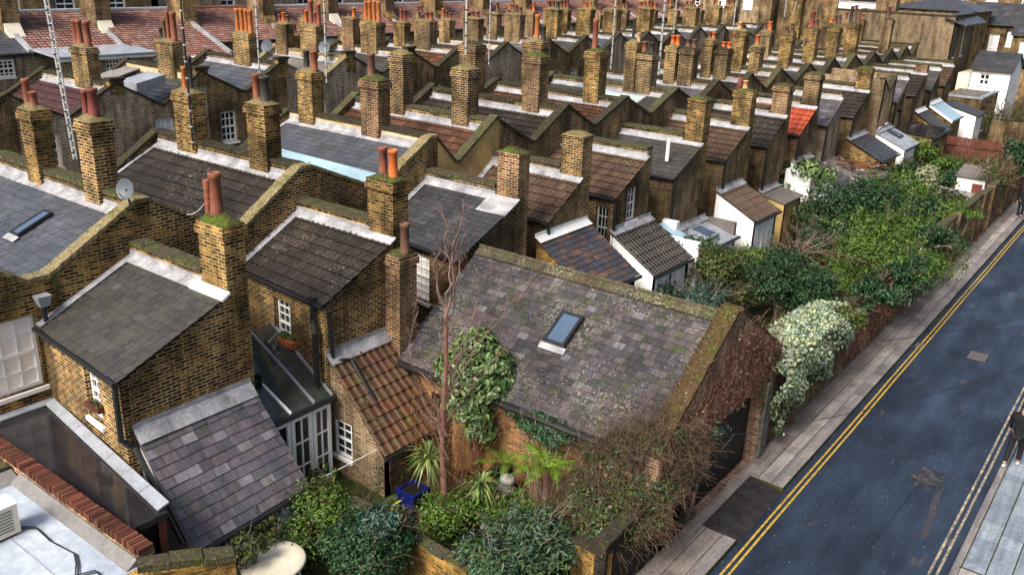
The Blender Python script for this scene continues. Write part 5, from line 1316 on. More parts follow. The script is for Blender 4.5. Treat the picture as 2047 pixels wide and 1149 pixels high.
# ------------------------------------------------------------------ flat roof and red brick wall at the lower left
root = thing('parapet_wall', 'red brick wall with a brick-on-edge top beside the wet felt roof', 'wall', (-14.5, 6.28, 0))
mb = MB(); wall(mb, (-22, 6.14), (-11.95, 6.14), (0, -1), [(0, 2.60), (10.05, 2.60)], (), .27); mb.build('wall', M['brick_red'], root)
mb = MB(); x = -22
while x < -12.0:
    mb.box(x + .007, x + .068, 6.13 + random.uniform(-.01, .01), 6.40 + random.uniform(-.01, .01), 2.602, 2.72 + random.uniform(-.008, .008)); x += .075
mb.build('coping', M['coping_red'], root)
root = thing('parapet_wall', 'low ochre brick end wall with thick mossy stones, right of the red brick wall', 'wall', (-11.6, 6.5, 0))
mb = MB(); wall(mb, (-11.66, 6.0), (-11.1, 7.35), (.92, -.38), [(0, 2.45), (1.46, 2.25)], (), .28); wall(mb, (-11.93, 5.0), (-11.66, 6.0), (.96, -.26), [(0, 2.2), (1.03, 2.45)], (), .25); mb.build('wall', M['brick_ochre'], root)
mb = MB(); coping_bar(mb, (-11.9, 6.05, 2.46), (-11.2, 7.4, 2.26), .34, .12, seg=.6, rough=.025); mb.build('coping', M['coping_green'], root)
dk = thing('flat_roof', 'pale flat roof at the lower left with grey edges', 'flat roof', (-14.5, 4.5, 0))
q = PZ(75, 975, 2.42)
dk.location.z += .28
mb = MB(); mb.box(q.x - .9, -11.9, 1.5, 6.12, 2.18, 2.40); mb.build('deck', M['white_deck'], dk)
mb = MB()
mb.hexa([(q.x - .55, 5.92, 2.402), (-12.0, 5.92, 2.402), (-12.0, 6.12, 2.402), (q.x - .55, 6.12, 2.402)], [(q.x - .55, 5.92, 2.406), (-12.0, 5.92, 2.406), (-12.0, 6.12, 2.540), (q.x - .55, 6.12, 2.540)])
mb.hexa([(q.x - .86, 1.5, 2.402), (q.x - .50, 1.5, 2.402), (q.x - .50, 6.1, 2.402), (q.x - .86, 6.1, 2.402)], [(q.x - .86, 1.5, 2.520), (q.x - .50, 1.5, 2.407), (q.x - .50, 6.1, 2.407), (q.x - .86, 6.1, 2.520)])
mb.build('edge_fillet', M['grey_kerb'], dk)
for k in range(4):
    mb = MB(); y = 2.2 + k * .98; mb.box(q.x - .45, -12.0, y, y + .02, 2.401, 2.407); mb.build('seam', M['lead_dull'], dk)
root = thing('parapet_wall', 'short mossy wall crossing between the red brick wall and the pale flat roof', 'wall', (q.x - 1, 5.5, 0))
mb = MB(); mb.box(q.x - 1.12, q.x - .9, 1.5, 6.08, 0, 2.45); mb.build('wall', M['brick'], root)
mb = MB(); coping_bar(mb, (q.x - 1.01, 1.5, 2.452), (q.x - 1.01, 6.08, 2.452), .32, .13); mb.build('coping', M['coping_green'], root)
c = PZ(12, 1066, 2.41)
root = thing('air_conditioner', 'cream air conditioning unit standing on the pale flat roof', 'air conditioner', (c.x, c.y, 2.12)); root.location.z += .28
mb = MB(); x0, x1, y0_, y1_ = c.x - .25, c.x + .18, c.y - .75, c.y + .18
mb.box(x0, x1, y0_, y1_, 2.450, 3.000); mb.build('casing', M['cream'], root)
mb = MB(); mb.box(x0 + .02, x1 + .015, y0_ + .02, y1_ + .015, 3.002, 3.025); mb.build('lid', M['white'], root)
mb = MB()
for k in range(7): mb.box(x1 + .001, x1 + .008, y0_ + .1, y1_ - .1, 2.540 + k * .06, 2.565 + k * .06)
mb.build('grille', M['grey_kerb'], root)
mb = MB(); mb.box(x0 + .02, x0 + .08, y0_ + .05, y1_ - .05, 2.402, 2.450); mb.box(x1 - .08, x1 - .02, y0_ + .05, y1_ - .05, 2.402, 2.450); mb.build('foot', M['black'], root)
for k, dl in enumerate((0, .05)):
    pts = [PZ(x, y + k * 6, 2.42 if 0 < j < 5 else 2.43) + V((0, dl, 0)) for j, (x, y) in enumerate(((35, 1052), (70, 1052), (100, 1080), (148, 1105), (152, 1125), (150, 1149), (190, 1139), (210, 1160)))]
    o = pipe(None, pts, .011, 'black', 'cable'); tag(o, 'thin black cable trailing over the pale flat roof', 'cable', 'cables on the pale flat roof')
# washing line, overhead wires
def wire(label, p, q, sag=.25, r=.008, mat='white'):
    p, q = V(p), V(q)
    o = pipe(None, [lerp(p, q, k / 12) - UP * sag * 4 * (k / 12) * (1 - k / 12) for k in range(13)], r, mat, 'wire'); return tag(o, label, 'wire')
wire('white washing line from the green pot to the pantiled annex', PZ(641, 955, 1.2), PZ(775, 885, 1.25), .02)
wire('long dark overhead wire crossing the street beside the garage', PX(1365, 885, WX + .1), V((1.5, 27.5, 4.6)), .5, .008, 'black')
wire('second dark overhead wire running from the ivy across the street', V((WX + .1, 21.0, 2.9)), V((1.5, 30, 4.9)), .45, .008, 'black')
wire('thin wire hanging from the big end chimney', PX(416, 395, -16.0), PX(373, 428, -18.2), .12, .008)
# ------------------------------------------------------------------ plants
def leafmesh(name, P, N, L, W, mat, parent, droop=.25):
    """many small folded leaves: positions P, facing N, length L, width W"""
    n = len(P)
    P = np.asarray(P, float); N = np.asarray(N, float)
    N /= np.linalg.norm(N, axis=1)[:, None] + 1e-9
    r = RNG.normal(size=(n, 3)); r[:, 2] -= droop
    a = r - (r * N).sum(1)[:, None] * N; a /= np.linalg.norm(a, axis=1)[:, None] + 1e-9
    b = np.cross(N, a)
    L = np.broadcast_to(np.asarray(L, float), (n,)) * RNG.uniform(.65, 1.3, n); W = np.broadcast_to(np.asarray(W, float), (n,)) * RNG.uniform(.7, 1.25, n)
    base = P - a * (L / 2)[:, None]; tip = P + a * (L / 2)[:, None] - N * (L * .12)[:, None]
    mid = P - a * (L * .02)[:, None]
    lf = mid + b * (W / 2)[:, None] + N * (W * .22)[:, None]; rt = mid - b * (W / 2)[:, None] + N * (W * .22)[:, None]
    v = np.stack([base, lf, tip, rt], 1).reshape(-1, 3)
    off = np.array(parent.location) if parent is not None else np.zeros(3)
    if parent is not None and parent.parent is not None: off = off + np.array(parent.parent.location)
    me = bpy.data.meshes.new(name)
    me.vertices.add(4 * n); me.vertices.foreach_set('co', (v - off).ravel())
    i = np.arange(n) * 4
    loops = np.stack([i, i + 1, i + 2, i, i + 2, i + 3], 1).ravel()
    me.loops.add(6 * n); me.loops.foreach_set('vertex_index', loops.astype(np.int32))
    me.polygons.add(2 * n); me.polygons.foreach_set('loop_start', (np.arange(2 * n) * 3).astype(np.int32))
    me.update(calc_edges=True); me.validate()
    for mm in (mat if isinstance(mat, (list, tuple)) else [mat]): me.materials.append(M[mm])
    o = bpy.data.objects.new(name, me); COL.objects.link(o)
    if parent is not None: o.parent = parent
    return o
def lobes_in(c, rad, k, lr=(.32, .55), low=-.5):
    c = np.array(c, float); rad = np.array(rad, float); out = []
    while len(out) < k:
        d = RNG.normal(size=3); d /= np.linalg.norm(d)
        if d[2] < low: continue
        s = RNG.uniform(.45, .82); r = RNG.uniform(*lr)
        out.append((c + d * rad * s, rad * r))
    return out
def cloud(lobes, n):
    wts = np.array([r[0] * r[1] + r[0] * r[2] for _, r in lobes]); idx = RNG.choice(len(lobes), n, p=wts / wts.sum())
    C = np.array([c for c, _ in lobes])[idx]; Rr = np.array([r for _, r in lobes])[idx]
    d = RNG.normal(size=(n, 3)); d /= np.linalg.norm(d, axis=1)[:, None]
    d[:, 2] = np.where(d[:, 2] < -.3, -d[:, 2], d[:, 2])
    s = 1 - RNG.uniform(0, 1, n) ** 2 * .55
    P = C + d * Rr * s[:, None]
    N = d / Rr + RNG.normal(scale=.55, size=(n, 3)) / Rr.mean(1)[:, None]
    N[:, 2] += .45 / Rr.mean(1)
    return P, N
def branch(mb, p, d, L, r, depth, spread=.55, up=.15, n=3, seg=4, minr=.004, wob=.16):
    pts = [V(p)]; rr = [r]; d = V(d).normalized()
    for k in range(seg):
        d = (d + V((random.gauss(0, wob), random.gauss(0, wob), random.gauss(0, wob * .7) + up * .3))).normalized()
        pts.append(pts[-1] + d * L / seg); rr.append(max(minr, r * (1 - .62 * (k + 1) / seg)))
    mb.tube(pts, rr, 6 if r > .03 else 3, cap=False)
    if depth > 0:
        for k in range(n):
            f = random.uniform(.35, 1); i = min(int(f * seg), seg - 1)
            q = lerp(pts[i], pts[i + 1], f * seg - i)
            e = (d + V((random.gauss(0, spread), random.gauss(0, spread), random.gauss(0, spread * .6) + up))).normalized()
            branch(mb, q, e, L * random.uniform(.5, .78), max(minr, rr[i + 1] * random.uniform(.5, .75)), depth - 1, spread, up, n, seg, minr, wob)
def shrub(name, label, cat, x, y, z, rx, ry, n, mat, leaf=(.13, .06), k=14, group=None, squash=1.0, stems='bark_grey', lr=(.32, .55), low=-.5, twigs=0, extra=None, rootz=None):
    c = PZ(x, y, z); mpp = MPP(c); rw, rz = rx * mpp, ry * mpp * 1.08
    root = thing(name, label, cat, (c.x, c.y, 0), group)
    lb = lobes_in(c, (rw, rw * squash, rz), k, lr, low)
    P, N = cloud(lb, int(n * .8)); sp = []; sn = []; shoots = []
    for _ in range(max(10, int(n / 90))):
        q, r = lb[RNG.integers(len(lb))]; d = RNG.normal(size=3); d[2] = abs(d[2]) + .25; d /= np.linalg.norm(d); b0_ = q + d * r * .8; l_ = r.mean() * RNG.uniform(.35, .9)
        e_ = b0_ + (d + np.array([0, 0, .35])) * l_; shoots.append((b0_, e_))
        for k in range(18):
            f = RNG.uniform(0, 1); sp.append(b0_ + (e_ - b0_) * f + RNG.normal(scale=leaf[0] * .45, size=3)); sn.append(d * .4 + RNG.normal(scale=.5, size=3) + np.array([0, 0, .6]))
    P = np.concatenate([P, np.array(sp)]); N = np.concatenate([N / (np.linalg.norm(N, axis=1)[:, None] + 1e-9), np.array(sn)]); P[:, 2] = np.maximum(P[:, 2], .03)
    leafmesh('foliage', P, N, leaf[0], leaf[1], mat, root)
    mb = MB()
    for q, r in lb[:10]: 
        e = V(q); m = V((c.x + random.uniform(-.1, .1), c.y + random.uniform(-.1, .1), 0)) if rootz is None else V((WX - .45, c.y + random.uniform(-.3, .3), rootz))
        mb.tube([m, lerp(m, e, .5) + V((0, 0, .1)), e], [.035, .025, .012], 5, cap=False)
    for b0_, e_ in shoots: mb.tube([V(b0_), V(e_)], [.008, .004], 3, cap=False)
    if twigs:
        for _ in range(twigs):
            q, r = random.choice(lb); d = V((random.gauss(0, 1), random.gauss(0, 1), abs(random.gauss(.6, .5)))).normalized()
            branch(mb, V(q) + d * r[0] * .5, d, r[0] * 1.1, .012, 1, .5, .1, 3)
    mb.build('stem', M[stems], root)
    if extra:
        P, N = cloud(lb, extra[1]); leafmesh('blossom', P, N, extra[2], extra[2] * .8, extra[0], root)
    return root
# evergreen magnolia-like shrub before the outbuilding
c = PZ(962, 770, 2.55)
root = thing('evergreen_shrub', 'tall glossy evergreen shrub growing against the outbuilding eaves', 'shrub', (c.x, c.y - .1, 0))
lb = []
for (x, y, z, r) in ((955, 700, 3.1, 48), (915, 745, 2.9, 50), (985, 735, 3.0, 46), (950, 760, 2.7, 60), (920, 800, 2.3, 50), (985, 790, 2.5, 48), (945, 830, 2.0, 44), (960, 865, 1.6, 34), (1010, 765, 2.7, 30)):
    q = PZ(x, y, z); w_ = r * MPP(q); lb.append((np.array(q), np.array([w_, w_ * .8, w_])))
Pn = []; Nn = []
for _ in range(330):              # leaf rosettes
    q, r = lb[RNG.integers(len(lb))]; d = RNG.normal(size=3); d[2] = abs(d[2]); d /= np.linalg.norm(d)
    t = q + d * r * RNG.uniform(.75, 1.05)
    for k in range(9):
        a = RNG.uniform(0, 6.28); h = np.array([math.cos(a), math.sin(a), RNG.uniform(-.5, .35)])
        Pn.append(t + h * .085); Nn.append(d * .8 + np.array([0, 0, .7]) + h * .5)
P, N = cloud(lb, 1500)
leafmesh('foliage', np.concatenate([P, np.array(Pn)]), np.concatenate([N, np.array(Nn)]), .19, .085, 'leaf_mid2', root) if False else None
M['leaf_gloss'] = leafm('glossy_evergreen_leaves', [(.035, .085, .022), (.06, .125, .03), (.10, .165, .045), (.16, .21, .07), (.05, .10, .03)], .35, .5, dk=1.0)
leafmesh('foliage', np.concatenate([P, np.array(Pn)]), np.concatenate([N, np.array(Nn)]), .19, .085, 'leaf_gloss', root)
mb = MB(); b0 = V((c.x, c.y - .1, 0))
for q, r in lb: mb.tube([b0, lerp(b0, V(q), .5) + V((0, 0, .2)), V(q)], [.06, .04, .015], 6, cap=False)
mb.build('trunk', M['bark'], root)
# bare reddish tree in front of it
b0 = PZ(884, 1042, 0.1); b0.z = 0
root = thing('bare_tree', 'slender leafless red-brown tree rising before the slate roofs', 'tree', b0)
mb = MB()
t1 = PZ(878, 830, 2.3); t1 = V((b0.x - .05, b0.y + .05, ZAT(880, 830, b0)))
t2 = V((b0.x - .06, b0.y + .1, ZAT(876, 640, b0)))
mb.tube([b0, lerp(b0, t1, .3) + V((.04, .02, 0)), lerp(b0, t1, .65) + V((-.03, .02, 0)), t1, lerp(t1, t2, .5) + V((.05, 0, 0)), t2], [.085, .075, .065, .055, .045, .032], 8); mb.build('trunk', M['bark'], root)
mb = MB()
def toward(x, y, dx, dy): return V((t2.x + dx, t2.y + dy, ZAT(x, y, (t2.x + dx, t2.y + dy))))
def limb(p, e, r, twigs, bow=.1, tl=(.2, .5)):
    k = 9; pts = []; side = V((random.gauss(0, bow), random.gauss(0, bow), 0)); off = V((0, 0, 0))
    for i in range(k + 1):
        f = i / k
        if 0 < i < k: off = off * .6 + V((random.gauss(0, .045), random.gauss(0, .045), random.gauss(0, .03)))
        pts.append(lerp(p, e, f) + side * math.sin(f * math.pi) + off * (1 if i < k else 0))
    mb.tube(pts, [max(.0035, r * (1 - .85 * i / k)) for i in range(k + 1)], 5, cap=False)
    for _ in range(twigs):
        i = random.randint(2, k - 1); q = lerp(pts[i], pts[i + 1], random.random()); d = (pts[i + 1] - pts[i]).normalized()
        branch(mb, q, d * .7 + V((random.gauss(0, .5), random.gauss(0, .5), random.gauss(.35, .4))), random.uniform(*tl) * (1.3 - .5 * i / k), max(.004, r * .3), 2, .45, .15, 2, minr=.003, wob=.22)
for (x, y, dx, dy, f0, r) in ((866, 425, -.12, .0, 1, .028), (918, 398, .28, .15, 1, .026), (890, 470, .05, .12, .96, .02), (848, 520, -.32, -.1, .92, .018), (905, 440, .2, .22, .9, .022)):
    limb(lerp(b0, t2, f0), toward(x, y, dx, dy), r, 9)
for (x, y, dx, dy, hgt) in ((1060, 568, 1.6, .9, .72), (1035, 605, 1.3, .5, .6), (985, 640, .8, .3, .6), (800, 620, -.7, -.2, .62), (788, 700, -.8, -.3, .45), (1050, 640, 1.4, .7, .5), (960, 560, .7, .4, .75), (820, 760, -.5, -.3, .4), (940, 700, .5, -.1, .55)):
    s0 = lerp(b0, t2, hgt); limb(s0, V((s0.x + dx, s0.y + dy, ZAT(x, y, (s0.x + dx, s0.y + dy)))), .02, 9, .14)
for _ in range(46):
    q = lerp(b0, t2, random.uniform(.25, 1)); branch(mb, q, V((random.gauss(0, .8), random.gauss(0, .8), random.uniform(-.1, .9))), random.uniform(.25, .7), .008, 2, .5, .1, 2, minr=.003, wob=.25)
mb.build('branches', M['pale_bark'], root)
# upright reddish stems around its foot
b1 = PZ(905, 985, .2); root = thing('twiggy_shrub', 'upright clump of orange-brown bare stems behind the tree trunk', 'shrub', (b1.x, b1.y, 0))
mb = MB()
for _ in range(60): branch(mb, V((b1.x + random.gauss(0, .18), b1.y + random.gauss(0, .18), 0)), V((random.gauss(0, .28), random.gauss(0, .28), 1)), random.uniform(1.2, 2.2), .010, 1, .25, .2, 2, minr=.004)
mb.build('stem', islandmat('orange_brown_stems', [(0, (.22, .10, .045)), (.5, (.30, .15, .06)), (.8, (.16, .075, .04))], .9, .1), root)
# tree fern
def fern(label, x, y, z, L, n, mat='fern'):
    c = PZ(x, y, z); root = thing('fern', label, 'fern', (c.x, c.y, 0), 'ferns in the corner garden')
    mb = MB(); mb.tube([(c.x, c.y, 0), (c.x, c.y, z)], [.09, .07], 8); mb.build('trunk', M['bark'], root)
    vs = []; fs = []
    for k in range(n):
        a = 2 * math.pi * k / n + random.uniform(-.12, .12); l = L * random.uniform(.85, 1.1); h = V((math.cos(a), math.sin(a), 0)); s = V((-h.y, h.x, 0)); up0 = random.uniform(.6, .95)
        prev = V(c); m_ = 30
        for i in range(m_):
            f = (i + 1) / m_; p = V(c) + h * l * f + UP * (l * (up0 * f - .78 * f * f)) + s * (.05 * l * math.sin(f * 3))
            w_ = l * .155 * math.sin(min(1, f * 1.05 + .10) * math.pi) ** .8 * .85 + .006
            tdir = (p - prev).normalized(); wd = l / m_ * .42
            b = len(vs); vs += [prev - s * .006, prev + s * .006, p + s * .006, p - s * .006]; fs.append((b, b + 1, b + 2, b + 3))
            for sg in (-1, 1):
                q = p + s * sg * w_ + tdir * w_ * .30 - UP * w_ * random.uniform(.10, .35)
                b = len(vs); vs += [p - tdir * wd, p + tdir * wd, q + tdir * wd * .35, q - tdir * wd * .35]; fs.append((b, b + 1, b + 2, b + 3))
            prev = p
    mb = MB(); mb.raw(vs, fs); mb.build('fronds', M[mat], root)
fern('large bright green tree fern beside the bramble', 1095, 935, 1.55, 1.2, 9)
fern('smaller yellowish fern left of the big tree fern', 1010, 925, 1.0, .95, 6)
def cordyline(label, x, y, z, L, n, bx, by):
    b = PZ(bx, by, 0); c = V((b.x, b.y, ZAT(x, y, b)))
    root = thing('cordyline', label, 'palm', b, 'spiky cordylines in the corner garden')
    mb = MB(); mb.tube([b, lerp(b, c, .5) + V((.03, 0, 0)), c], [.05, .04, .035], 7); mb.build('trunk', M['bark_grey'], root)
    mb = MB()
    for k in range(n):
        d = V((random.gauss(0, 1), random.gauss(0, 1), random.gauss(.35, .6))).normalized(); l = L * random.uniform(.7, 1.1); s = d.cross(UP).normalized() * .022
        m_ = c + d * l * .55 + UP * .03; e = c + d * l - UP * l * .28
        mb.raw([c - s * .5, c + s * .5, m_ + s, m_ - s, e], [(0, 1, 2, 3), (3, 2, 4)])
    mb.build('leaves', M['sword'], root)
cordyline('cordyline with yellow edged sword leaves above the blue planter', 850, 915, 0, .62, 95, 855, 1010)
cordyline('lower cordyline in the middle of the corner garden', 957, 968, 0, .55, 80, 958, 1050)
b = PZ(990, 1062, 0); root = thing('tree_stump', 'pale broken stump with splintered top among the garden greenery', 'stump', b)
zt = ZAT(985, 1000, b); mb = MB(); mb.tube([b, (b.x - .03, b.y, zt * .6), (b.x - .05, b.y + .02, zt)], [.06, .05, .045], 8)
for k in range(5): mb.tube([(b.x - .05, b.y, zt - .02), (b.x - .05 + random.gauss(0, .1), b.y + random.gauss(0, .1), zt + random.uniform(.1, .28))], [.025, .006], 5)
mb.build('trunk', M['bark_grey'], root)
# pots, planter, urn, bird bath, hose
def garden_pot(label, x, y, r, h, mat, plant=None, square=False):
    b = PZ(x, y, 0); root = thing('plant_pot', label, 'plant pot', b)
    mb = MB()
    if square:
        a = r; mb.hexa([b + V((-a * .8, -a * .8, 0)), b + V((a * .8, -a * .8, 0)), b + V((a * .8, a * .8, 0)), b + V((-a * .8, a * .8, 0))], [b + V((-a, -a, h)), b + V((a, -a, h)), b + V((a, a, h)), b + V((-a, a, h))])
        for (x0, x1, y0, y1) in ((-a, a, -a, -a + .05), (-a, a, a - .05, a), (-a, -a + .05, -a + .05, a - .05), (a - .05, a, -a + .05, a - .05)): mb.box(b.x + x0 * 1.05, b.x + x1 * 1.05, b.y + y0 * 1.05, b.y + y1 * 1.05, h - .06, h + .05)
    else:
        mb.lathe(b, [(r * .7, 0), (r * .97, h * .85), (r * 1.08, h * .86), (r * 1.1, h), (r * .95, h), (r * .9, h * .86)], 18)
    mb.build('body', M[mat], root, smooth=not square)
    mb = MB(); k = 14; mb.poly([(b.x + r * .9 * math.cos(2 * math.pi * i / k), b.y + r * .9 * math.sin(2 * math.pi * i / k), h * .9 if not square else h + .012) for i in range(k)]); mb.build('compost', M['hole'], root)
    if plant:
        q = b + V((0, 0, h + .1)); lb = lobes_in(q, (r * 1.2, r * 1.2, r), 5); P, N = cloud(lb, 160); o = leafmesh('foliage', P, N, .07, .04, plant, root)
    return root
M['blue_glaze'] = plain('blue_glazed_ceramic', (.005, .009, .085), .25, .6, .25, 2)
M['green_glaze'] = plain('green_glazed_ceramic', (.012, .085, .055), .3, .6, .3, 4)
b = PZ(825, 1035, 0); root = thing('water_butt', 'low black tub standing under the square blue planter', 'tub', b)
mb = MB(); mb.box(b.x - .22, b.x + .22, b.y - .22, b.y + .22, 0, .38); mb.build('body', M['black'], root)
g_ = garden_pot('square cobalt blue glazed planter standing on a black tub', 825, 1035, .26, .36, 'blue_glaze', square=True); g_.location.z += .382
garden_pot('round dark green pot by the conservatory doors', 636, 975, .22, .62, 'green_glaze')
garden_pot('terracotta pot at the foot of the bare tree', 852, 1055, .16, .3, 'pot_terracotta', 'leaf_mid')
garden_pot('terracotta pot stacked near the dark doorway', 930, 965, .15, .3, 'pot_terracotta')
garden_pot('red clay pot beside the doorway of the outbuilding', 912, 985, .16, .26, 'pot_dark_red', 'leaf_mid')
garden_pot('broken terracotta pot below the tree fern', 1085, 1015, .12, .25, 'pot_terracotta')
garden_pot('low terracotta bowl behind the tree stump', 1000, 1052, .2, .16, 'pot_orange', 'leaf_bright')
garden_pot('small dark pot with a white label against the pantiled annex', 672, 985, .1, .2, 'pot_brown')
b = PZ(1025, 995, 0); b = PZ(1012, 1022, 0); root = thing('stone_urn', 'grey stone urn on a round pedestal left of the tree fern', 'urn', b)
mb = MB(); mb.lathe(b, [(.17, 0), (.17, .06), (.09, .1), (.08, .42), (.17, .5), (.21, .62), (.15, .70), (.10, .74), (.19, .84), (.16, .94), (.06, 1.0), (.0, 1.02)], 18); mb.build('body', plain('pale_garden_stone', (.30, .29, .27), .8, .2, .3, 6), root, smooth=True)
b = PZ(967, 1052, .0); root = thing('bird_bath', 'small white rimmed bird bath among the greenery', 'bird bath', b)
mb = MB(); mb.lathe(b, [(.1, 0), (.05, .06), (.05, .3), (.15, .36), (.17, .40), (.14, .40), (.1, .37), (0, .36)], 20); mb.build('bowl', M['white'], root, smooth=True)
b = PZ(800, 1040, 0); mb = MB()
for k in range(4):
    r = .22 - k * .012; mb.tube([(b.x + r * .35 * math.cos(a * .3927), b.y + r * math.cos(a * .3927) * .9, .30 + r * math.sin(a * .3927) + k * .01) for a in range(17)], .016, 6)
tag(mb.build('garden_hose', plain('yellow_hose', (.55, .42, .02), .4, .4, .1, 3)), 'coiled yellow hose hanging beside the blue planter', 'hose')
b = PZ(545, 1118, .72); root = thing('garden_table', 'round topped white garden table under the trailing plants', 'table', (b.x, b.y, 0))
mb = MB(); vs = []
mb.lathe((b.x, b.y, 0), [(0, .74), (.45, .745), (.62, .73), (.66, .70), (.64, .66), (.5, .68), (0, .69)], 26); mb.build('tabletop', M['cream'], root, smooth=True)
for sx, sy in ((-1, -1), (-1, 1), (1, -1), (1, 1)):
    mb = MB(); mb.tube([(b.x + sx * .42, b.y + sy * .42, 0), (b.x + sx * .3, b.y + sy * .3, .69)], .025, 6); mb.build('leg', M['white'], root)

M['leaf_mixed'] = leafm('mixed_green_leaves', [(.035, .085, .055), (.055, .12, .05), (.08, .15, .09), (.045, .10, .02), (.09, .13, .03), (.05, .10, .07)])
# foliage of the corner gardens
shrub('climber', 'trailing leafy plant hanging over the white garden table', 'climber', 492, 1100, 1.05, 44, 26, 1100, 'leaf_olive', (.07, .045), 9, 'climbing plants', twigs=8)
SH = 'shrubs in the back gardens'
shrub('shrub', 'dense olive green ground shrub below the purple slate lean-to', 'shrub', 610, 1045, .55, 112, 66, 8500, 'leaf_mid', (.075, .045), 22, SH, squash=.9, twigs=46, stems='twig')
shrub('shrub', 'leafy hedge along the eaves of the purple slate lean-to', 'shrub', 505, 1050, .95, 72, 30, 3400, 'leaf_olive', (.075, .045), 14, SH, twigs=8)
shrub('shrub', 'dark green shrub at the bottom edge with blue-green top shoots', 'shrub', 735, 1110, .8, 100, 70, 8000, 'leaf_dark', (.10, .05), 20, SH, twigs=26, stems='twig')
shrub('shrub', 'grey-blue leaved shrub topping the dark shrub at the bottom', 'shrub', 765, 1052, 1.5, 46, 32, 900, 'leaf_blue', (.16, .05), 8, SH)
shrub('shrub', 'blue-green long leaved shrub at the bottom centre below the bramble', 'shrub', 1070, 1085, 1.0, 105, 48, 3200, 'leaf_mixed', (.15, .045), 20, SH, twigs=14)
shrub('shrub', 'second blue-green clump at the bottom edge beside the ochre wall', 'shrub', 985, 1125, 1.0, 85, 42, 2600, 'leaf_mixed', (.16, .045), 12, SH, twigs=8)
shrub('shrub', 'fresh green low plants around the stump and bird bath', 'shrub', 925, 1035, .4, 85, 48, 5200, 'leaf_mid', (.075, .045), 18, SH, twigs=40, stems='twig')
shrub('shrub', 'bright low greenery right of the stump', 'shrub', 1035, 1030, .5, 62, 42, 3200, 'leaf_mid', (.08, .045), 10, SH)
shrub('shrub', 'green undergrowth behind the cordylines by the doorway', 'shrub', 1000, 960, .45, 45, 28, 1300, 'leaf_dark', (.10, .06), 9, SH)
shrub('climber', 'dark climbing plant on the orange brick wall under the outbuilding eaves', 'climber', 1090, 870, PY(1090, 870, SY0 - .02).z, 110, 46, 3400, 'leaf_dark', (.10, .05), 20, 'climbing plants', squash=.16, twigs=14, lr=(.2, .35))
shrub('climber', 'climber with grey-green leaves over the lower corner of the outbuilding roof', 'climber', 1390, 860, PX(1390, 860, WX - .35).z, 62, 52, 1200, 'leaf_blue', (.15, .05), 10, 'climbing plants', squash=.6, twigs=10)
shrub('climber', 'small evergreen climber squeezed beside the glass conservatory roof', 'climber', 512, 785, 2.4, 24, 34, 800, 'leaf_dark', (.10, .06), 7, 'climbing plants', squash=.5)
# creepers on the pantiled annex wall: bare stems and sparse leaves flat against it
def creeper(label, O, u, n, poly, nst, nlf, leafmat, stem='twig', lw=(.06, .045), sp=.5):
    """O origin, u along the wall, n outward; poly (u0,u1,z0,z1) patches"""
    O, u, n = V(O), V(u).normalized(), V(n).normalized()
    root = thing('creeper', label, 'creeper', O, 'creepers on walls')
    mb = MB(); P = []; N = []; LU = max(p_[1] for p_ in poly)
    for (a0, a1, z0, z1) in poly:
        for _ in range(nst):
            a = random.uniform(a0, a1); z = random.uniform(z0, z0 + (z1 - z0) * .5); pts = [O + u * a + n * .02 + UP * (z - O.z)]
            dr = random.uniform(-.22, .22)
            for k in range(6):
                a = min(max(a + dr + random.gauss(0, .10), 0), LU); z = min(max(z + random.uniform(-.06, (z1 - z0) * .22), z0), z1); pts.append(O + u * a + n * random.uniform(.012, .05) + UP * (z - O.z))
            mb.tube(pts, [.012, .01, .009, .008, .007, .005, .003], 4, cap=False)
        for _ in range(nlf):
            q = O + u * random.uniform(a0, a1) + n * random.uniform(.03, .12) + UP * (random.uniform(z0, z1) - O.z); P.append(q); N.append(n + V((0, 0, .5)) + V((random.gauss(0, .4), random.gauss(0, .4), random.gauss(0, .4))))
    mb.build('stem', M[stem], root)
    if P: leafmesh('foliage', [tuple(p) for p in P], [tuple(q) for q in N], lw[0], lw[1], leafmat, root)
creeper('thinly leaved creeper covering the side of the pantiled annex', (XE, 12.93, 0), (1.8, -.15, 0), (-.083, -1, 0), ((.1, 1.8, .1, 1.25), (.9, 1.8, .0, .9), (0, .7, 1.4, 2.4)), 46, 260, 'leaf_olive')
creeper('creeper on the end wall of the pantiled annex', (-12.95, 12.85, 0), (0, 1, 0), (1, 0, 0), ((.1, 2.3, 0, 1.1),), 60, 200, 'leaf_olive')
# red-brown creeper over the street gable
gp = []
for k in range(13):
    y = .2 + k * .47; zt = lerp(SZE, SZR, y / (SYR - SY0)) if y < SYR - SY0 else lerp(SZR, SZE + .4, (y - (SYR - SY0)) / (SY1 - SYR))
    gp.append((y, y + .47, 2.25 if y > 1.2 else .9, max(zt - .05, 2.5)))
creeper('bare red-brown creeper covering the street gable of the outbuilding', (WX, SY0, 0), (0, 1, 0), (1, 0, 0), gp, 34, 45, 'dead', 'creeper', (.085, .06))
creeper('ivy strands hanging over the garage opening', (WX, SY0, 0), (0, 1, 0), (1, 0, 0), ((1.2, 2.4, 1.1, 2.4), (5.0, 6.2, 1.6, 3.2)), 16, 130, 'leaf_olive', 'creeper', (.09, .07))
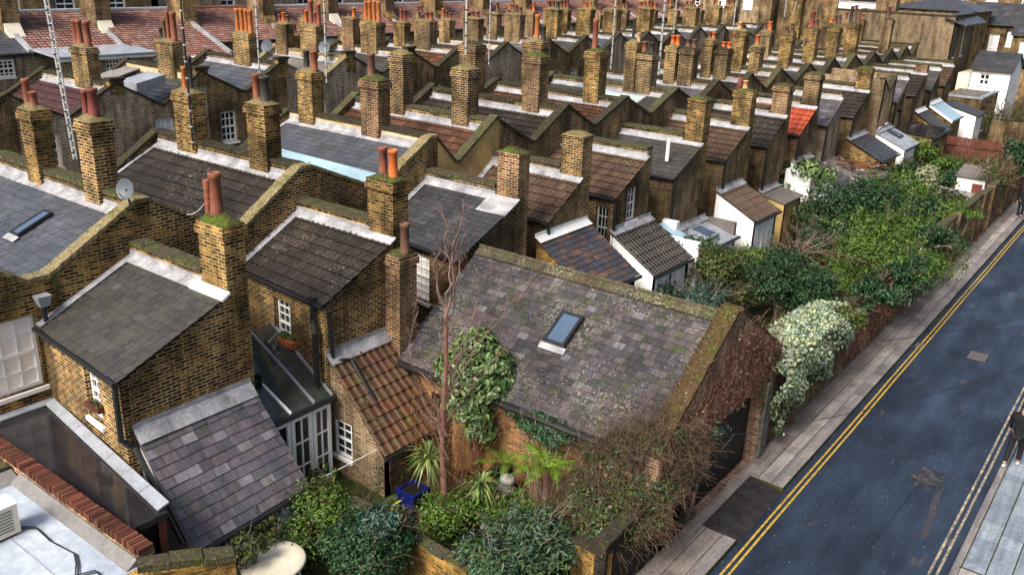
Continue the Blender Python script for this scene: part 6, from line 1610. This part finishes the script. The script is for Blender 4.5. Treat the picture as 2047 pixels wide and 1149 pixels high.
# growth on the boundary walls
creeper('creeper stems and dead leaves on the middle street wall', (WX, 34.8, 0), (0, 1, 0), (1, 0, 0), tuple((.4 + k * 1.3, 1.5 + k * 1.3, .1, 2.3) for k in range(8)), 16, 70, 'leaf_olive', 'creeper', (.10, .07))
creeper('red-brown creeper between the ivy and the striped wall corner', (WX, 26.2, 0), (0, 1, 0), (1, 0, 0), tuple((k * 1.0, 1.1 + k * 1.0, .3, 2.35) for k in range(8)), 34, 60, 'dead', 'creeper', (.09, .06))
creeper('sparse dark climbers on the farthest street wall', (WX, 46.8, 0), (0, 1, 0), (1, 0, 0), tuple((k * 1.6, 1.6 + k * 1.6, .2, 2.4) for k in range(9)), 14, 70, 'leaf_dark', 'creeper', (.13, .09))
for k, (px_, py_, z_, rx_, ry_, n_, mt_, lb_) in enumerate(((1745, 600, 2.2, 48, 34, 1900, 'leaf_dark', 'dark growth drooping over the street wall right of the ivy'), (1830, 545, 2.3, 52, 40, 2400, 'leaf_mid', 'leafy growth drooping over the striped wall corner'), (1878, 490, 2.4, 46, 36, 2000, 'leaf_dark', 'dark growth drooping over the street wall past the striped corner'), (1690, 640, 2.5, 40, 22, 1100, 'leaf_olive', 'low olive growth on the wall top behind the ivy'))):
    shrub('climber', lb_, 'climber', px_, py_, z_, rx_, ry_, n_, mt_, (.15, .06), 12, 'climbing plants', twigs=10, rootz=1.9)
# bramble mound
c = PZ(1215, 985, 1.35)
root = thing('bramble', 'large tangled mound of dry bramble stems over the street corner wall', 'bramble', (c.x, c.y, 0))
lb = []
for (x, y, z, r, q) in ((1235, 925, 2.0, 70, .8), (1180, 985, 1.4, 62, .8), (1285, 975, 1.7, 75, .7), (1215, 1040, 1.2, 85, .7), (1330, 925, 2.0, 58, .8), (1130, 1030, .9, 52, .7), (1352, 895, 2.3, 42, .8), (1290, 1035, 1.3, 55, .6), (1290, 895, 2.4, 50, .7), (1300, 885, 2.75, 44, .6), (1250, 888, 2.6, 40, .6), (1345, 868, 2.85, 38, .7), (1200, 905, 2.2, 44, .6)):
    p = PZ(x, y, z); w_ = r * MPP(p); lb.append((np.array(p), np.array([w_, w_, w_ * q])))
mb = MB()
for _ in range(2300):
    q, r = lb[RNG.integers(len(lb))]; d = V(RNG.normal(size=3)); d.z = abs(d.z) * .8; d.normalize(); p = V(q) + V((d.x * r[0], d.y * r[1], d.z * r[2])) * random.uniform(.55, .98)
    tdir = d.cross(V(RNG.normal(size=3))).normalized() + d * random.uniform(-.1, .45)
    branch(mb, p, tdir, random.uniform(.3, .8), random.uniform(.004, .008), 1, .7, -.12, 3, minr=.003, seg=5, wob=.30)
mb.build('stem', M['twig'], root)
P, N = cloud(lb, 13000); leafmesh('foliage', P, N, .075, .045, 'leaf_olive', root)
P, N = cloud(lb[:4] + lb[8:], 2600); leafmesh('foliage', P, N, .10, .055, 'leaf_mixed', root)
P, N = cloud(lb, 130); leafmesh('dead_leaves', P, N, .16, .09, 'dead', root)
# variegated ivy over the street wall
root = thing('ivy', 'dense white and green variegated ivy hanging over the street wall', 'ivy', (WX + .1, 23.5, 0))
P = []; N = []
for _ in range(15000):
    y = random.uniform(20.3, 26.4); f = (y - 20.3) / 6.1
    top_ = 2.62 + .25 * math.sin(f * 3.1) - .12 * f
    bot = lerp(.75, 1.5, f) + .28 * math.sin(y * 2.3) + .15 * math.sin(y * 5.1) + (.0 if y > 20.8 else .5)
    if random.random() < .42:
        x = random.uniform(WX - .95, WX + .35); z = top_ - .5 * abs(x - WX + .2) ** 2 * .5; nn_ = (.25, -.15, 1)
    else:
        g = random.random() ** .8; z = lerp(top_, bot, g); x = WX + .34 + .16 * math.sin(g * 3.14) - .22 * g + .1 * math.sin(y * 3 + z * 4); nn_ = (1, -.25, .55)
    P.append((x + random.gauss(0, .05), y, z + random.gauss(0, .04))); N.append((nn_[0] + random.gauss(0, .45), nn_[1] + random.gauss(0, .45), nn_[2] + random.gauss(0, .4)))
leafmesh('foliage', P, N, .10, .078, 'leaf_var', root, droop=.9)
k = [i for i in range(len(P)) if P[i][2] < 1.75 or random.random() < .12]
leafmesh('foliage', [(P[i][0] - .02, P[i][1], P[i][2] - .05) for i in k], [N[i] for i in k], .10, .075, 'leaf_olive', root, droop=.9)
# back gardens
shrub('shrub', 'big dark glossy shrub behind the ivy covered wall', 'shrub', 1565, 585, 1.3, 92, 72, 8500, 'leaf_dark', (.15, .06), 22, SH)
shrub('shrub', 'tall mid green shrub against the white annex with the black tiled roof', 'shrub', 1422, 556, 1.4, 72, 66, 7000, 'leaf_olive', (.14, .055), 18, SH)
shrub('shrub', 'dark leaved shrub beside the white wall below the black tiled roof', 'shrub', 1385, 520, 1.8, 38, 50, 2200, 'leaf_dark', (.14, .055), 10, SH)
shrub('shrub', 'low grey-green scrub right behind the outbuilding ridge', 'shrub', 1390, 610, 1.2, 95, 34, 3000, 'leaf_blue', (.11, .05), 14, SH, twigs=14)
shrub('shrub', 'brown twiggy scrub between the outbuilding and the big dark shrub', 'shrub', 1475, 600, .9, 50, 36, 900, 'leaf_olive', (.10, .05), 10, SH, stems='twig', twigs=60)
shrub('shrub', 'low dull green undergrowth in front of the big dark shrub', 'shrub', 1600, 650, .5, 70, 28, 1800, 'leaf_olive', (.1, .05), 10, SH, twigs=14)
shrub('shrub', 'broad green bamboo-like shrub spilling towards the street wall', 'shrub', 1770, 515, 1.6, 125, 75, 9500, 'leaf_mid', (.19, .05), 28, SH, squash=1.1)
for k, (px_, py_, z_, rx_, ry_, n_, mt_, lf_, lb_) in enumerate((
    (1505, 545, 1.1, 62, 44, 3600, 'leaf_mid', (.13, .05), 'light shrub between the tall mid green shrub and the bare twiggy bush'),
    (1655, 490, 1.2, 62, 40, 3600, 'leaf_dark', (.15, .06), 'dark shrub right of the bare twiggy bush'),
    (1850, 440, 1.3, 60, 42, 3400, 'leaf_dark', (.16, .08), 'dark shrub before the grey boarded shelter'),
    (1890, 410, 1.4, 46, 30, 2200, 'leaf_olive', (.16, .08), 'tangled olive shrub beside the boarded shelter'),
    (1720, 365, 1.1, 60, 30, 2600, 'leaf_mid', (.16, .08), 'shrub at the foot of the red parasol'),
    (1790, 350, 1.0, 50, 28, 2200, 'leaf_dark', (.16, .08), 'dark shrub between the parasol and the lime green bush'),
    (1300, 590, 1.3, 55, 28, 1800, 'leaf_dark', (.11, .05), 'dark climber tops showing over the outbuilding ridge'))):
    shrub('shrub', lb_, 'shrub', px_, py_, z_, rx_, ry_, n_, mt_, lf_, 14, SH, twigs=16, stems='twig')
shrub('shrub', 'lower dark part of the bamboo-like growth above the striped wall corner', 'shrub', 1800, 570, 2.0, 55, 50, 3200, 'leaf_dark', (.18, .05), 12, SH, rootz=1.6)
shrub('shrub', 'fine feathery green shrub next to the bare twiggy bush', 'shrub', 1685, 560, 1.0, 56, 42, 3200, 'leaf_bright', (.12, .03), 10, SH)
shrub('shrub', 'large spreading dark green bush in the middle gardens', 'shrub', 1700, 435, 1.6, 100, 72, 8500, 'leaf_dark', (.16, .075), 22, SH)
shrub('shrub', 'yellow-green bush on the right of the large spreading bush', 'shrub', 1785, 405, 1.6, 70, 62, 5600, 'leaf_mid', (.15, .08), 18, SH)
shrub('shrub', 'low purple-green bush in front of the brown tiled annex', 'shrub', 1620, 440, 1.1, 75, 42, 4200, 'leaf_olive', (.14, .06), 14, SH)
shrub('laurel', 'upright laurel with large leaves before the white annex and brown slab roof', 'shrub', 1612, 375, 2.2, 62, 52, 1500, 'leaf_gloss', (.34, .13), 16, SH, lr=(.25, .42))
shrub('shrub', 'bright lime green bush near the flat roofed brick annex', 'shrub', 1832, 322, 1.3, 46, 34, 3400, 'leaf_bright', (.16, .08), 14, SH)
shrub('shrub', 'cream flowering bush left of the dark round bush', 'shrub', 1842, 368, 1.2, 30, 30, 2000, 'leaf_white', (.13, .09), 10, SH)
shrub('shrub', 'neat round blue-black bush near the far wall', 'shrub', 1905, 373, 1.2, 30, 25, 3600, 'leaf_dark', (.12, .05), 12, SH, lr=(.5, .7))
shrub('shrub', 'green shrub in front of the cream flowering bush', 'shrub', 1848, 392, .6, 28, 16, 1000, 'leaf_mid', (.15, .08), 8, SH)
shrub('shrub', 'sprawling scrub along the brown fence', 'shrub', 1935, 345, .8, 88, 22, 3600, 'leaf_olive', (.17, .08), 16, SH, twigs=40, stems='twig')
shrub('shrub', 'far bright bush under the flat roofed annex corner', 'shrub', 1880, 345, .9, 48, 30, 2600, 'leaf_mid', (.17, .09), 10, SH)
shrub('shrub', 'dark overhanging bush on top of the farthest street wall', 'shrub', 2025, 330, 2.4, 42, 42, 3600, 'leaf_dark', (.20, .10), 14, SH, twigs=20)
shrub('shrub', 'dusty pinkish brush leaning over the street wall piers', 'shrub', 1985, 360, 2.2, 45, 34, 1100, 'leaf_olive', (.14, .07), 10, SH, twigs=80, stems='creeper')
shrub('shrub', 'green shoots along the street wall top above the piers', 'shrub', 1915, 428, 2.3, 42, 20, 900, 'leaf_mid', (.14, .06), 8, SH)
shrub('shrub', 'thin brown scrub in the open plot beside the street wall', 'shrub', 1860, 450, .5, 55, 28, 700, 'leaf_olive', (.12, .06), 9, SH, twigs=50, stems='twig')
def bare(label, x, y, z, L, n, col='twig', depth=2, spread=.6):
    c = PZ(x, y, z); b = V((c.x, c.y, 0)); root = thing('bare_bush', label, 'bush', b, 'leafless bushes in the back gardens')
    mb = MB(); mb.tube([b, V((b.x + .05, b.y, z * .7)), c], [.07, .06, .045], 7); mb.build('trunk', M['bark_grey'], root)
    mb = MB()
    for _ in range(n):
        d = V((random.gauss(0, 1), random.gauss(0, 1), random.uniform(-.1, .9))).normalized(); branch(mb, c, d, L * random.uniform(.6, 1.1), .022, depth, spread, -.05, 3, minr=.005)
    mb.build('branches', M[col], root)
bare('leafless twiggy bush with arching pale branches in the middle gardens', 1600, 505, 2.0, 1.3, 24, 'pale_bark')
bare('leafless brown tree by the far gardens at the right edge', 2000, 225, 2.5, 2.8, 26, 'twig', 2)
shrub('shrub', 'dull brown scrub below the leafless tree at the right edge', 'shrub', 1985, 250, 1.2, 70, 28, 1800, 'leaf_olive', (.2, .1), 12, SH, twigs=60, stems='twig')
bare('tangle of bare vine stems on the far brick wing', 1690, 265, 3.2, 1.3, 16, 'creeper', 2)
bare('leafless climber in front of the debris covered roof', 1745, 330, 2.0, 1.2, 14, 'twig', 2)
# odds and ends in the gardens
b = PZ(1735, 357, 0); root = thing('parasol', 'folded red garden parasol standing by the far annexes', 'parasol', b)
mb = MB(); mb.tube([b, b + UP * 2.3], .025, 6); mb.build('pole', M['wood_grey'], root)
mb = MB(); mb.lathe(b, [(.05, 2.35), (.12, 2.0), (.20, 1.3), (.24, .7), (.16, .68), (.03, 1.0)], 10); mb.build('canopy', plain('red_canvas', (.55, .03, .02), .8, .2, .2, 4), root)
b = PZ(1945, 385, 1.2)
root = thing('shed', 'small white garden shed with a grey roof behind the far street wall', 'shed', (b.x, b.y, 0))
mb = MB(); mb.box(b.x - .9, b.x + .5, b.y - .1, b.y + 1.6, 0, 2.0); mb.build('wall', M['white_wall'], root)
mb = MB(); mb.slab(V((b.x - 1.0, b.y - .25, 2.05)), V((b.x + .6, b.y - .25, 2.05)), V((b.x + .6, b.y + 1.7, 2.35)), V((b.x - 1.0, b.y + 1.7, 2.35)), .06); mb.build('roof', M['felt_grey'], root)
mb = MB(); mb.box(b.x - .1, b.x + .4, b.y - .13, b.y - .102, .1, 1.7); mb.build('door', M['pot_dark_red'], root)
b = PZ(1885, 462, .5)
root = thing('cold_frame', 'low glazed cold frame leaning by the street wall', 'cold frame', (b.x, b.y, 0))
mb = MB(); mb.hexa([b + V((-.9, -.5, -.5)), b + V((.9, -.5, -.5)), b + V((.9, .5, -.5)), b + V((-.9, .5, -.5))], [b + V((-.9, -.5, .0)), b + V((.9, -.5, .0)), b + V((.9, .5, .3)), b + V((-.9, .5, .3))]); mb.build('frame', M['wood_grey'], root)
mb = MB(); mb.slab(b + V((-.95, -.55, .03)), b + V((.95, -.55, .03)), b + V((.95, .55, .34)), b + V((-.95, .55, .34)), .02); mb.build('glass', M['lead_dull'], root)
b = PZ(1905, 415, .9)
root = thing('lean_to_shelter', 'grey boarded shelter roof behind the mossy wall top', 'shelter', (b.x, b.y, 0))
mb = MB(); mb.slab(b + V((-1.0, -.6, .6)), b + V((.9, -.6, .5)), b + V((.9, .7, .75)), b + V((-1.0, .7, .85)), .05); mb.build('roof', M['wood_grey'], root)
for sx in (-.9, .8):
    mb = MB(); mb.box(b.x + sx, b.x + sx + .08, b.y - .5, b.y - .42, 0, 1.4); mb.build('post', M['wood_grey'], root)
# debris on the low far annex roof
rt = H1[9]
c0 = V((-13.4, 46.8, 2.6)); mb = MB()
for _ in range(60):
    p = c0 + V((random.uniform(-1.2, 1.4), random.uniform(-1.3, 1.3), random.uniform(0, .08))); a = random.uniform(0, 3.14); d = V((math.cos(a), math.sin(a), random.uniform(-.05, .05))); mb.tube([p, p + d * random.uniform(.2, 1.1)], random.uniform(.015, .05), 5)
mb.build('debris', islandmat('rusty_debris', [(0, (.20, .07, .03)), (.3, (.10, .06, .04)), (.55, (.05, .04, .04)), (.75, (.40, .38, .36)), (.85, (.28, .11, .04))], .9, .1), rt)
# window boxes
for (x, y, X, Yp) in ((575, 690, None, 12.72),):
    c = PY(x, y, Yp - .05); root = thing('window_box', 'terracotta window box with green plants on the sill of the tall sash window', 'window box', c)
    mb = MB(); mb.box(c.x - .27, c.x + .27, c.y - .10, c.y + .08, c.z - .02, c.z + .14); mb.build('trough', M['pot_orange'], root)
    P, N = cloud(lobes_in(c + V((0, 0, .22)), (.28, .1, .14), 6), 260); leafmesh('foliage', P, N, .08, .025, 'leaf_mid', root)
c = PY(190, 815, 7.62); root = thing('window_box', 'dark planted window box below the narrow sash window of the near wing', 'window box', c)
mb = MB(); mb.box(c.x - .28, c.x + .22, c.y - .06, c.y + .06, c.z - .05, c.z + .08); mb.build('trough', M['wood_brown'], root)
P, N = cloud(lobes_in(c + V((0, 0, .1)), (.25, .07, .07), 6), 160); leafmesh('foliage', P, N, .06, .03, 'leaf_olive', root)

M['speck'] = plain('pale_grit', (.6, .58, .54), .8, .2, .2, 4)
# ------------------------------------------------------------------ people
def skin(name, joints, edges, mat, parent, sub=2, smooth=True):
    me = bpy.data.meshes.new(name)
    off = np.array(parent.location)
    me.from_pydata([tuple(np.array(j[:3]) - off) for j in joints], edges, [])
    o = bpy.data.objects.new(name, me); COL.objects.link(o)
    sm = o.modifiers.new('skin', 'SKIN'); sm.use_smooth_shade = True
    for v, j in zip(me.skin_vertices[0].data, joints): v.radius = (j[3], j[4] if len(j) > 4 else j[3])
    me.skin_vertices[0].data[0].use_root = True
    o.modifiers.new('sub', 'SUBSURF').levels = sub; o.modifiers['sub'].render_levels = sub
    me.materials.append(mat); o.parent = parent
    return o
M['skin'] = plain('skin', (.42, .24, .17), .5, .4, .1, 10)
M['coat'] = plain('black_coat_cloth', (.010, .010, .012), .85, .2, .3, 8)
M['trouser'] = plain('black_trouser_cloth', (.012, .012, .015), .85, .2, .3, 8)
M['hair'] = plain('dark_hair', (.015, .011, .009), .6, .3, .4, 20)
M['shoe'] = plain('white_soled_shoe', (.5, .48, .46), .6, .3, .2, 10)
def person(label, g, face, h=1.78, stride=.32, coat='coat', trouser='trouser', shoe='shoe'):
    """standing or walking figure: g ground point, face heading angle"""
    root = thing('person', label, 'person', g, 'people on the pavements')
    s = h / 1.78; f = V((math.cos(face), math.sin(face), 0)); r = V((f.y, -f.x, 0))
    def J(a, b, z, *rad): p = V(g) + f * a * s + r * b * s + UP * z * s; return (p.x, p.y, p.z) + tuple(x * s for x in rad)
    k = stride
    body = [J(0, 0, .95, .125, .10), J(0, 0, 1.15, .125, .095), J(.01, 0, 1.35, .15, .10), J(.01, 0, 1.47, .085, .07), J(.02, 0, 1.54, .052), J(.03, 0, 1.60, .062, .07), J(.035, 0, 1.69, .078, .092), J(.03, 0, 1.755, .05, .06),
            J(.0, .09, .88, .082), J(k * .45, .10, .50, .056), J(k * .55, .10, .10, .040), J(k * .55 + .14, .10, .04, .034),
            J(.0, -.09, .88, .082), J(-k * .1, -.10, .50, .056), J(-k * .75, -.10, .13, .040), J(-k * .75 + .12, -.10, .05, .034),
            J(.0, .19, 1.42, .062), J(-.07, .245, 1.14, .043), J(.05, .25, .90, .031), J(.08, .25, .84, .026),
            J(.0, -.19, 1.42, .062), J(.09, -.245, 1.14, .043), J(.20, -.24, .91, .031), J(.24, -.235, .86, .026)]
    ed = [(0, 1), (1, 2), (2, 3), (3, 4), (4, 5), (5, 6), (6, 7), (0, 8), (8, 9), (9, 10), (10, 11), (0, 12), (12, 13), (13, 14), (14, 15), (2, 16), (16, 17), (17, 18), (18, 19), (2, 20), (20, 21), (21, 22), (22, 23)]
    b = skin('body', body, ed, M['skin'], root)
    for sg, wi in ((1, 18), (-1, 22)):            # five fingers on each hand
        w0 = V(body[wi + 1][:3]); dn = (w0 - V(body[wi][:3])).normalized()
        js = []; es = []
        for q in range(5):
            o_ = f * (.022 - .014 * q) * s if q < 4 else f * .035 * s
            l = (.075, .085, .08, .065, .05)[q] * s
            n0 = len(js); a0 = w0 + o_ - dn * (.01 if q < 4 else .035) * s; a1 = a0 + dn * l * .55 + (f * .02 * s if q == 4 else V((0, 0, 0))); a2 = a0 + dn * l - r * sg * .02 * s
            for p_ in (a0, a1, a2): js.append((p_.x, p_.y, p_.z, .0085 * s))
            es += [(n0, n0 + 1), (n0 + 1, n0 + 2)]
        for q in range(5):
            fo = skin('finger', js[q * 3:q * 3 + 3], [(0, 1), (1, 2)], M['skin'], root, 1)
    coatj = [J(0, 0, .80, .155, .13), J(0, 0, 1.0, .155, .125), J(0, 0, 1.18, .148, .118), J(.01, 0, 1.36, .17, .118), J(.01, 0, 1.475, .098, .085), J(.015, 0, 1.52, .066, .066)]
    coatj += [J(.0, .195, 1.42, .078), J(-.07, .25, 1.14, .060), J(.045, .253, .92, .046), J(.0, -.195, 1.42, .078), J(.09, -.25, 1.14, .060), J(.19, -.243, .93, .046)]
    skin('coat', coatj, [(0, 1), (1, 2), (2, 3), (3, 4), (4, 5), (3, 6), (6, 7), (7, 8), (3, 9), (9, 10), (10, 11)], M[coat], root)
    tj = [J(0, 0, .92, .135, .11), J(.0, .09, .86, .10), J(k * .45, .10, .50, .075), J(k * .55, .10, .13, .064), J(.0, -.09, .86, .10), J(-k * .1, -.10, .50, .075), J(-k * .74, -.10, .16, .064)]
    skin('trousers', tj, [(0, 1), (1, 2), (2, 3), (0, 4), (4, 5), (5, 6)], M[trouser], root)
    for a, bb, z in ((k * .55, .10, .045), (-k * .75, -.10, .055)):
        sj = [J(a - .06, bb, z, .042, .04), J(a + .05, bb, z, .045, .04), J(a + .16, bb, z - .005, .038, .032)]
        skin('shoe', sj, [(0, 1), (1, 2)], M[shoe], root)
    hj = [J(.015, 0, 1.73, .086, .098), J(.02, 0, 1.765, .07, .078), J(-.035, 0, 1.66, .062, .055)]
    skin('hair', hj, [(0, 1), (0, 2)], M['hair'], root)
    mb = MB()
    for sg in (-1, 1):
        e = V(J(.118, sg * .032, 1.685, 0)[:3]); mb.lathe(e, [(0, -.008), (.009, -.004), (.011, 0), (.009, .004), (0, .008)], 8)
    mb.build('eye', M['hole'], root)
    nz = V(J(.125, 0, 1.655, 0)[:3]); mb = MB(); mb.tube([nz + UP * .03 - f * .012, nz + f * .012 - UP * .008, nz - UP * .012 - f * .01], [.008, .013, .01], 6); mb.build('nose', M['skin'], root, smooth=True)
    m0 = V(J(.112, 0, 1.618, 0)[:3]); mb = MB(); mb.tube([m0 - r * .022, m0 + f * .004, m0 + r * .022], [.004, .006, .004], 6); mb.build('mouth', M['pot_dark_red'], root)
    for sg in (-1, 1):
        e = V(J(.03, sg * .083, 1.675, 0)[:3]); mb = MB(); mb.lathe(e, [(0, -.03), (.012, -.022), (.017, .0), (.013, .024), (0, .03)], 8); mb.build('ear', M['skin'], root, smooth=True)
g = PZ(2020, 930, .12)
person('person in a black coat and trousers with pale shoes on the near right pavement', g, R(82), 1.80)
g = PZ(2036, 436, .12)
person('distant person in dark clothes on the far pavement beside the dark bush', g, R(-75), 1.75, .2, shoe='coat')
P = []; N = []
for _ in range(420):
    P.append((random.uniform(KL + .1, KR - .1), random.uniform(12, 60), .007)); N.append((random.gauss(0, .1), random.gauss(0, .1), 1))
o = leafmesh('grit', P, N, .022, .016, 'speck', None); tag(o, 'pale specks of grit scattered on the wet road', 'grit', kind='stuff')
# grass and weeds in the gardens
P = []; N = []
for _ in range(26000):
    x, y = random.uniform(-12.8, -7.1), random.uniform(8, 60) if random.random() < .6 else random.uniform(20.8, 46)
    if SY0 - .1 < y < SY1 + .1: continue
    P.append((x, y, random.uniform(.01, .10))); N.append((random.gauss(0, .6), random.gauss(0, .6), 1))
o = leafmesh('ground_cover', P, N, .10, .05, 'leaf_olive', None); tag(o, 'low weeds and ground cover spread over the back gardens', 'ground cover', kind='stuff')
P = []; N = []
for _ in range(900):
    y = random.uniform(10, 60); x = random.choice((random.uniform(WX, KL), random.uniform(KL, KR), KL + abs(random.gauss(0, .15))))
    P.append((x, y, .125 if x < KL else .008)); N.append((random.gauss(0, .2), random.gauss(0, .2), 1))
o = leafmesh('litter', P, N, .035, .025, 'dead', None); tag(o, 'small scraps of leaf litter on the road and pavement', 'litter', kind='stuff')
